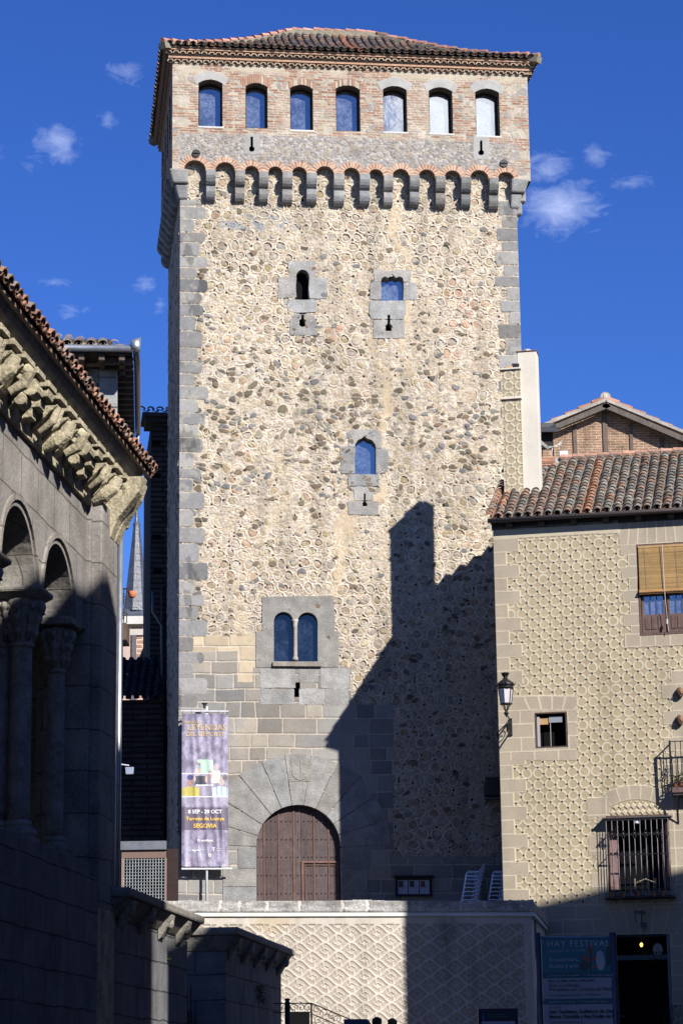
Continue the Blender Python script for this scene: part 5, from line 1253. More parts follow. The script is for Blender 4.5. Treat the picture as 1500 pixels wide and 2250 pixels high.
for zz, e in ((zt0, 0), (zb0, .05)):
    for k in range(6):
        x = xl0+.02+e*k*.2+(xl1-xl0-.04)*k/5; mb = MB(); mb.tube([(x, BYd-.01, zz-.10 if zz == zt0 else zz-.03), (x, BYd-.015, zz+.03 if zz == zt0 else zz+.09)], .010, 5, (.12, .12, .14)); mb.build('tie', M['paint'], bn)
zt, zb = zt0-.075, zb0+.06; BW, BH = xl1-xl0, zt-zb
def fold(u, v):
    """cloth relief; u,v in 0..1 from the top left"""
    f = 0
    for (u0, du, w, a) in ((.05, .02, .05, .020), (.2, .18, .045, .03), (.33, .26, .05, .026), (.5, .30, .05, .028), (.66, .28, .05, .02), (.9, -.04, .05, .018)):
        c = u0+du*v; f = f+a*np.exp(-((u-c)/w)**2)*(.35+.65*np.abs(v-.35)+.25*np.sin(v*9+u0*20))
    f = f+.016*np.abs(np.sin(u*math.pi*5))*np.exp(-v/.035)+.022*np.abs(np.sin(u*math.pi*5))*np.exp(-(1-v)/.05)
    return f*1.5
def cloth(X, Z):
    u = (X-xl0)/BW; v = (zt-Z)/BH
    n1 = fbm(X*9, Z*5, 401, 5); n2 = fbm(X*40, Z*40, 402, 3)
    c = mix(np.array((.20, .175, .26))+0*X[..., None], np.array((.37, .34, .47)), sst(.3, .7, n1))*(.8+.4*n2)[..., None]
    blockc = (v > .615)&(v < .765); c = np.where(blockc[..., None], c*.0+np.array((.13, .105, .16)), c)
    def put(m, col, c): return mix(c, np.array(col)+0*c, m)
    el = lambda cx, cy, rx, ry: sst(1.08, .92, np.hypot((u-cx)/rx, (v-cy)/ry*1.0))
    steps = ((.395, .0, 1.0), (.470, .3, .68), (.545, .0, 1.0))
    # podium steps
    c = np.where(((v > .40) & (v < .545))[..., None], mix(c, np.array((.42, .40, .47))+0*c, np.full(X.shape, .35)), c)
    # athletes: simple figures in sports shirts
    c = put(el(.40, .335, .06, .022), (.36, .26, .22), c); c = put(el(.39, .312, .065, .012), (.55, .75, .55), c)
    c = put((np.abs(u-.54) < .14)*sst(.292, .305, v-.02*np.abs(u-.54)*4)*(v < .395)*1.0, (.45, .66, .52), c)
    c = put(el(.745, .350, .05, .025), (.55, .48, .50), c); c = put((np.abs(u-.73) < .10)*(v > .375)*(v < .455)*1.0, (.72, .66, .55), c); c = put(el(.62, .40, .05, .03), (.42, .30, .30), c)
    c = put(el(.35, .375, .055, .028), (.62, .46, .40), c); c = put(el(.35, .350, .06, .012), (.35, .45, .5), c)
    c = put((np.abs(u-.40) < .13)*(v > .410)*(v < .470)*1.0, (.05, .05, .07), c); c = put(el(.27, .43, .03, .02), (.6, .45, .4), c); c = put(el(.53, .43, .03, .025), (.6, .42, .38), c)
    c = put((np.abs(u-.19) < .19)*(v > .475+.08*np.abs(u-.19))*(v < .543)*1.0, (.50, .43, .10), c); c = put(el(.18, .452, .058, .030), (.42, .24, .20), c); c = put(el(.18, .420, .07, .017), (.08, .07, .22), c)
    sh = (np.abs(u-.84) < .18)*(v > .475+.08*np.abs(u-.84))*(v < .543)*1.0; c = put(sh, (.72, .74, .82), c); c = put(sh*(np.mod(u*9, 1) > .55), (.36, .50, .80), c); c = put(el(.86, .445, .055, .030), (.55, .45, .45), c); c = put(el(.93, .42, .05, .02), (.15, .12, .12), c)
    for (vv, a, b) in steps: c = put((np.abs(v-vv) < .003)*(u > a)*(u < b)*1.0, (.85, .84, .9), c)
    c = put((v > .548)*(v < .605)*(np.abs(u-.5) < 1)*.35, (.44, .42, .52), c)
    return .0+fold(u, v), c*1.02, None
relief('banner_cloth', M['vinyl'], bn, cloth, xl0, xl1, zb, zt, .009, y=BYd-.0)
def text(th, body, x, z, size, y, mt, align='CENTER', name='lettering', parent=None, bold=0.0, shear=0.0, ex=.002, fy=None, sx=1.0, spacing=1.0):
    cu = bpy.data.curves.new('t', 'FONT'); cu.body = body; cu.size = size; cu.align_x = align; cu.extrude = ex; cu.offset = bold; cu.shear = shear; cu.space_character = spacing; cu.resolution_u = 3
    o = bpy.data.objects.new('t', cu); col.objects.link(o); dg = bpy.context.evaluated_depsgraph_get(); me = bpy.data.meshes.new_from_object(o.evaluated_get(dg))
    bpy.data.objects.remove(o); bpy.data.curves.remove(cu)
    n = len(me.vertices); co = np.empty(n*3, np.float32); me.vertices.foreach_get('co', co); co = co.reshape(-1, 3)
    V = np.empty_like(co); V[:, 0] = x+co[:, 0]*sx; V[:, 2] = z+co[:, 1]; V[:, 1] = y-co[:, 2]
    if fy is not None: V[:, 1] = V[:, 1]-fy(V[:, 0], V[:, 2])
    V -= np.array(th.b, np.float32); me.vertices.foreach_set('co', V.ravel())
    a = me.color_attributes.new('Col', 'FLOAT_COLOR', 'POINT'); me.materials.clear()
    o = new_obj(name, me, mt, None, False); o.parent = parent or th.o; me.update(); me.name = name
    return o
def flatmat(name, c, rough=.5): return mat(name, base=tuple(v/ALB for v in c), rough=rough, n1=(0, 0), n2=(0, 0), bump=None, spec=.3)
M['gold'] = flatmat('gold_print', (.36, .27, .16)); M['white'] = flatmat('white_print', (.55, .55, .60)); M['amber'] = flatmat('amber_print', (.50, .33, .08)); M['ink'] = flatmat('ink', (.012, .012, .02)); M['greytext'] = flatmat('grey_print', (.42, .42, .48))
fy = lambda x, z: fold((x-xl0)/BW, (zt-z)/BH)
def bt(body, u, v, s, m, **k): text(bn, body, xl0+BW*u, zt-BH*v, s, BYd-.012, M[m], fy=fy, **k)
bt('LEYENDAS', .54, .108, .235, 'gold', bold=.004); bt('DEL DEPORTE', .5, .148, .175, 'gold', bold=.003); bt('EXPOSICIÓN', .22, .062, .08, 'amber')
bt('8 SEP - 29 OCT', .5, .655, .145, 'white', bold=.004); bt('Torreón de Lozoya', .5, .700, .135, 'amber', bold=.004); bt('SEGOVIA', .5, .748, .16, 'amber', bold=.005)
bt('O vodafone', .5, .838, .09, 'white', bold=.003); bt('segovia', .3, .900, .075, 'white', bold=.003); bt('T', .68, .900, .14, 'white', bold=.004); bt('Turismo', .8, .888, .05, 'white'); bt('Segovia', .8, .902, .05, 'white')
bt('fundación', .5, .895, .045, 'white'); bt('Y', .4, .935, .1, 'white'); bt('O', .6, .935, .11, 'white', bold=.005)
# notice board -------------------------------------------------------------
nb = Thing('notice_board', TW, (TW.X(908, 1970, -.12), -.12, TW.Z(908, 1970)), 'black framed notice case with three printed sheets on the shaded tower wall', 'notice board')
x0, x1, z0, z1 = TW.rect(869, 948, 1927, 1969, -.1); mb = MB(); mb.prism([(x0, z0), (x1, z0), (x1, z1), (x0, z1)], -.14, -.02, holes=[[(x0+.04, z0+.05), (x1-.04, z0+.05), (x1-.04, z1-.06), (x0+.04, z1-.06)]], c=(.03, .028, .03)); mb.box(x0-.06, x1+.06, -.2, 0, z1, z1+.035, (.03, .028, .03)); mb.build('case', M['wood'], nb)
mb = MB(); mb.box(x0, x1, -.06, -.02, z0, z1, (.02, .02, .02)); mb.build('back_panel', M['paint'], nb)
wq = (x1-x0-.1)/3
for k in range(3):
    a = x0+.05+k*wq; mb = MB(); mb.box(a+.015, a+wq-.015, -.075, -.065, z0+.06, z1-.08, (.50, .52, .66)); s_ = mb.build('printed_sheet', M['paint'], nb)
    mb = MB(); mb.box(a+.04, a+.17, -.08, -.075, z1-.28, z1-.11, [(.10, .03, .03), (.05, .03, .03), (.16, .06, .03)][k]); mb.box(a+.19, a+wq-.04, -.08, -.075, z1-.26, z1-.24, (.2, .2, .25))
    for j in range(4): mb.box(a+.04, a+wq-.05, -.08, -.075, z0+.11+j*.045, z0+.118+j*.045, (.3, .3, .36))
    mb.build('print', M['paint'], nb, parent=s_)
# dark hooded cabinet on the tower wall beside the house
mb = MB(); x0, x1, z0, z1 = TW.rect(1066, 1106, 1712, 1756, -.3); mb.hexa([(x0, -.3, z0+.1), (x1, -.3, z0+.1), (x1, 0, z0+.1), (x0, 0, z0+.1), (x0+.05, -.3, z1), (x1, -.3, z1), (x1, 0, z1+.1), (x0+.05, 0, z1+.1)], (.03, .028, .028)); mb.box(x0, x1, -.26, 0, z0, z0+.07, (.10, .10, .10)); mb.build('meter_cabinet', M['paint'], None, frame=TW, bevel=.01, label='dark metal cabinet on the shaded tower wall beside the house corner', cat='cabinet')
# stacked terrace chairs ---------------------------------------------------
def make_chair(label):
    t = Thing('stacking_chair', WORLD, (0, 0, 0), label, 'chair', 'aluminium chairs stacked on the terrace')
    for s in (-.22, .22):
        mb = MB(); mb.tube([(-.30, s, 0), (-.20, s, .42), (-.17, s, .62), (-.12, s, .655), (.10, s, .64), (.18, s, .655), (.30, s, .80), (.34, s*.9, .86)], .013, 8, (1, 1, 1)); mb.build('side_frame', M['metal'], t, smooth=True)
        mb = MB(); mb.tube([(.26, s, 0), (.14, s, .40), (.08, s, .64)], .012, 8, (.7, .7, .7)); mb.build('leg', M['metal'], t, smooth=True)
    mb = MB(); 
    for k in range(7): x = -.2+k*.065; mb.box(x, x+.05, -.2, .2, .44, .452, (.25, .25, .28))
    mb.build('seat', M['metal'], t)
    mb = MB()
    for k in range(5): z = .56+k*.062; mb.box(.17+k*.035, .185+k*.035, -.21, .21, z, z+.042, (.16, .14, .12))
    mb.tube([(.34, -.2, .86), (.37, 0, .87), (.34, .2, .86)], .013, 8, (1, 1, 1)); mb.build('backrest', M['metal'], t)
    return t.o
first = None; ordw = ['lowest', 'second', 'third', 'fourth', 'fifth', 'sixth', 'seventh', 'eighth', 'ninth', 'topmost']
for si, (px, side) in enumerate(((1031, 'left'), (1089, 'right'))):
    x, _ = TW.uv(px, 1950, -.6); nn = 10
    for k in range(nn):
        lab = '%s chair in the %s stack of aluminium chairs in front of the shaded tower' % (ordw[k], side)
        o = make_chair(lab) if first is None else copy_tree(first)
        if first is None: first = o
        o['label'] = lab; zs = TW.Z(px, 1899, -.6)-.87-(nn-1-k)*.112
        o.location = TW.pt(x+.022*(k-5), -.62, zs); o.rotation_euler = (0, 0, TW.a-.12)
mb = MB(); x, _ = TW.uv(1060, 1950, -.6); zq_ = TW.Z(1050, 1899, -.6)-.87-9*.112
mb.box(x-1.2, x+1.0, -1.0, -.02, FLOOR, zq_-.0, (1, 1, 1)); o = mb.build('terrace_step', M['ground'], None, frame=TW); tag(o, kind='structure')
# ============================================================ Romanesque church gallery on the left
random.seed(21)
CHZ = 11.12
ch = Thing('church_gallery', CH, (0, 0, 0), 'Romanesque stone church gallery with round arches and a carved cornice, left edge', 'church')
# pier line: local x is distance along the wall (away from the viewer)
XA = [CH.X(95, 1290), CH.X(160, 1290)]; AR = (XA[1]-XA[0])/2; per = 2.28
SP = CH.Z(82, 1296); XP = 5.0; XE = CH.X(258, 1270, -.2); TOPW = 10.2
centres = [(XA[0]+XA[1])/2-k*per for k in range(0, 9)]
XL = centres[-1]-1.6
out = [(XL, 5.2), (XP, 5.2), (XP, TOPW), (XL, TOPW)]
mb = MB()
# the arcade wall is one sheet with arch-headed openings
holes = [[(c-AR, 5.25)]+arcpts(c, SP, AR, AR, math.pi, 0, 18)+[(c+AR, 5.25)] for c in centres]
STC = (1, 1, 1)
pts = [(XL, TOPW), (XL, SP)]
for c in centres[::-1]: pts += [(c-AR, SP)]+arcpts(c, SP, AR, AR, math.pi, 0, 18)+[(c+AR, SP)]
pts += [(XP, SP), (XP, TOPW)]
mb.prism(pts, 0, .62, c=STC); mb.build('arcade_wall', M['church'], ch, bevel=.01)
for c in centres[:4]:     # arch mouldings
    mb = MB(); o = arcpts(c, SP, AR+.16, AR+.16, 0, math.pi, 18)+arcpts(c, SP, AR+.08, AR+.08, math.pi, 0, 18); mb.prism(o, -.035, .02, c=(1.05, 1.03, 1)); mb.build('arch_moulding', M['church'], ch)
mb = MB(); mb.box(XL, XP+.3, 3.2, 3.25, 3.0, TOPW); mb.build('inner_wall', M['church'], ch)
mb = MB(); mb.box(XL, XE, .62, 3.2, TOPW-.3, TOPW); mb.build('gallery_ceiling', M['wood'], ch)
mb = MB(); mb.box(XP, XE, -.2, .75, 4.2, TOPW); mb.box(XP-.14, XP, -.06, .62, 4.2, TOPW, (1.05, 1.05, 1.08)); mb.build('corner_pier', M['church'], ch, bevel=.02, seg=2)
mb = MB(); mb.box(XE-.3, XE, .7, 3.3, 0, TOPW); mb.build('end_wall', M['church'], ch)
# paired columns ---------------------------------------------------------
def column(x, y, r, big):
    zb, zn, zc = 4.82, SP-.62-.13, SP-.13; root = None
    mb = MB(); mb.lathe(x, y, [(r*1.02, zb+.30), (r, zb+.5), (r*.97, zn-.05), (r*.97, zn)], 20, (.95, .98, 1.02)); mb.build('column_shaft', M['podium_plain'], ch, smooth=True)
    mb = MB(); mb.box(x-r*1.6, x+r*1.6, y-r*1.6, y+r*1.6, zb-.05, zb+.08); mb.lathe(x, y, [(r*1.55, zb+.08), (r*1.65, zb+.13), (r*1.5, zb+.18), (r*1.2, zb+.21), (r*1.3, zb+.25), (r*1.15, zb+.29), (r*1.0, zb+.31)], 20); mb.build('column_base', M['podium_plain'], ch, bevel=.01)
    mb = MB(); mb.lathe(x, y, [(r*1.0, zn-.03), (r*1.18, zn-.01), (r*1.18, zn+.03), (r*1.0, zn+.05), (r*1.1, zn+.15), (r*1.35, zn+.35), (r*1.75, zn+.55), (r*1.8, zn+.62)], 16)
    for t in range(8):      # leaves and small carved figures
        a = t*math.pi/4; cx, cy = math.cos(a), math.sin(a)
        for (rr, zz, s_) in ((1.25, .18, .05), (1.5, .36, .06), (1.85, .52, .055)):
            mb.ball((x+cx*r*rr, y+cy*r*rr, zn+zz), (s_, s_, s_*random.uniform(1.1, 1.7)), 8)
        mb.tube([(x+cx*r*1.05, y+cy*r*1.05, zn+.06), (x+cx*r*1.35, y+cy*r*1.35, zn+.3), (x+cx*r*1.9, y+cy*r*1.9, zn+.48), (x+cx*r*2.05, y+cy*r*2.05, zn+.42)], [.035, .04, .035, .02], 6)
    mb.build('capital', M['podium_plain'], ch, smooth=True)
M['podium_plain'] = mat('worn_limestone', base=(.30, .28, .25), rough=.92, n1=(4, .3), n2=(30, .25), bump=(18, .02), spec=.12)
for k in range(0, 5):
    xc = (centres[k]+centres[k+1])/2
    column(xc, .22, .15, 1)
    column(xc, .52, .13, 0)
    mb = MB(); z0 = SP-.13; a = .36
    mb.hexa([(xc-a*.72, -.02, z0), (xc+a*.72, -.02, z0), (xc+a*.72, .70, z0), (xc-a*.72, .70, z0), (xc-a, -.12, z0+.08), (xc+a, -.12, z0+.08), (xc+a, .75, z0+.08), (xc-a, .75, z0+.08)]); mb.box(xc-a, xc+a, -.12, .75, z0+.08, z0+.14)
    mb.build('abacus', M['podium_plain'], ch, bevel=.01)
xc = centres[0]+AR+.10; column(xc, .24, .125, 0)
mb = MB(); z0 = SP-.13; mb.box(xc-.3, xc+.3, -.05, .62, z0+.03, z0+.14); mb.build('abacus', M['podium_plain'], ch, bevel=.012)
# podium -------------------------------------------------------------------
PX = CH.X(412, 2005, -.2)
mb = MB(); mb.box(XL, XP, -.19, 3.2, 0, 4.60); mb.box(XL, XP, -.12, .7, 4.60, 4.80); mb.build('podium', M['podium'], ch, bevel=.012)
mb = MB(); mb.box(XP, XE+.02, -.2, .5, 0, 4.2); mb.build('podium_corner', M['podium'], ch)
# cornice: slab on carved brackets
mb = MB(); zt = CHZ-.12
mb.prism([(-.50, zt), (-.46, zt-.12), (-.30, zt-.30), (.1, zt-.34), (.1, zt)], XL, XE+.45, plane='yz'); mb.build('cornice_slab', M['limestone'] if 'limestone' in M else M['podium_plain'], ch)
M['sand'] = mat('carved_sandstone', base=(.42, .37, .265), rough=.93, n1=(3, .4), n2=(24, .3), bump=(20, .02), spec=.1)
ch.o.children[-1].data.materials[0] = M['sand']
mb = MB(); mb.box(XL, XE+.1, -.06, .3, TOPW-.1, zt-.3); mb.build('frieze', M['sand'], ch)
nb_ = 24; pitch = .62
for k in range(nb_):
    x = XE+.12-k*pitch
    if k == 0: continue
    mb = MB(); zb_ = zt-.34; w = .15*random.uniform(.9, 1.15); p = .40; H_ = random.uniform(.42, .52)
    kind = k % 5
    prof = [(.0, zb_), (-p, zb_), (-p-.02, zb_-.10)]+[(-p+.05+.33*t, zb_-.10-H_*.8*(t**.8)) for t in (.15, .3, .5, .7, .9, 1.0)]+[(.0, zb_-H_)]
    mb.prism(prof, x-w, x+w, plane='yz')
    mb.box(x-w*1.5, x+w*1.5, -p-.07, 0, zb_-.03, zb_+.06)
    if kind == 0: mb.tube([(x-w*1.1, -p+.05, zb_-.2), (x+w*1.1, -p+.05, zb_-.2)], .11, 12); mb.tube([(x-w*1.1, -p+.18, zb_-.34), (x+w*1.1, -p+.18, zb_-.34)], .09, 10)
    elif kind == 1: mb.tube([(x, -p+.1, zb_-.02), (x, -p-.06, zb_-.16), (x+.01, -p+.02, zb_-.30), (x, -p+.2, zb_-.40)], [.11, .10, .085, .06], 8); mb.prism([(-p-.15, zb_-.12), (-p+.02, zb_-.30), (-p+.12, zb_-.2), (-p, zb_-.06)], x-.06, x+.06, plane='yz')
    elif kind == 2: mb.tube([(x, -p-.02, zb_-.12), (x, -p+.04, zb_-.28), (x, -p+.18, zb_-.38), (x, -.05, zb_-.46)], [.10, .11, .12, .08], 8)
    elif kind == 3:
        for s_ in (-.07, .07): mb.tube([(x+s_, -p-.02, zb_-.1), (x+s_*1.3, -p+.06, zb_-.3), (x+s_, -p+.25, zb_-.44)], [.05, .06, .04], 7)
    else:
        for q_ in range(3): mb.prism([(-p-.05+q_*.11, zb_-.04-q_*.13), (-p-.03+q_*.11, zb_-.15-q_*.13), (-p+.16+q_*.1, zb_-.17-q_*.13), (-p+.2, zb_-.04-q_*.1)], x-w*(1.15-.12*q_), x+w*(1.15-.12*q_), plane='yz')
    mb.build('carved_bracket', M['sand'], ch, bevel=.012)
    mb = MB(); mb.box(x+w+.1, x+pitch-w-.1, -.09, 0, zb_-.18, zb_-.0); mb.tube([(x+pitch/2-.08, -.10, zb_-.12), (x+pitch/2, -.13, zb_-.05), (x+pitch/2+.08, -.10, zb_-.13)], .03, 6); mb.build('metope', M['sand'], ch)
for (xx, o) in ((XE-.42, .42), (XE-.05, .35)):
    mb = MB(); mb.prism([(-.0, zt-.3), (-o-.3, zt-.3), (-o-.22, zt-.55), (-.32, zt-.95), (-.2, zt-1.25), (.0, zt-1.25)], xx-.15, xx+.15, plane='yz'); mb.build('corner_bracket', M['sand'], ch, bevel=.03, seg=2)
mb = MB()
for (a_, b_, o0, o1) in ((.30, .46, .36, .34), (.48, .66, .30, .20), (.68, .92, .20, .08), (.94, 1.2, .08, .0)): mb.prism([(XE-.25, zt-a_), (XE+o0, zt-a_), (XE+o1+.03, zt-b_+.04), (XE+o1-.03, zt-b_), (XE-.25, zt-b_)], -.16-o0*.3, .25)
for q_ in range(4): mb.tube([(XE+.30-.01*q_, -.30+q_*.12, zt-.34), (XE+.33, -.28+q_*.12, zt-.50), (XE+.14, -.22+q_*.10, zt-.74), (XE+.04, -.2+q_*.09, zt-1.0)], [.05, .055, .045, .03], 7)
mb.ball((XE+.30, -.34, zt-.62), (.09, .08, .12), 9); mb.ball((XE+.12, -.3, zt-.88), (.08, .07, .1), 9); mb.build('corner_bracket', M['sand'], ch, bevel=.03, seg=2)
def cpal(a, b):
    g = random.random(); return jc((.34, .19, .14) if g < .5 else ((.27, .21, .18) if g < .8 else (.42, .25, .18)), .22)
sv = Vector((0, 2.6, 1.25)); 
tiles(ch, 'roof_tiles', (XL, -.62, CHZ-.10), (1, 0, 0), sv, XE+.75-XL, sv.length, .27, .34, cpal, None, lift=.05)
mb = MB(); mb.hexa([(XL, -.58, CHZ-.14), (XE+.7, -.58, CHZ-.14), (XE+.7, 2.0, CHZ+1.05), (XL, 2.0, CHZ+1.05), (XL, -.58, CHZ-.09), (XE+.7, -.58, CHZ-.09), (XE+.7, 2.0, CHZ+1.1), (XL, 2.0, CHZ+1.1)], (.3, .2, .15)); mb.build('roof_deck', M['tile'], ch)
mb = MB()
for k in range(8): mb.tube([(XE+.72, -.62+k*.33, CHZ+k*.158), (XE+.72, -.25+k*.33, CHZ+.15+k*.158)], [.11, .09], 8, jc((.50, .22, .14), .2))
for k in range(9): mb.tube([(XL+2.2+k*.0+4.2, -.64+k*.3, CHZ+.02+k*.144), (XL+6.4, -.3+k*.3, CHZ+.18+k*.144)], [.10, .08], 8, jc((.46, .22, .15), .2))
mb.build('verge_tiles', M['tile'], ch)
# lower podium walls -------------------------------------------------------
def capwall(name, x0, x1, y0, y1, zt, label, front=True):
    t = Thing(name, CH, (x0, y0, 0), label, 'wall'); mb = MB(); mb.box(x0, x1, y0, y1, 0, zt-.42); mb.build('masonry', M['podium'], t, bevel=.01)
    mb = MB(); mb.hexa([(x0-.0, y0, zt-.42), (x1, y0, zt-.42), (x1, y1, zt-.42), (x0, y1, zt-.42), (x0-.14, y0-.22, zt-.14), (x1+.16, y0-.22, zt-.14), (x1+.16, y1, zt-.14), (x0-.14, y1, zt-.14)], (.75, .75, .75))
    mb.build('corbelled_course', M['podium_plain'], t, bevel=.03, seg=2)
    mb = MB(); mb.box(x0-.18, x1+.2, y0-.27, y1, zt-.14, zt, (.9, .9, .9)); mb.build('cap_stone', M['podium_plain'], t, bevel=.035, seg=2)
    x = x0+.4
    while x < x1:
        mb = MB(); mb.prism([(y0, zt-.16), (y0-.24, zt-.16), (y0-.22, zt-.26), (y0-.06, zt-.52), (y0, zt-.58)], x-.16, x+.16, plane='yz'); mb.ball((x, y0-.17, zt-.3), (.12, .08, .1), 8); mb.build('bracket', M['podium_plain'], t, bevel=.02); x += 1.55
    return t
capwall('podium_wall', XE+.0, PX, -.2, .6, CH.Z(300, 1958, -.4), 'dark granite wall with a corbelled cap, between the church gallery and the gate')
Y2 = -.56; x2a = CH.X(495, 2040, Y2); x2b = CH.X(617, 2085, Y2)
capwall('gate_wall', x2a, x2b, Y2, .35, CH.Z(500, 2030, Y2-.2), 'dark granite wall block with a corbelled cap beyond the iron gate, lower centre left')
t = Thing('iron_gate', CH, (x2a-.3, 0, 2.0), 'dark iron gate with upright bars between the two low granite walls', 'gate'); mb = MB()
for k in range(6):
    y = .02+k*.07; mb.tube([(x2a-.25, y, 1.5), (x2a-.25, y, 3.35), (x2a-.25, y, 3.5)], [.014, .014, .002], 6)
mb.build('bars', M['iron'], t); mb = MB(); mb.box(x2a-.24, x2a-.2, -.0, .5, 1.3, 3.0, (.02, .02, .02)); mb.build('plate', M['paint'], t)
for i, (px, py, y_, l) in enumerate(((560, 2185, Y2-.03, 'tuft of moss and weeds growing on the far granite wall block'), (372, 2128, -.23, 'small green weed growing from a joint of the near granite wall'))):
    x, z = CH.uv(px, py, y_); mb = MB()
    for k in range(4 if i == 0 else 1): plant(mb, x+random.uniform(-.9, .9)*(i == 0), y_, z+random.uniform(-.15, .1), .22 if i == 0 else .07, .14, 90 if i == 0 else 22, (.5, .6, .4) if i == 0 else (1.6, 1.6, 1.2), .1)
    mb.build('weeds', M['leaf'], None, frame=CH, label=l, cat='weed')

# drain pipe and lit plaster strip beyond the gallery ----------------------
sx = XE+.35; 
px0 = CH.X(262, 1500, 0)
P = at(257, 1500, 38.2)
t = Thing('corner_house', WORLD, (P.x-.3, P.y, 0), 'narrow pale plaster corner of a house with a zinc drain pipe beyond the church gallery', 'house')
mb = MB(); a0 = at(240, 1500, 38.2); a1 = at(252.5, 1500, 38.2); mb.box(a0.x-1.5, a1.x, P.y, P.y+.2, 0, 10.2, (.62, .53, .42)); mb.build('plaster_wall', M['plaster'], t)
mb = MB(); q0, q1 = at(265.5, 1130, 38.0), at(257.5, 1912, 38.0); mb.tube([q1-Vector((0, 0, 3)), q0], .048, 12, (1, 1, 1)); mb.build('drain_pipe', M['zinc'], t, smooth=True)
# overhanging roof house above the gallery (left of the tower) ---------------
MY = 46.0
LG = Frame(at(258, 880, MY+.6), R_(4.7))
def lx_(px, py, y=0.0): return LG.X(px, py, y)
def lz_(px, py, y=0.0): return LG.Z(px, py, y)
zb = lz_(200, 768, -.7); ztp = lz_(230, 806)
t = Thing('loggia_house', LG, (-2, 0, 0), 'tall house with grey corner post, closed blind and deep tiled eaves above the church roof', 'house')
cx0, cx1 = lx_(217, 880), 0.0
mb = MB(); mb.box(-8, -.02, .35, 5.4, 0, ztp+.4, (.42, .39, .34)); mb.build('walls', M['plaster'], t)
mb = MB(); z = 8.0
while z < ztp:
    h = random.uniform(.52, .75); z1_ = min(z+h, ztp-.02); mb.box(cx0, cx1, 0, .6, z+.006, z1_-.006, GR(.15)); z += h
mb.box(cx0-.20, cx0-.02, .08, .5, 8, ztp-.3, (.26, .25, .24)); mb.box(cx0-.24, cx0, .04, .45, ztp-.32, ztp-.02, GR(0)); mb.build('stone_post', M['granite'], t, bevel=.015)
mb = MB(); mb.box(-7.5, -.06, -.12, .5, ztp, ztp+.13, (.40, .34, .28)); mb.box(-7.5, -.1, -.2, .5, ztp+.30, ztp+.52, (.05, .04, .04)); mb.build('lintel_beam', M['wood'], t, bevel=.02)
bx0, bx1 = lx_(140, 870, .3), lx_(205, 870, .3); zbt = lz_(200, 832, .3)
mb = MB(); mb.box(bx0-1, cx0-.1, .30, .34, 9, ztp, (.02, .02, .02)); mb.box(bx0-1, bx1, .26, .29, 9, zbt, (.42, .37, .26)); mb.box(bx1+.02, bx1+.05, .22, .29, 9, zbt, (.75, .7, .55)); mb.box(bx1+.08, bx1+.11, .22, .29, 9, zbt-.1, (.75, .7, .55))
for k in range(60):
    zz = 9.5+k*.09
    if zz < zbt: mb.box(bx0-1, bx1, .255, .262, zz, zz+.008, (.28, .24, .16))
mb.build('blind_window', M['paint'], t)
xr = lx_(297, 768, -.7); DE = 5.5
mp_ = lambda a, b: jc((.36, .31, .26) if random.random() < .55 else ((.42, .27, .2) if random.random() < .6 else (.24, .22, .2)), .2)
def tri(a, b): return a < 8.3-b*.95
tiles(t, 'roof_tiles', (xr-8.4, -.75, zb+.06), (1, 0, 0), (0, 3.0, 1.25), 8.4, 3.3, .235, .33, mp_, tri)
mb = MB(); mb.hexa([(xr-8.4, -.7, zb-.02), (xr-.05, -.7, zb-.02), (xr-.05, DE, zb-.02), (xr-8.4, DE, zb-.02), (xr-8.4, -.65, zb+.04), (xr-.05, -.65, zb+.04), (xr-2.6, 2.3, zb+1.15), (xr-8.4, 2.3, zb+1.15)], (.2, .15, .12)); mb.build('roof_deck', M['tile'], t)
mb = MB(); mb.tube([(xr-8.4, -.78, zb), (xr, -.78, zb)], .075, 10, (.8, .8, .85)); mb.tube([(xr+.02, -.8, zb+.02), (xr+.04, .2, zb-.01), (xr+.04, DE, zb-.01)], .065, 10, (.55, .55, .6)); mb.hexa([(xr-.06, -.86, zb-.05), (xr+.1, -.86, zb-.05), (xr+.1, -.74, zb-.05), (xr-.06, -.74, zb-.05), (xr-.1, -.88, zb+.14), (xr+.06, -.88, zb+.14), (xr+.12, -.74, zb+.26), (xr+.02, -.74, zb+.14)], (1.4, 1.4, 1.4)); mb.build('gutter', M['zinc'], t, smooth=True)
mb = MB(); mb.box(xr-8.4, xr-.05, -.72, DE, zb-.09, zb-.03, (.05, .04, .035))
for k in range(14): y = -.5+k*.42; mb.box(-.3, xr-.03, y, y+.12, zb-.22, zb-.09, (.12, .095, .08))
for k in range(12): x = xr-.2-k*.4; mb.box(x-.12, x, -.7, .5, zb-.22, zb-.09, (.12, .095, .08))
mb.build('eaves_rafters', M['wood'], t, bevel=.01)
mb = MB(); mb.tube([(xr+.04, DE, zb), (xr+.02, DE, zb-.35), (xr-.25, DE, zb-.5), (.05, DE, zb-.62)], .05, 8, (1.2, 1.2, 1.3)); mb.build('gutter_elbow', M['zinc'], t)
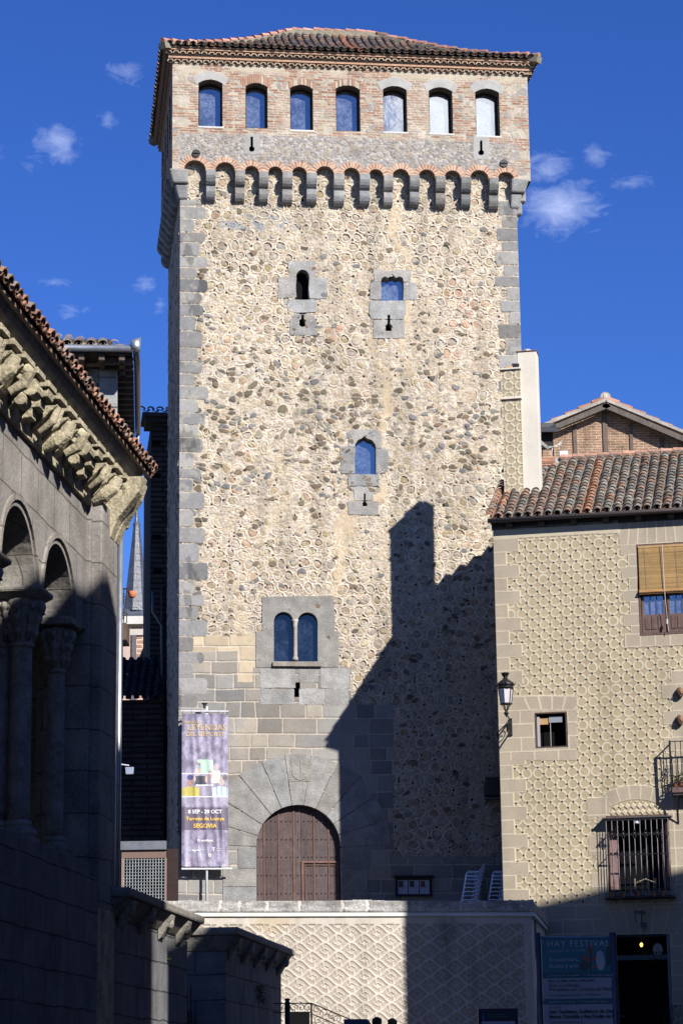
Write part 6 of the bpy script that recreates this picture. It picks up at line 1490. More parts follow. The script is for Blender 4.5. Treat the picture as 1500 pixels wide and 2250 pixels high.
# alley: balcony with a red pot
P = at(262, 1300, 52); t2 = Thing('alley_balcony', WORLD, (P.x, 52, at(270, 1410, 52).z), 'small iron balcony with scrolled bars on the left side of the narrow alley', 'balcony')
q = at(280, 1405, 52); mb = MB(); mb.box(P.x-.2, q.x, 51.8, 52.6, at(270, 1410, 52).z, at(270, 1372, 52).z, (.12, .08, .06)); mb.build('slab', M['wood'], t2, bevel=.01)
mb = MB(); zt_, zb_ = at(270, 1297, 52).z, at(270, 1372, 52).z; mb.bar((P.x-.2, 51.85, zt_), (q.x, 51.85, zt_), .03); mb.bar((q.x, 51.85, zt_), (q.x, 52.5, zt_), .03)
for k in range(4): x = P.x+(q.x-P.x)*k/3; mb.tube([(x, 51.85, zb_), (x, 51.85, zt_)], .012, 5)
for k in range(2): quatre(mb, P.x+.08, zb_+.2+k*.35, 51.85, .13)
mb.build('railing', M['iron'], t2)
mb = MB(); c = at(291, 1306, 52.3); r = .088; mb.lathe(c.x, c.y, [(.05, c.z-r*.85), (r*.75, c.z-r*.7), (r, c.z-.0), (r*.98, c.z+r*.6), (r*.8, c.z+r*.8), (r*.2, c.z+r*.82)], 16, (.62, .20, .10)); mb.build('hanging_pot', M['tile'], None, smooth=True, label='round orange clay pot hanging on the alley balcony in front of the spire', cat='pot')
mb = MB(); a = at(270, 1700, 50); b = at(283, 1700, 50); mb = MB()
a, b = at(262, 1679, 40), at(284, 1682, 40); mb.tube([a, b], .012, 6); mb.hexa([(b.x-.05, b.y-.03, b.z-.14), (b.x+.07, b.y-.03, b.z-.14), (b.x+.07, b.y+.05, b.z-.14), (b.x-.05, b.y+.05, b.z-.14), (b.x-.06, b.y-.03, b.z-.03), (b.x+.08, b.y-.03, b.z-.03), (b.x+.08, b.y+.05, b.z-.03), (b.x-.06, b.y+.05, b.z-.03)], (.5, .55, .65)); mb.build('security_light', M['metal'], None, label='small metal lamp on an arm fixed to the zinc drain pipe', cat='lamp')
# dark buildings on the right of the alley, behind the tower ----------------
t = Thing('brick_annex', TW, (-.8, 8, FLOOR), 'tall dark shaded brick house directly behind the left edge of the tower', 'house')
zr = TW.Z(340, 905, 8.6); xL = TW.X(333, 1100, 8.6)
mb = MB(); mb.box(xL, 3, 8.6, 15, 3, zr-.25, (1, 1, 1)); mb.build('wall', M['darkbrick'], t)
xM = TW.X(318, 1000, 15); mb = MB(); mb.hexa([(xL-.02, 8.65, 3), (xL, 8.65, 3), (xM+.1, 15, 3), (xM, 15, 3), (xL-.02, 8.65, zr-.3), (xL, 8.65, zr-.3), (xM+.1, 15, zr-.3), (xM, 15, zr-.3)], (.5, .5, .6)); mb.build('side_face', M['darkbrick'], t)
for (px, py) in ((343, 973), (343, 1045), (344, 1180), (345, 1255)):
    x, z = TW.uv(px, py, 8.57); mb = MB(); mb.box(x-.12, x+.14, 8.56, 8.62, z-.07, z+.08); mb.build('putlog_hole', M['dark'], t)
mb = MB(); xe = TW.X(313, 900, 8.3); mb.box(xe, 3, 8.2, 9.6, zr-.25, zr-.12, (.07, .06, .06)); mb.box(xe+.1, 3, 8.35, 9.6, zr-.4, zr-.25, (.05, .05, .05)); mb.build('eaves', M['wood'], t)
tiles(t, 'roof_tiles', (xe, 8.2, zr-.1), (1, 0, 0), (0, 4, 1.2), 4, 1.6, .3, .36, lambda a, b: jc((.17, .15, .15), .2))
t = Thing('alley_wing', TW, (-.9, 7, FLOOR), 'low dark wing with sloping eaves and a drain pipe at the foot of the alley', 'house')
# eave runs back down the alley
ye0, ye1 = 7.4, 22.0; ea = TW.uv(372, 1292, ye0); eb = TW.uv(302, 1462, ye1); xw = TW.X(352, 1500, 8)
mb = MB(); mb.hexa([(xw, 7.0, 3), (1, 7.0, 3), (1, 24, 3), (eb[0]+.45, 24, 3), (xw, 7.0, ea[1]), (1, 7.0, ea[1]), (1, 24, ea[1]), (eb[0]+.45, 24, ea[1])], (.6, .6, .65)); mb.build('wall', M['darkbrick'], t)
mb = MB(); mb.hexa([(ea[0], ye0, ea[1]), (xw+.3, ye0, ea[1]+.25), (eb[0]+.7, ye1, ea[1]+.25), (eb[0], ye1, eb[1]), (ea[0], ye0, ea[1]+.15), (xw+.3, ye0, ea[1]+.9), (eb[0]+.7, ye1, ea[1]+.9), (eb[0], ye1, eb[1]+.15)], (.06, .05, .05)); mb.build('eaves', M['wood'], t)
mb = MB(); p_ = [TW.uv(336, 1300, 7.2), TW.uv(336, 1345, 7.1), TW.uv(356, 1375, 7.0), TW.uv(358, 1850, 6.9)]; mb.tube([(q_[0], 7.0, q_[1]) for q_ in p_], .05, 8, (.10, .11, .13)); mb.build('drain_pipe', M['paint'], t, smooth=True)
a = at(262, 1500, 74); b = at(332, 1500, 74)
t = Thing('alley_end_house', WORLD, (a.x, 74, 5), 'dark shaded brick house with a tiled roof closing the far end of the alley', 'house')
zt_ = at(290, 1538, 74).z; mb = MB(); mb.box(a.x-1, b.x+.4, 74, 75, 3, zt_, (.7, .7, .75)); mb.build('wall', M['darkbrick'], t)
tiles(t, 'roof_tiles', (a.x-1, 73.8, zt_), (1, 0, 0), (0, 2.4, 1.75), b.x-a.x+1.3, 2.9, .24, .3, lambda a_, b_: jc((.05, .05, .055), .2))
# far church spire ---------------------------------------------------------
SY = 135.0; ap = at(301, 1118, SY); bs = at(301, 1345, SY); el_ = at(301, 1362, SY)
t = Thing('church_spire', WORLD, (ap.x, SY, 0), 'distant slate church spire on a brick belfry seen through the alley', 'church tower')
px2m = SY/5450
mb = MB(); mb.lathe(ap.x, SY, [(30*px2m, bs.z), (8*px2m, at(301, 1155, SY).z)], 8, (1, 1, 1), rot=.39+.2); mb.lathe(ap.x, SY, [(9*px2m, at(301, 1156, SY).z), (9*px2m, at(301, 1150, SY).z), (6*px2m, at(301, 1148, SY).z), (.05, ap.z)], 8, (.8, .8, .9), rot=.59)
mb.lathe(ap.x, SY, [(46*px2m, el_.z), (31*px2m, bs.z+.1)], 4, (.8, .85, .95), rot=.78); mb.build('spire', M['slate'], t)
bw = 34*px2m; mb = MB(); mb.box(ap.x-bw, ap.x+bw, SY-bw, SY+bw, 0, el_.z-.4, (1, 1, 1)); mb.build('belfry', M['farbrick'], t)
mb = MB(); mb.box(ap.x-bw-.3, ap.x+bw+.3, SY-bw-.3, SY+bw+.3, el_.z-.45, el_.z, (.62, .6, .56)); zc_ = at(301, 1402, SY).z; mb.box(ap.x-bw-.1, ap.x+bw+.1, SY-bw-.1, SY+bw+.1, zc_, zc_+.35, (.55, .5, .45)); mb.box(ap.x-bw+.7, ap.x-bw+.95, SY-bw-.15, SY-bw, zc_-4.5, zc_, (.14, .13, .15)); mb.box(ap.x-bw+.2, ap.x-bw+.6, SY-bw-.12, SY-bw, zc_-4.5, zc_, (.55, .42, .36)); mb.build('cornice', M['plaster'], t)
# wire mesh fence panel -----------------------------------------------------
FY = 58.0; f0, f1 = at(268, 1860, FY), at(366, 1860, FY); zt_, z1_ = at(300, 1849, FY).z, at(300, 1866, FY).z
t = Thing('mesh_fence', WORLD, (f0.x, FY, 4.5), 'rusty framed wire mesh fence panel under a grey metal rail across the alley', 'fence')
mb = MB(); mb.box(f0.x-.1, f1.x, FY-.1, FY+.1, z1_-.02, zt_, (.75, .75, .8)); mb.build('top_rail', M['zinc'], t)
mb = MB(); zf = at(300, 1886, FY).z; mb.box(f0.x, f1.x, FY-.04, FY+.02, zf-.0, z1_-.06, (.20, .13, .11)); mb.box(f0.x, f0.x+.05, FY-.04, FY, 3.5, zf, (.30, .2, .17)); mb.box(f1.x-.03, f1.x+.01, FY-.04, FY, 3.5, zf, (.3, .2, .17)); mb.build('frame', M['paint'], t)
mb = MB(); n = 15
for k in range(n): x = f0.x+.06+(f1.x-f0.x-.1)*k/(n-1); mb.tube([(x, FY-.02, 4.0), (x, FY-.02, zf)], .008, 5, (1.4, 1.4, 1.3))
z = zf-.04
while z > 4.4: mb.tube([(f0.x+.04, FY-.03, z), (f1.x-.03, FY-.03, z)], .009, 5, (1.4, 1.4, 1.3)); z -= .075
mb.build('wire_mesh', M['zinc'], t)
mb = MB(); mb.box(f1.x+.02, f1.x+.28, FY-.02, FY+.1, 3.5, z1_, (.035, .02, .02)); mb.build('post', M['wood'], t)
mb = MB(); mb.box(f0.x-.2, f1.x+.2, FY+.6, FY+.7, 3.5, zf+.0, (.01, .01, .01)); mb.build('backing', M['dark'], t)
# ============================================================ gabled house beyond the ridge
random.seed(31)
GY = 75.0
g = lambda px, py, y=GY: at(px, py, y)
ax_, az_ = g(1328, 896).x, g(1328, 896).z; zl_ = g(1328, 1012).z-1.5
t = Thing('gabled_house', WORLD, (ax_, GY, 5), 'timber framed brick gable with a tiled roof behind the house on the right', 'house')
L0 = g(1190, 958); R0_ = g(1520, 985)
mb = MB(); mb.prism([(L0.x, 5), (R0_.x+1.5, 5), (R0_.x+1.5, R0_.z-.5), (ax_, az_-.1), (L0.x, L0.z)], GY, GY+.5, c=(1, 1, 1)); mb.build('gable_wall', M['brickwall'], t)
for (px, w) in ((1264, 8), (1331, 11), (1388, 7), (1456, 8)):
    a = g(px, 1020); top = az_-.12-abs(a.x-ax_)*((az_-R0_.z)/(R0_.x-ax_) if a.x > ax_ else (az_-L0.z)/(ax_-L0.x)); mb = MB(); ww = w*GY/5450
    mb.box(a.x-ww/2, a.x+ww/2, GY-.05, GY+.02, zl_, top, (.16, .12, .10), j=.008); mb.build('timber_post', M['wood'], t)
for (B_, s_) in ((L0, 1), (R0_, -1)):
    mb = MB(); mb.bar((ax_+.1*s_, GY-.35, az_+.0), (B_.x-.9*s_, GY-.35, B_.z-.35), .08, .17, (.13, .11, .10)); mb.build('barge_beam', M['wood'], t)
    mb = MB(); mb.bar((ax_, GY-.15, az_+.16), (B_.x-1.0*s_, GY-.15, B_.z-.30+.16), .5, .10, (.40, .37, .34)); mb.build('mortar_bed', M['granite'], t)
    mb = MB(); a = Vector((ax_, GY-.25, az_+.24)); b = Vector((B_.x-1.0*s_, GY-.25, B_.z-.22)); n = int((b-a).length/.42)
    for k in range(n): p = b+(a-b)*k/n; mb.tube([p+Vector((0, 0, .03)), p+(a-b).normalized()*.5+Vector((0, 0, -.01))], [.11, .09], 8, jc((.42, .22, .16), .25))
    for k in range(n): p = b+(a-b)*k/n; mb.tube([p+Vector((0, .35, .0)), p+(a-b).normalized()*.5+Vector((0, .35, 0))], [.11, .09], 8, jc((.40, .25, .2), .25))
    mb.build('verge_tiles', M['tile'], t)
mb = MB(); mb.tube([(ax_, GY-.3, az_+.28), (ax_, GY+.3, az_+.28)], .17, 10, (.42, .36, .3)); mb.ball((ax_, GY-.3, az_+.27), (.1, .06, .13), 8, (.5, .48, .44)); mb.build('ridge_cap', M['tile'], t)
mb = MB(); mb.hexa([(L0.x-1, GY, L0.z-.2), (ax_, GY, az_+.1), (ax_, GY+8, az_+.1), (L0.x-1, GY+8, L0.z-.2), (L0.x-1, GY, L0.z-.1), (ax_, GY, az_+.2), (ax_, GY+8, az_+.2), (L0.x-1, GY+8, L0.z-.1)], (.4, .25, .2)); mb.hexa([(ax_, GY, az_+.1), (R0_.x+1.5, GY, R0_.z-.5), (R0_.x+1.5, GY+8, R0_.z-.5), (ax_, GY+8, az_+.1), (ax_, GY, az_+.2), (R0_.x+1.5, GY, R0_.z-.4), (R0_.x+1.5, GY+8, R0_.z-.4), (ax_, GY+8, az_+.2)], (.4, .25, .2)); mb.build('roof', M['tile'], t)
# floodlight on the roof ridge
FD = HS.pt(0, 5.6, 0).y+1.2
p = at(1203, 945, 69.5); t = Thing('floodlight', WORLD, (p.x, p.y, p.z-.5), 'black floodlight with looping white cables beside the tall white chimney', 'floodlight')
w = .24; mb = MB(); mb.hexa([(p.x-w, p.y-.2, p.z-.12), (p.x+w, p.y-.24, p.z-.12), (p.x+w, p.y+.2, p.z-.12), (p.x-w, p.y+.2, p.z-.12), (p.x-w*.95, p.y-.12, p.z+.20), (p.x+w*.9, p.y-.12, p.z+.18), (p.x+w*.9, p.y+.2, p.z+.18), (p.x-w*.95, p.y+.2, p.z+.20)], (.02, .022, .03)); mb.box(p.x-w, p.x+w+.06, p.y-.27, p.y-.2, p.z-.14, p.z+.02, (.02, .022, .03)); mb.build('housing', M['paint'], t, bevel=.015)
mb = MB(); mb.box(p.x-.22, p.x+.1, p.y, p.y+.2, p.z-.55, p.z-.12, (.03, .025, .025)); mb.tube([(p.x+.12, p.y, p.z-.1), (p.x+.14, p.y, p.z-1.1)], .025, 6, (.05, .04, .04)); mb.build('mount', M['wood'], t)
mb = MB()
for k in range(4): mb.tube([(p.x-.26, p.y-.15, p.z-.34-.03*k), (p.x-.05, p.y-.2, p.z-.55-.03*k), (p.x+.2, p.y-.2, p.z-.58+.02*k), (p.x+.4, p.y-.1, p.z-.35-.05*k)], .008, 5, (.6, .6, .58))
mb.tube([(p.x+.1, p.y-.2, p.z-.6), (p.x+.05, p.y-.25, p.z-.85), (p.x+.25, p.y-.25, p.z-1.0), (p.x+.45, p.y-.2, p.z-.8)], .010, 5, (.75, .75, .72)); mb.build('cables', M['paint'], t)
p2 = at(1237, 997, 69.3); mb = MB(); mb.box(p2.x-.13, p2.x+.13, p2.y-.06, p2.y+.02, p2.z-.09, p2.z+.08, (.62, .66, .72)); mb.build('junction_box', M['paint'], None, bevel=.01, label='small pale grey junction box above the roof tiles beside the floodlight', cat='junction box')
p3 = at(1212, 1015, 68.6)
t = Thing('tile_pile', WORLD, (p3.x, p3.y, p3.z-.3), 'small stack of spare red clay tiles on the roof below the floodlight', 'tiles')
mb = MB()
for k in range(4): mb.box(p3.x-.5+random.uniform(-.03, .03), p3.x+.22, p3.y-.1, p3.y+.2, p3.z-.12+k*.065, p3.z-.075+k*.065, jc((.46, .24, .16), .2), j=.01)
mb.build('tiles', M['tile'], t)
# exterior lamp and pendant bulb by the ground floor window ---------------
p = HS.uv(1405, 2005, -.35); mb = MB(); x, z = p; mb.box(x-.15, x+.13, -.42, -.25, z-.03, z+.05, (.04, .045, .06)); mb.tube([(x-.13, -.3, z), (x-.13, -.2, z-.25)], .01, 5, (.05, .05, .06)); mb.tube([(x+.02, -.3, z), (x+.02, -.15, z-.25)], .012, 5, (.05, .05, .06)); mb.box(x-.02, x+.12, -.2, -.08, z-.35, z-.24, (.04, .045, .06)); mb.tube([(x+.05, -.1, z-.3), (x+.05, -.02, z-.55)], .008, 5, (.05, .05, .06)); mb.build('wall_spotlight', M['paint'], None, frame=HS, label='small dark spotlight on an arm above the ground floor window', cat='lamp')
x, z = HS.uv(1408, 2076, .15); t = Thing('pendant_bulb', HS, (x, .15, z-.05), 'yellow lit bulb hanging in the dark ground floor window', 'lamp')
mb = MB(); mb.ball((x, .15, z), (.04, .04, .055), 10); mb.build('bulb', M['bulb'], t, smooth=True); mb = MB(); mb.tube([(x, .15, z+.05), (x, .15, z+.30)], .012, 6, (.02, .02, .02)); mb.build('flex', M['paint'], t)
x, z = HS.uv(1444, 2086, .25); mb = MB(); mb.prism([(x+.125*math.cos(a), z+.155*math.sin(a)) for a in [k*math.pi/12 for k in range(24)]], .24, .26, c=(.30, .31, .34)); mb.build('round_mirror', M['paint'], None, frame=HS, label='round pale disc hanging inside the ground floor window', cat='mirror')
x0, z0 = HS.uv(1425, 2105, .0); mb = MB(); plant(mb, x0, .1, z0-.1, .28, .25, 120, (.8, .9, .8)); mb.build('window_plant', M['leaf'], None, frame=HS, label='small leafy plant on the shelf in the ground floor window', cat='plant')
x0, z0 = HS.uv(1478, 2225, -.25); mb = MB(); plant(mb, x0, -.3, z0-.3, .45, .5, 260, (.5, .55, .5)); mb.build('shrub', M['leaf'], None, frame=HS, label='dark shrub at the bottom right corner below the ground floor window', cat='shrub')

# festival sign panel ------------------------------------------------------
SF = Frame(at(1180, 2150, 33.0), R_(-2.0))
sg = Thing('festival_sign', SF, (SF.X(1265, 2200), 0, 0), 'blue and grey festival programme panel between two metal posts, lower right', 'sign')
zt_, zb_ = SF.Z(1265, 2062), 0.6
for (px0, px1, py) in ((1175, 1190, 2048), (1339, 1357, 2050)):
    x0, x1 = SF.X(px0, 2150), SF.X(px1, 2150); mb = MB(); mb.tube([((x0+x1)/2, .02, 0), ((x0+x1)/2, .02, SF.Z(1265, py))], (x1-x0)/2, 14, (.42, .42, .46)); mb.build('post', M['zinc'], sg, smooth=True)
x0, x1 = SF.X(1191, 2150), SF.X(1342, 2150); wS = x1-x0
Zs = lambda py: SF.Z(1265, py)
def panel(a, b, c, nm, y=-.02, rough=None): mb = MB(); mb.box(x0, x1, y, .03, Zs(b), Zs(a), c); return mb.build(nm, M['paint'], sg)
panel(2062, 2136, (.015, .20, .27), 'title_panel'); panel(2136, 2149, (.01, .13, .18), 'date_strip'); panel(2149, 2194, (.50, .47, .54), 'text_panel'); panel(2194, 2207, (.01, .13, .18), 'date_strip'); panel(2207, 2262, (.50, .47, .54), 'text_panel'); panel(2262, 2420, (.50, .47, .54), 'text_panel')
mb = MB(); mb.tube([(x0-.02, -.01, Zs(2059)), (x1, -.01, Zs(2063))], .022, 8, (.12, .30, .45)); mb.build('top_bar', M['paint'], sg, smooth=True)
def st(body, u, py, size, m, align='LEFT', **k): text(sg, body, x0+wS*u, Zs(py), size, -.03, M[m], align=align, **k)
st('HAY FESTIVAL', .08, 2080, .115, 'greytext', spacing=1.18); st('imagina el mundo', .08, 2091, .055, 'greytext', spacing=1.3, shear=.2); st('Arquitectura,', .1, 2112, .075, 'greytext'); st('diseño y arte', .1, 2126, .075, 'greytext')
st('La Casa del Sol Amurallado  -  17 de septiembre, Segovia', .08, 2145, .038, 'greytext'); st('9/15, 14, 12:00, 16:00 y 19:00, 20:00', .08, 2157, .042, 'ink', bold=.001); st('Cine: Los Medici', .08, 2168, .062, 'ink', shear=.2); st('Presentado por Lorenzo de Medici', .08, 2177, .062, 'ink', shear=.2); st('Museo Zuloaga (Antigua iglesia) - 7,00 €/entrada', .08, 2188, .035, 'ink')
st('Capilla Festival Vitrinas  -  7 de septiembre, Segovia', .08, 2203, .038, 'greytext'); st('#15 12:30', .08, 2215, .04, 'ink'); st('Juan Cambiaso, Guillermo de Osma,', .08, 2226, .062, 'ink', bold=.002); st('Marina Chinchilla y Ana Doldán de Cáceres', .08, 2237, .062, 'ink', bold=.002, sx=.93); st('Centro de arte Esteban Vicente', .08, 2248, .035, 'ink')
def leafshape(cx, cz, ln, wd, ang, c, y=-.026):
    mb = MB(); pts = []
    for k in range(16):
        t_ = k/16*2*math.pi; l = ln*(.5-.5*math.cos(t_)); w_ = wd*math.sin(t_)*.5; pts.append((cx+math.cos(ang)*l-math.sin(ang)*w_, cz+math.sin(ang)*l+math.cos(ang)*w_))
    mb.prism(pts, y-.003, y, c=c); mb.build('leaf_motif', M['paint'], sg)
cx, cz = x0+wS*.69, Zs(2134)
for (dx, dy, l, w_, a, c) in ((0, .10, .14, .05, 2.4, (.45, .10, .07)), (.02, .2, .17, .05, 1.55, (.42, .09, .06)), (.02, .13, .13, .05, 2.55, (.45, .10, .07)), (.03, .14, .13, .05, .7, (.45, .10, .07)), (.02, .04, .12, .045, .3, (.45, .1, .07)), (.15, 0, .27, .12, 1.6, (.62, .60, .66)), (.25, .06, .30, .07, 1.5, (.03, .05, .06)), (-.1, 0, .15, .12, 1.2, (.05, .06, .07))):
    leafshape(cx+dx, cz+dy, l, w_, a, c, -.026-.004*abs(dx))
mb = MB(); mb.tube([(cx+.0, -.03, cz), (cx+.03, -.03, cz+.3)], .006, 4, (.4, .1, .07)); mb.build('stem_motif', M['paint'], sg)
# information board --------------------------------------------------------
IF = Frame(at(1092, 2230, 45.0), R_(6)); 
tb = Thing('information_board', IF, (0, 0, 0), 'dark blue tourist information board in front of the terrace wall', 'sign')
x0i, x1i = IF.X(1050, 2230), IF.X(1137, 2230); zi = IF.Z(1092, 2216); mb = MB(); mb.box(x0i, x1i, 0, .06, .9, zi, (.012, .018, .055)); mb.build('panel', M['paint'], tb)
mb = MB(); mb.box(x0i+.06, x1i-.06, -.006, 0, .95, IF.Z(1092, 2244), (.42, .45, .55)); mb.build('map_sheet', M['paint'], tb)
for xx in (x0i+.08, x1i-.08): mb = MB(); mb.tube([(xx, .08, 0), (xx, .08, zi)], .03, 8, (.1, .1, .14)); mb.build('post', M['paint'], tb)
M['bluei'] = flatmat('blue_print', (.02, .10, .30)); M['greenp'] = flatmat('green_print', (.03, .22, .12))
text(tb, 'i', x0i+.09, IF.Z(1092, 2243), .22, -.008, M['bluei'], bold=.004); text(tb, 'RUTA DE SEGOVIA\nY PUNTOS DE VISITA', x0i+.16, IF.Z(1092, 2231), .04, -.008, M['greenp'], align='LEFT')
# stair railing -------------------------------------------------------------
RF = Frame(at(560, 2240, 49.0), R_(2)); 
rl = Thing('stair_railing', RF, (RF.X(640, 2240), 0, 1.5), 'black wrought iron stair railing with scrolls in front of the terrace wall', 'railing')
X2 = lambda px: RF.X(px, 2220); Z2 = lambda py: RF.Z(700, py)
mb = MB(); mb.bar((X2(600), 0, Z2(2204)), (X2(684), 0, Z2(2204)), .028, .022); mb.bar((X2(684), 0, Z2(2204)), (X2(790), 0, Z2(2250)), .028, .022); mb.bar((X2(684), 0, Z2(2227)), (X2(760), 0, Z2(2262)), .022, .018); mb.bar((X2(600), 0, Z2(2224)), (X2(684), 0, Z2(2224)), .02, .018)
mb.build('handrail', M['iron'], rl)
mb = MB(); mb.bar((X2(684), 0, 1.8), (X2(684), 0, Z2(2203)), .035); mb.build('baluster', M['iron'], rl)
mb = MB()
for (cx, cy, s_) in ((645, 2214, 1), (662, 2214, -1), (676, 2214, 1), (628, 2214, -1), (696, 2218, 1), (712, 2226, -1), (728, 2233, 1), (742, 2240, -1), (698, 2242, 1), (716, 2252, -1)): spiral(mb, (X2(cx), Z2(cy)), .085, 1.3, .5 if s_ > 0 else 3.6, lambda a, b: (a, 0, b), .007, 22, s_)
mb.build('scrollwork', M['iron'], rl)
mb = MB(); x = X2(631); mb.lathe(x, -.4, [(.055, 1.0), (.055, Z2(2203)), (.035, Z2(2201)), (.05, Z2(2199)), (.055, Z2(2197)), (.04, Z2(2194.5)), (.0, Z2(2194))], 14); mb.build('iron_bollard_post', M['iron'], None, frame=RF, smooth=True, label='thick black iron post with a round knob beside the stair railing', cat='post')
# dark slanted canopy of a stall
q = at(755, 2243, 47); q2 = at(822, 2240, 47); mb = MB(); mb.hexa([(q.x, 46.6, q.z-.35), (q2.x+.1, 46.6, q.z-.35), (q2.x+.1, 47.6, q.z-.35), (q.x, 47.6, q.z-.35), (q.x, 47.0, q.z+.03), (q2.x-.15, 47.0, q.z+.03), (q2.x-.1, 47.6, q.z+.03), (q.x, 47.6, q.z+.03)], (.03, .04, .07)); mb.build('kiosk_top', M['paint'], None, label='dark metal box top at the bottom edge, left of the two heads', cat='kiosk')
# two people standing on the steps -----------------------------------------
def person(px, topy, Y, label, shirt, hairc, turn):
    h = at(px, topy, Y); H = 1.72; base = h.z-H
    t = Thing('person', WORLD, (h.x, Y, base), label, 'person')
    t.o.rotation_euler = (0, 0, turn)
    me = bpy.data.meshes.new('body'); V = [(0, 0, .95), (0, 0, 1.15), (0, 0, 1.38), (0, 0, 1.48), (0, -.01, 1.56), (0, -.015, 1.63),
        (.17, 0, 1.40), (.23, 0, 1.14), (.22, -.08, .90), (.21, -.12, .82), (-.17, 0, 1.40), (-.23, 0, 1.14), (-.22, -.06, .90), (-.21, -.09, .82),
        (.10, 0, .88), (.11, 0, .48), (.11, .02, .08), (.12, -.14, .03), (-.10, 0, .88), (-.11, 0, .48), (-.11, .02, .08), (-.12, -.14, .03)]
    E = [(0, 1), (1, 2), (2, 3), (3, 4), (4, 5), (2, 6), (6, 7), (7, 8), (8, 9), (2, 10), (10, 11), (11, 12), (12, 13), (0, 14), (14, 15), (15, 16), (16, 17), (0, 18), (18, 19), (19, 20), (20, 21)]
    RR = [.15, .14, .16, .06, .085, .075, .075, .05, .035, .03, .075, .05, .035, .03, .10, .07, .045, .04, .10, .07, .045, .04]
    me.from_pydata(V, E, []); o = bpy.data.objects.new('body', me); col.objects.link(o); o.parent = t.o; me.materials.append(shirt)
    m = o.modifiers.new('skin', 'SKIN'); me.skin_vertices or None
    if not me.skin_vertices: me.attributes
    for i, sv in enumerate(me.skin_vertices[0].data): sv.radius = (RR[i], RR[i]*(.8 if i < 3 else 1)); sv.use_root = (i == 0)
    o.modifiers.new('sub', 'SUBSURF').levels = 1; o.modifiers['sub'].render_levels = 2
    t.b = Vector((0, 0, 0))
    mb = MB(); mb.ball((0, -.015, 1.61), (.082, .10, .112), 16, (1, 1, 1)); mb.ball((0, -.115, 1.595), (.014, .02, .02), 8); mb.ball((.085, -.01, 1.60), (.012, .02, .03), 8); mb.ball((-.085, -.01, 1.60), (.012, .02, .03), 8); mb.build('head', M['skin'], t, smooth=True)
    mb = MB(); mb.ball((0, .008, 1.635), (.098, .112, .105), 16, hairc); mb.ball((0, .05, 1.58), (.09, .07, .11), 12, hairc)
    for k in range(14): a = random.uniform(0, 6.28); mb.ball((.07*math.cos(a), .02+.07*math.sin(a), 1.66+random.uniform(-.02, .03)), (.035, .035, .03), 7, jc(hairc, .3))
    mb.build('hair', M['hair'], t, smooth=True)
M['coat'] = mat('dark_coat', base=(.05, .05, .08), rough=.9, n1=(5, .1), n2=(0, 0), bump=(60, .002)); M['coat2'] = mat('green_coat', base=(.06, .07, .04), rough=.9, n1=(5, .1), n2=(0, 0), bump=(60, .002))
for m_ in ('coat', 'coat2'):
    pass
person(828, 2236, 49.5, 'person with dark brown hair seen from behind, left of two at the bottom edge', M['coat'], (.05, .03, .02), 2.6)
person(861, 2239, 50.2, 'person with lighter brown hair, right of two at the bottom edge', M['coat2'], (.10, .07, .035), 3.4)
mb = MB(); q = at(845, 2240, 49.8); mb.box(q.x-3, q.x+3, 47.5, 52, -.1, q.z-1.74, (1, 1, 1)); mb.box(q.x-3, q.x+3, 46.8, 47.5, -.1, (q.z-1.74)/2, (1, 1, 1)); o = mb.build('steps', M['ground'], None); tag(o, kind='structure')
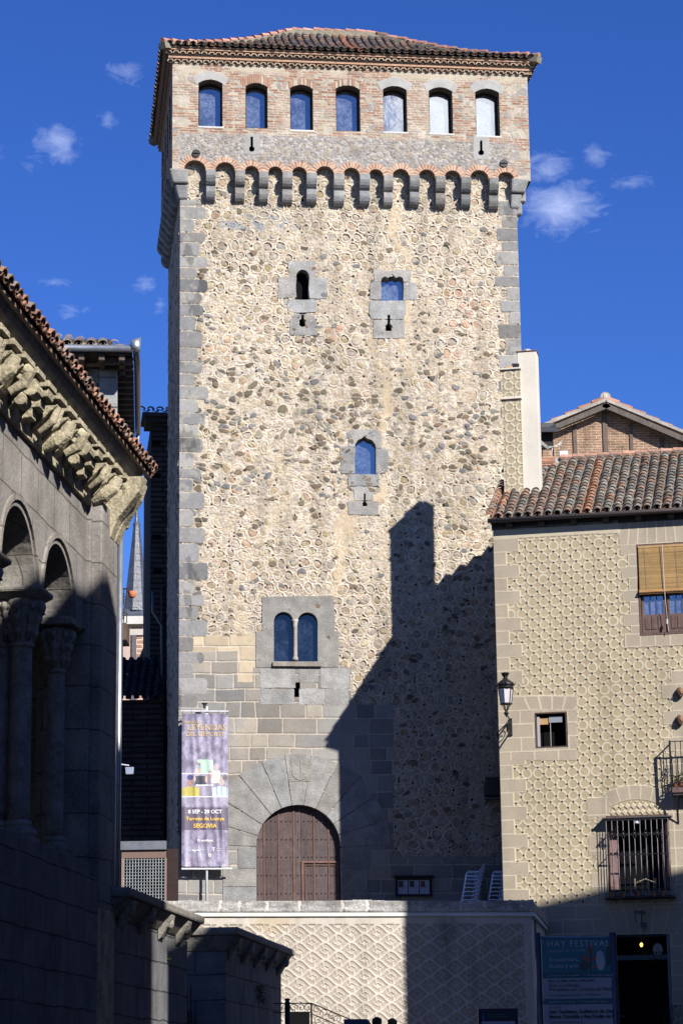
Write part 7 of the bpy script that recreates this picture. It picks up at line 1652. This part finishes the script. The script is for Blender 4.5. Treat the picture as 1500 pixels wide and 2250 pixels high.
# unseen houses across the square, placed and shaped to cast the shadows -------------
def townhouse(name, x0, x1, y0, y1, h, label, c):
    t = Thing(name, WORLD, ((x0+x1)/2, (y0+y1)/2, 0), label, 'house'); mb = MB(); mb.box(x0, x1, y0, y1, 0, h, c); mb.build('walls', M['plaster'], t)
    mb = MB(); mb.box(x0-.06, x1+.06, y0-.06, y1+.06, h, h+.15, (.3, .2, .15)); mb.hexa([(x0, y0, h+.15), (x1, y0, h+.15), (x1, y1, h+.15), (x0, y1, h+.15), ((x0+x1)/2-.1, y0+(y1-y0)*.3, h+.6), ((x0+x1)/2+.1, y0+(y1-y0)*.3, h+.6), ((x0+x1)/2+.1, y1-(y1-y0)*.3, h+.6), ((x0+x1)/2-.1, y1-(y1-y0)*.3, h+.6)], (.34, .2, .15)); mb.build('roof', M['tile'], t)
    n = max(1, int((y1-y0)/2.6)); fl = max(1, int(h/3.4))
    for k in range(n):
        for f in range(fl):
            y = y0+(k+.5)*(y1-y0)/n; z = 1.2+f*3.3; mb = MB(); mb.box(x0-.05, x0+.02, y-.5, y+.5, z, z+1.5, (.2, .15, .12)); w = mb.build('window', M['paint'], t); mb = MB(); mb.box(x0-.07, x0-.05, y-.42, y+.42, z+.08, z+1.42); mb.build('pane', M['glass'], t, parent=w)
    return t
townhouse('town_house', 6.0, 9.0, -14, 22.35, 19.95, 'tall plastered town house across the street, outside the right edge', (.5, .42, .33))
for (pts, h, lab, cc) in (([(6.2, 22.45), (6.2, 26.15), (8.8, 22.45)], 15.5, 'unseen plastered wedge shaped to shade the podium wall, beside the tall town house', (.55, .5, .42)),
                          ([(6.25, 26.2), (6.25, 27.3), (9.6, 22.6), (8.9, 22.45)], 13.2, 'unseen low plastered block added to trim the sun stripe, outside the right edge', (.5, .44, .36))):
    t = Thing('town_house', WORLD, (pts[0][0]+.8, 23.5, 0), lab, 'house'); mb = MB(); mb.prism(pts, 0, h, plane='xy', c=cc); mb.build('walls', M['plaster'], t)  # unseen blocks shaped to let a stripe of sun reach the low wall
    mb = MB(); mb.prism(pts, h+.002, h+.12, plane='xy', c=(.34, .2, .15)); mb.build('roof', M['tile'], t)
townhouse('town_house', 6.4, 12.0, 27.4, 38.4, 14.6, 'third plastered house across the square, outside the right edge', (.46, .36, .28))
t = Thing('town_house', WORLD, (16, 42, 0), 'broad plastered house on the square corner, outside the right edge', 'house')
mb = MB(); mb.prism([(8.55, 46.5), (25, 47.6), (25, 37), (16.0, 36.9)], 0, 19.0, plane='xy', c=(.52, .45, .36)); mb.build('walls', M['plaster'], t)
mb = MB(); mb.prism([(8.45, 46.6), (25, 47.7), (25, 37), (15.9, 36.9)], 19.0, 19.2, plane='xy', c=(.34, .2, .15)); mb.build('roof', M['tile'], t)
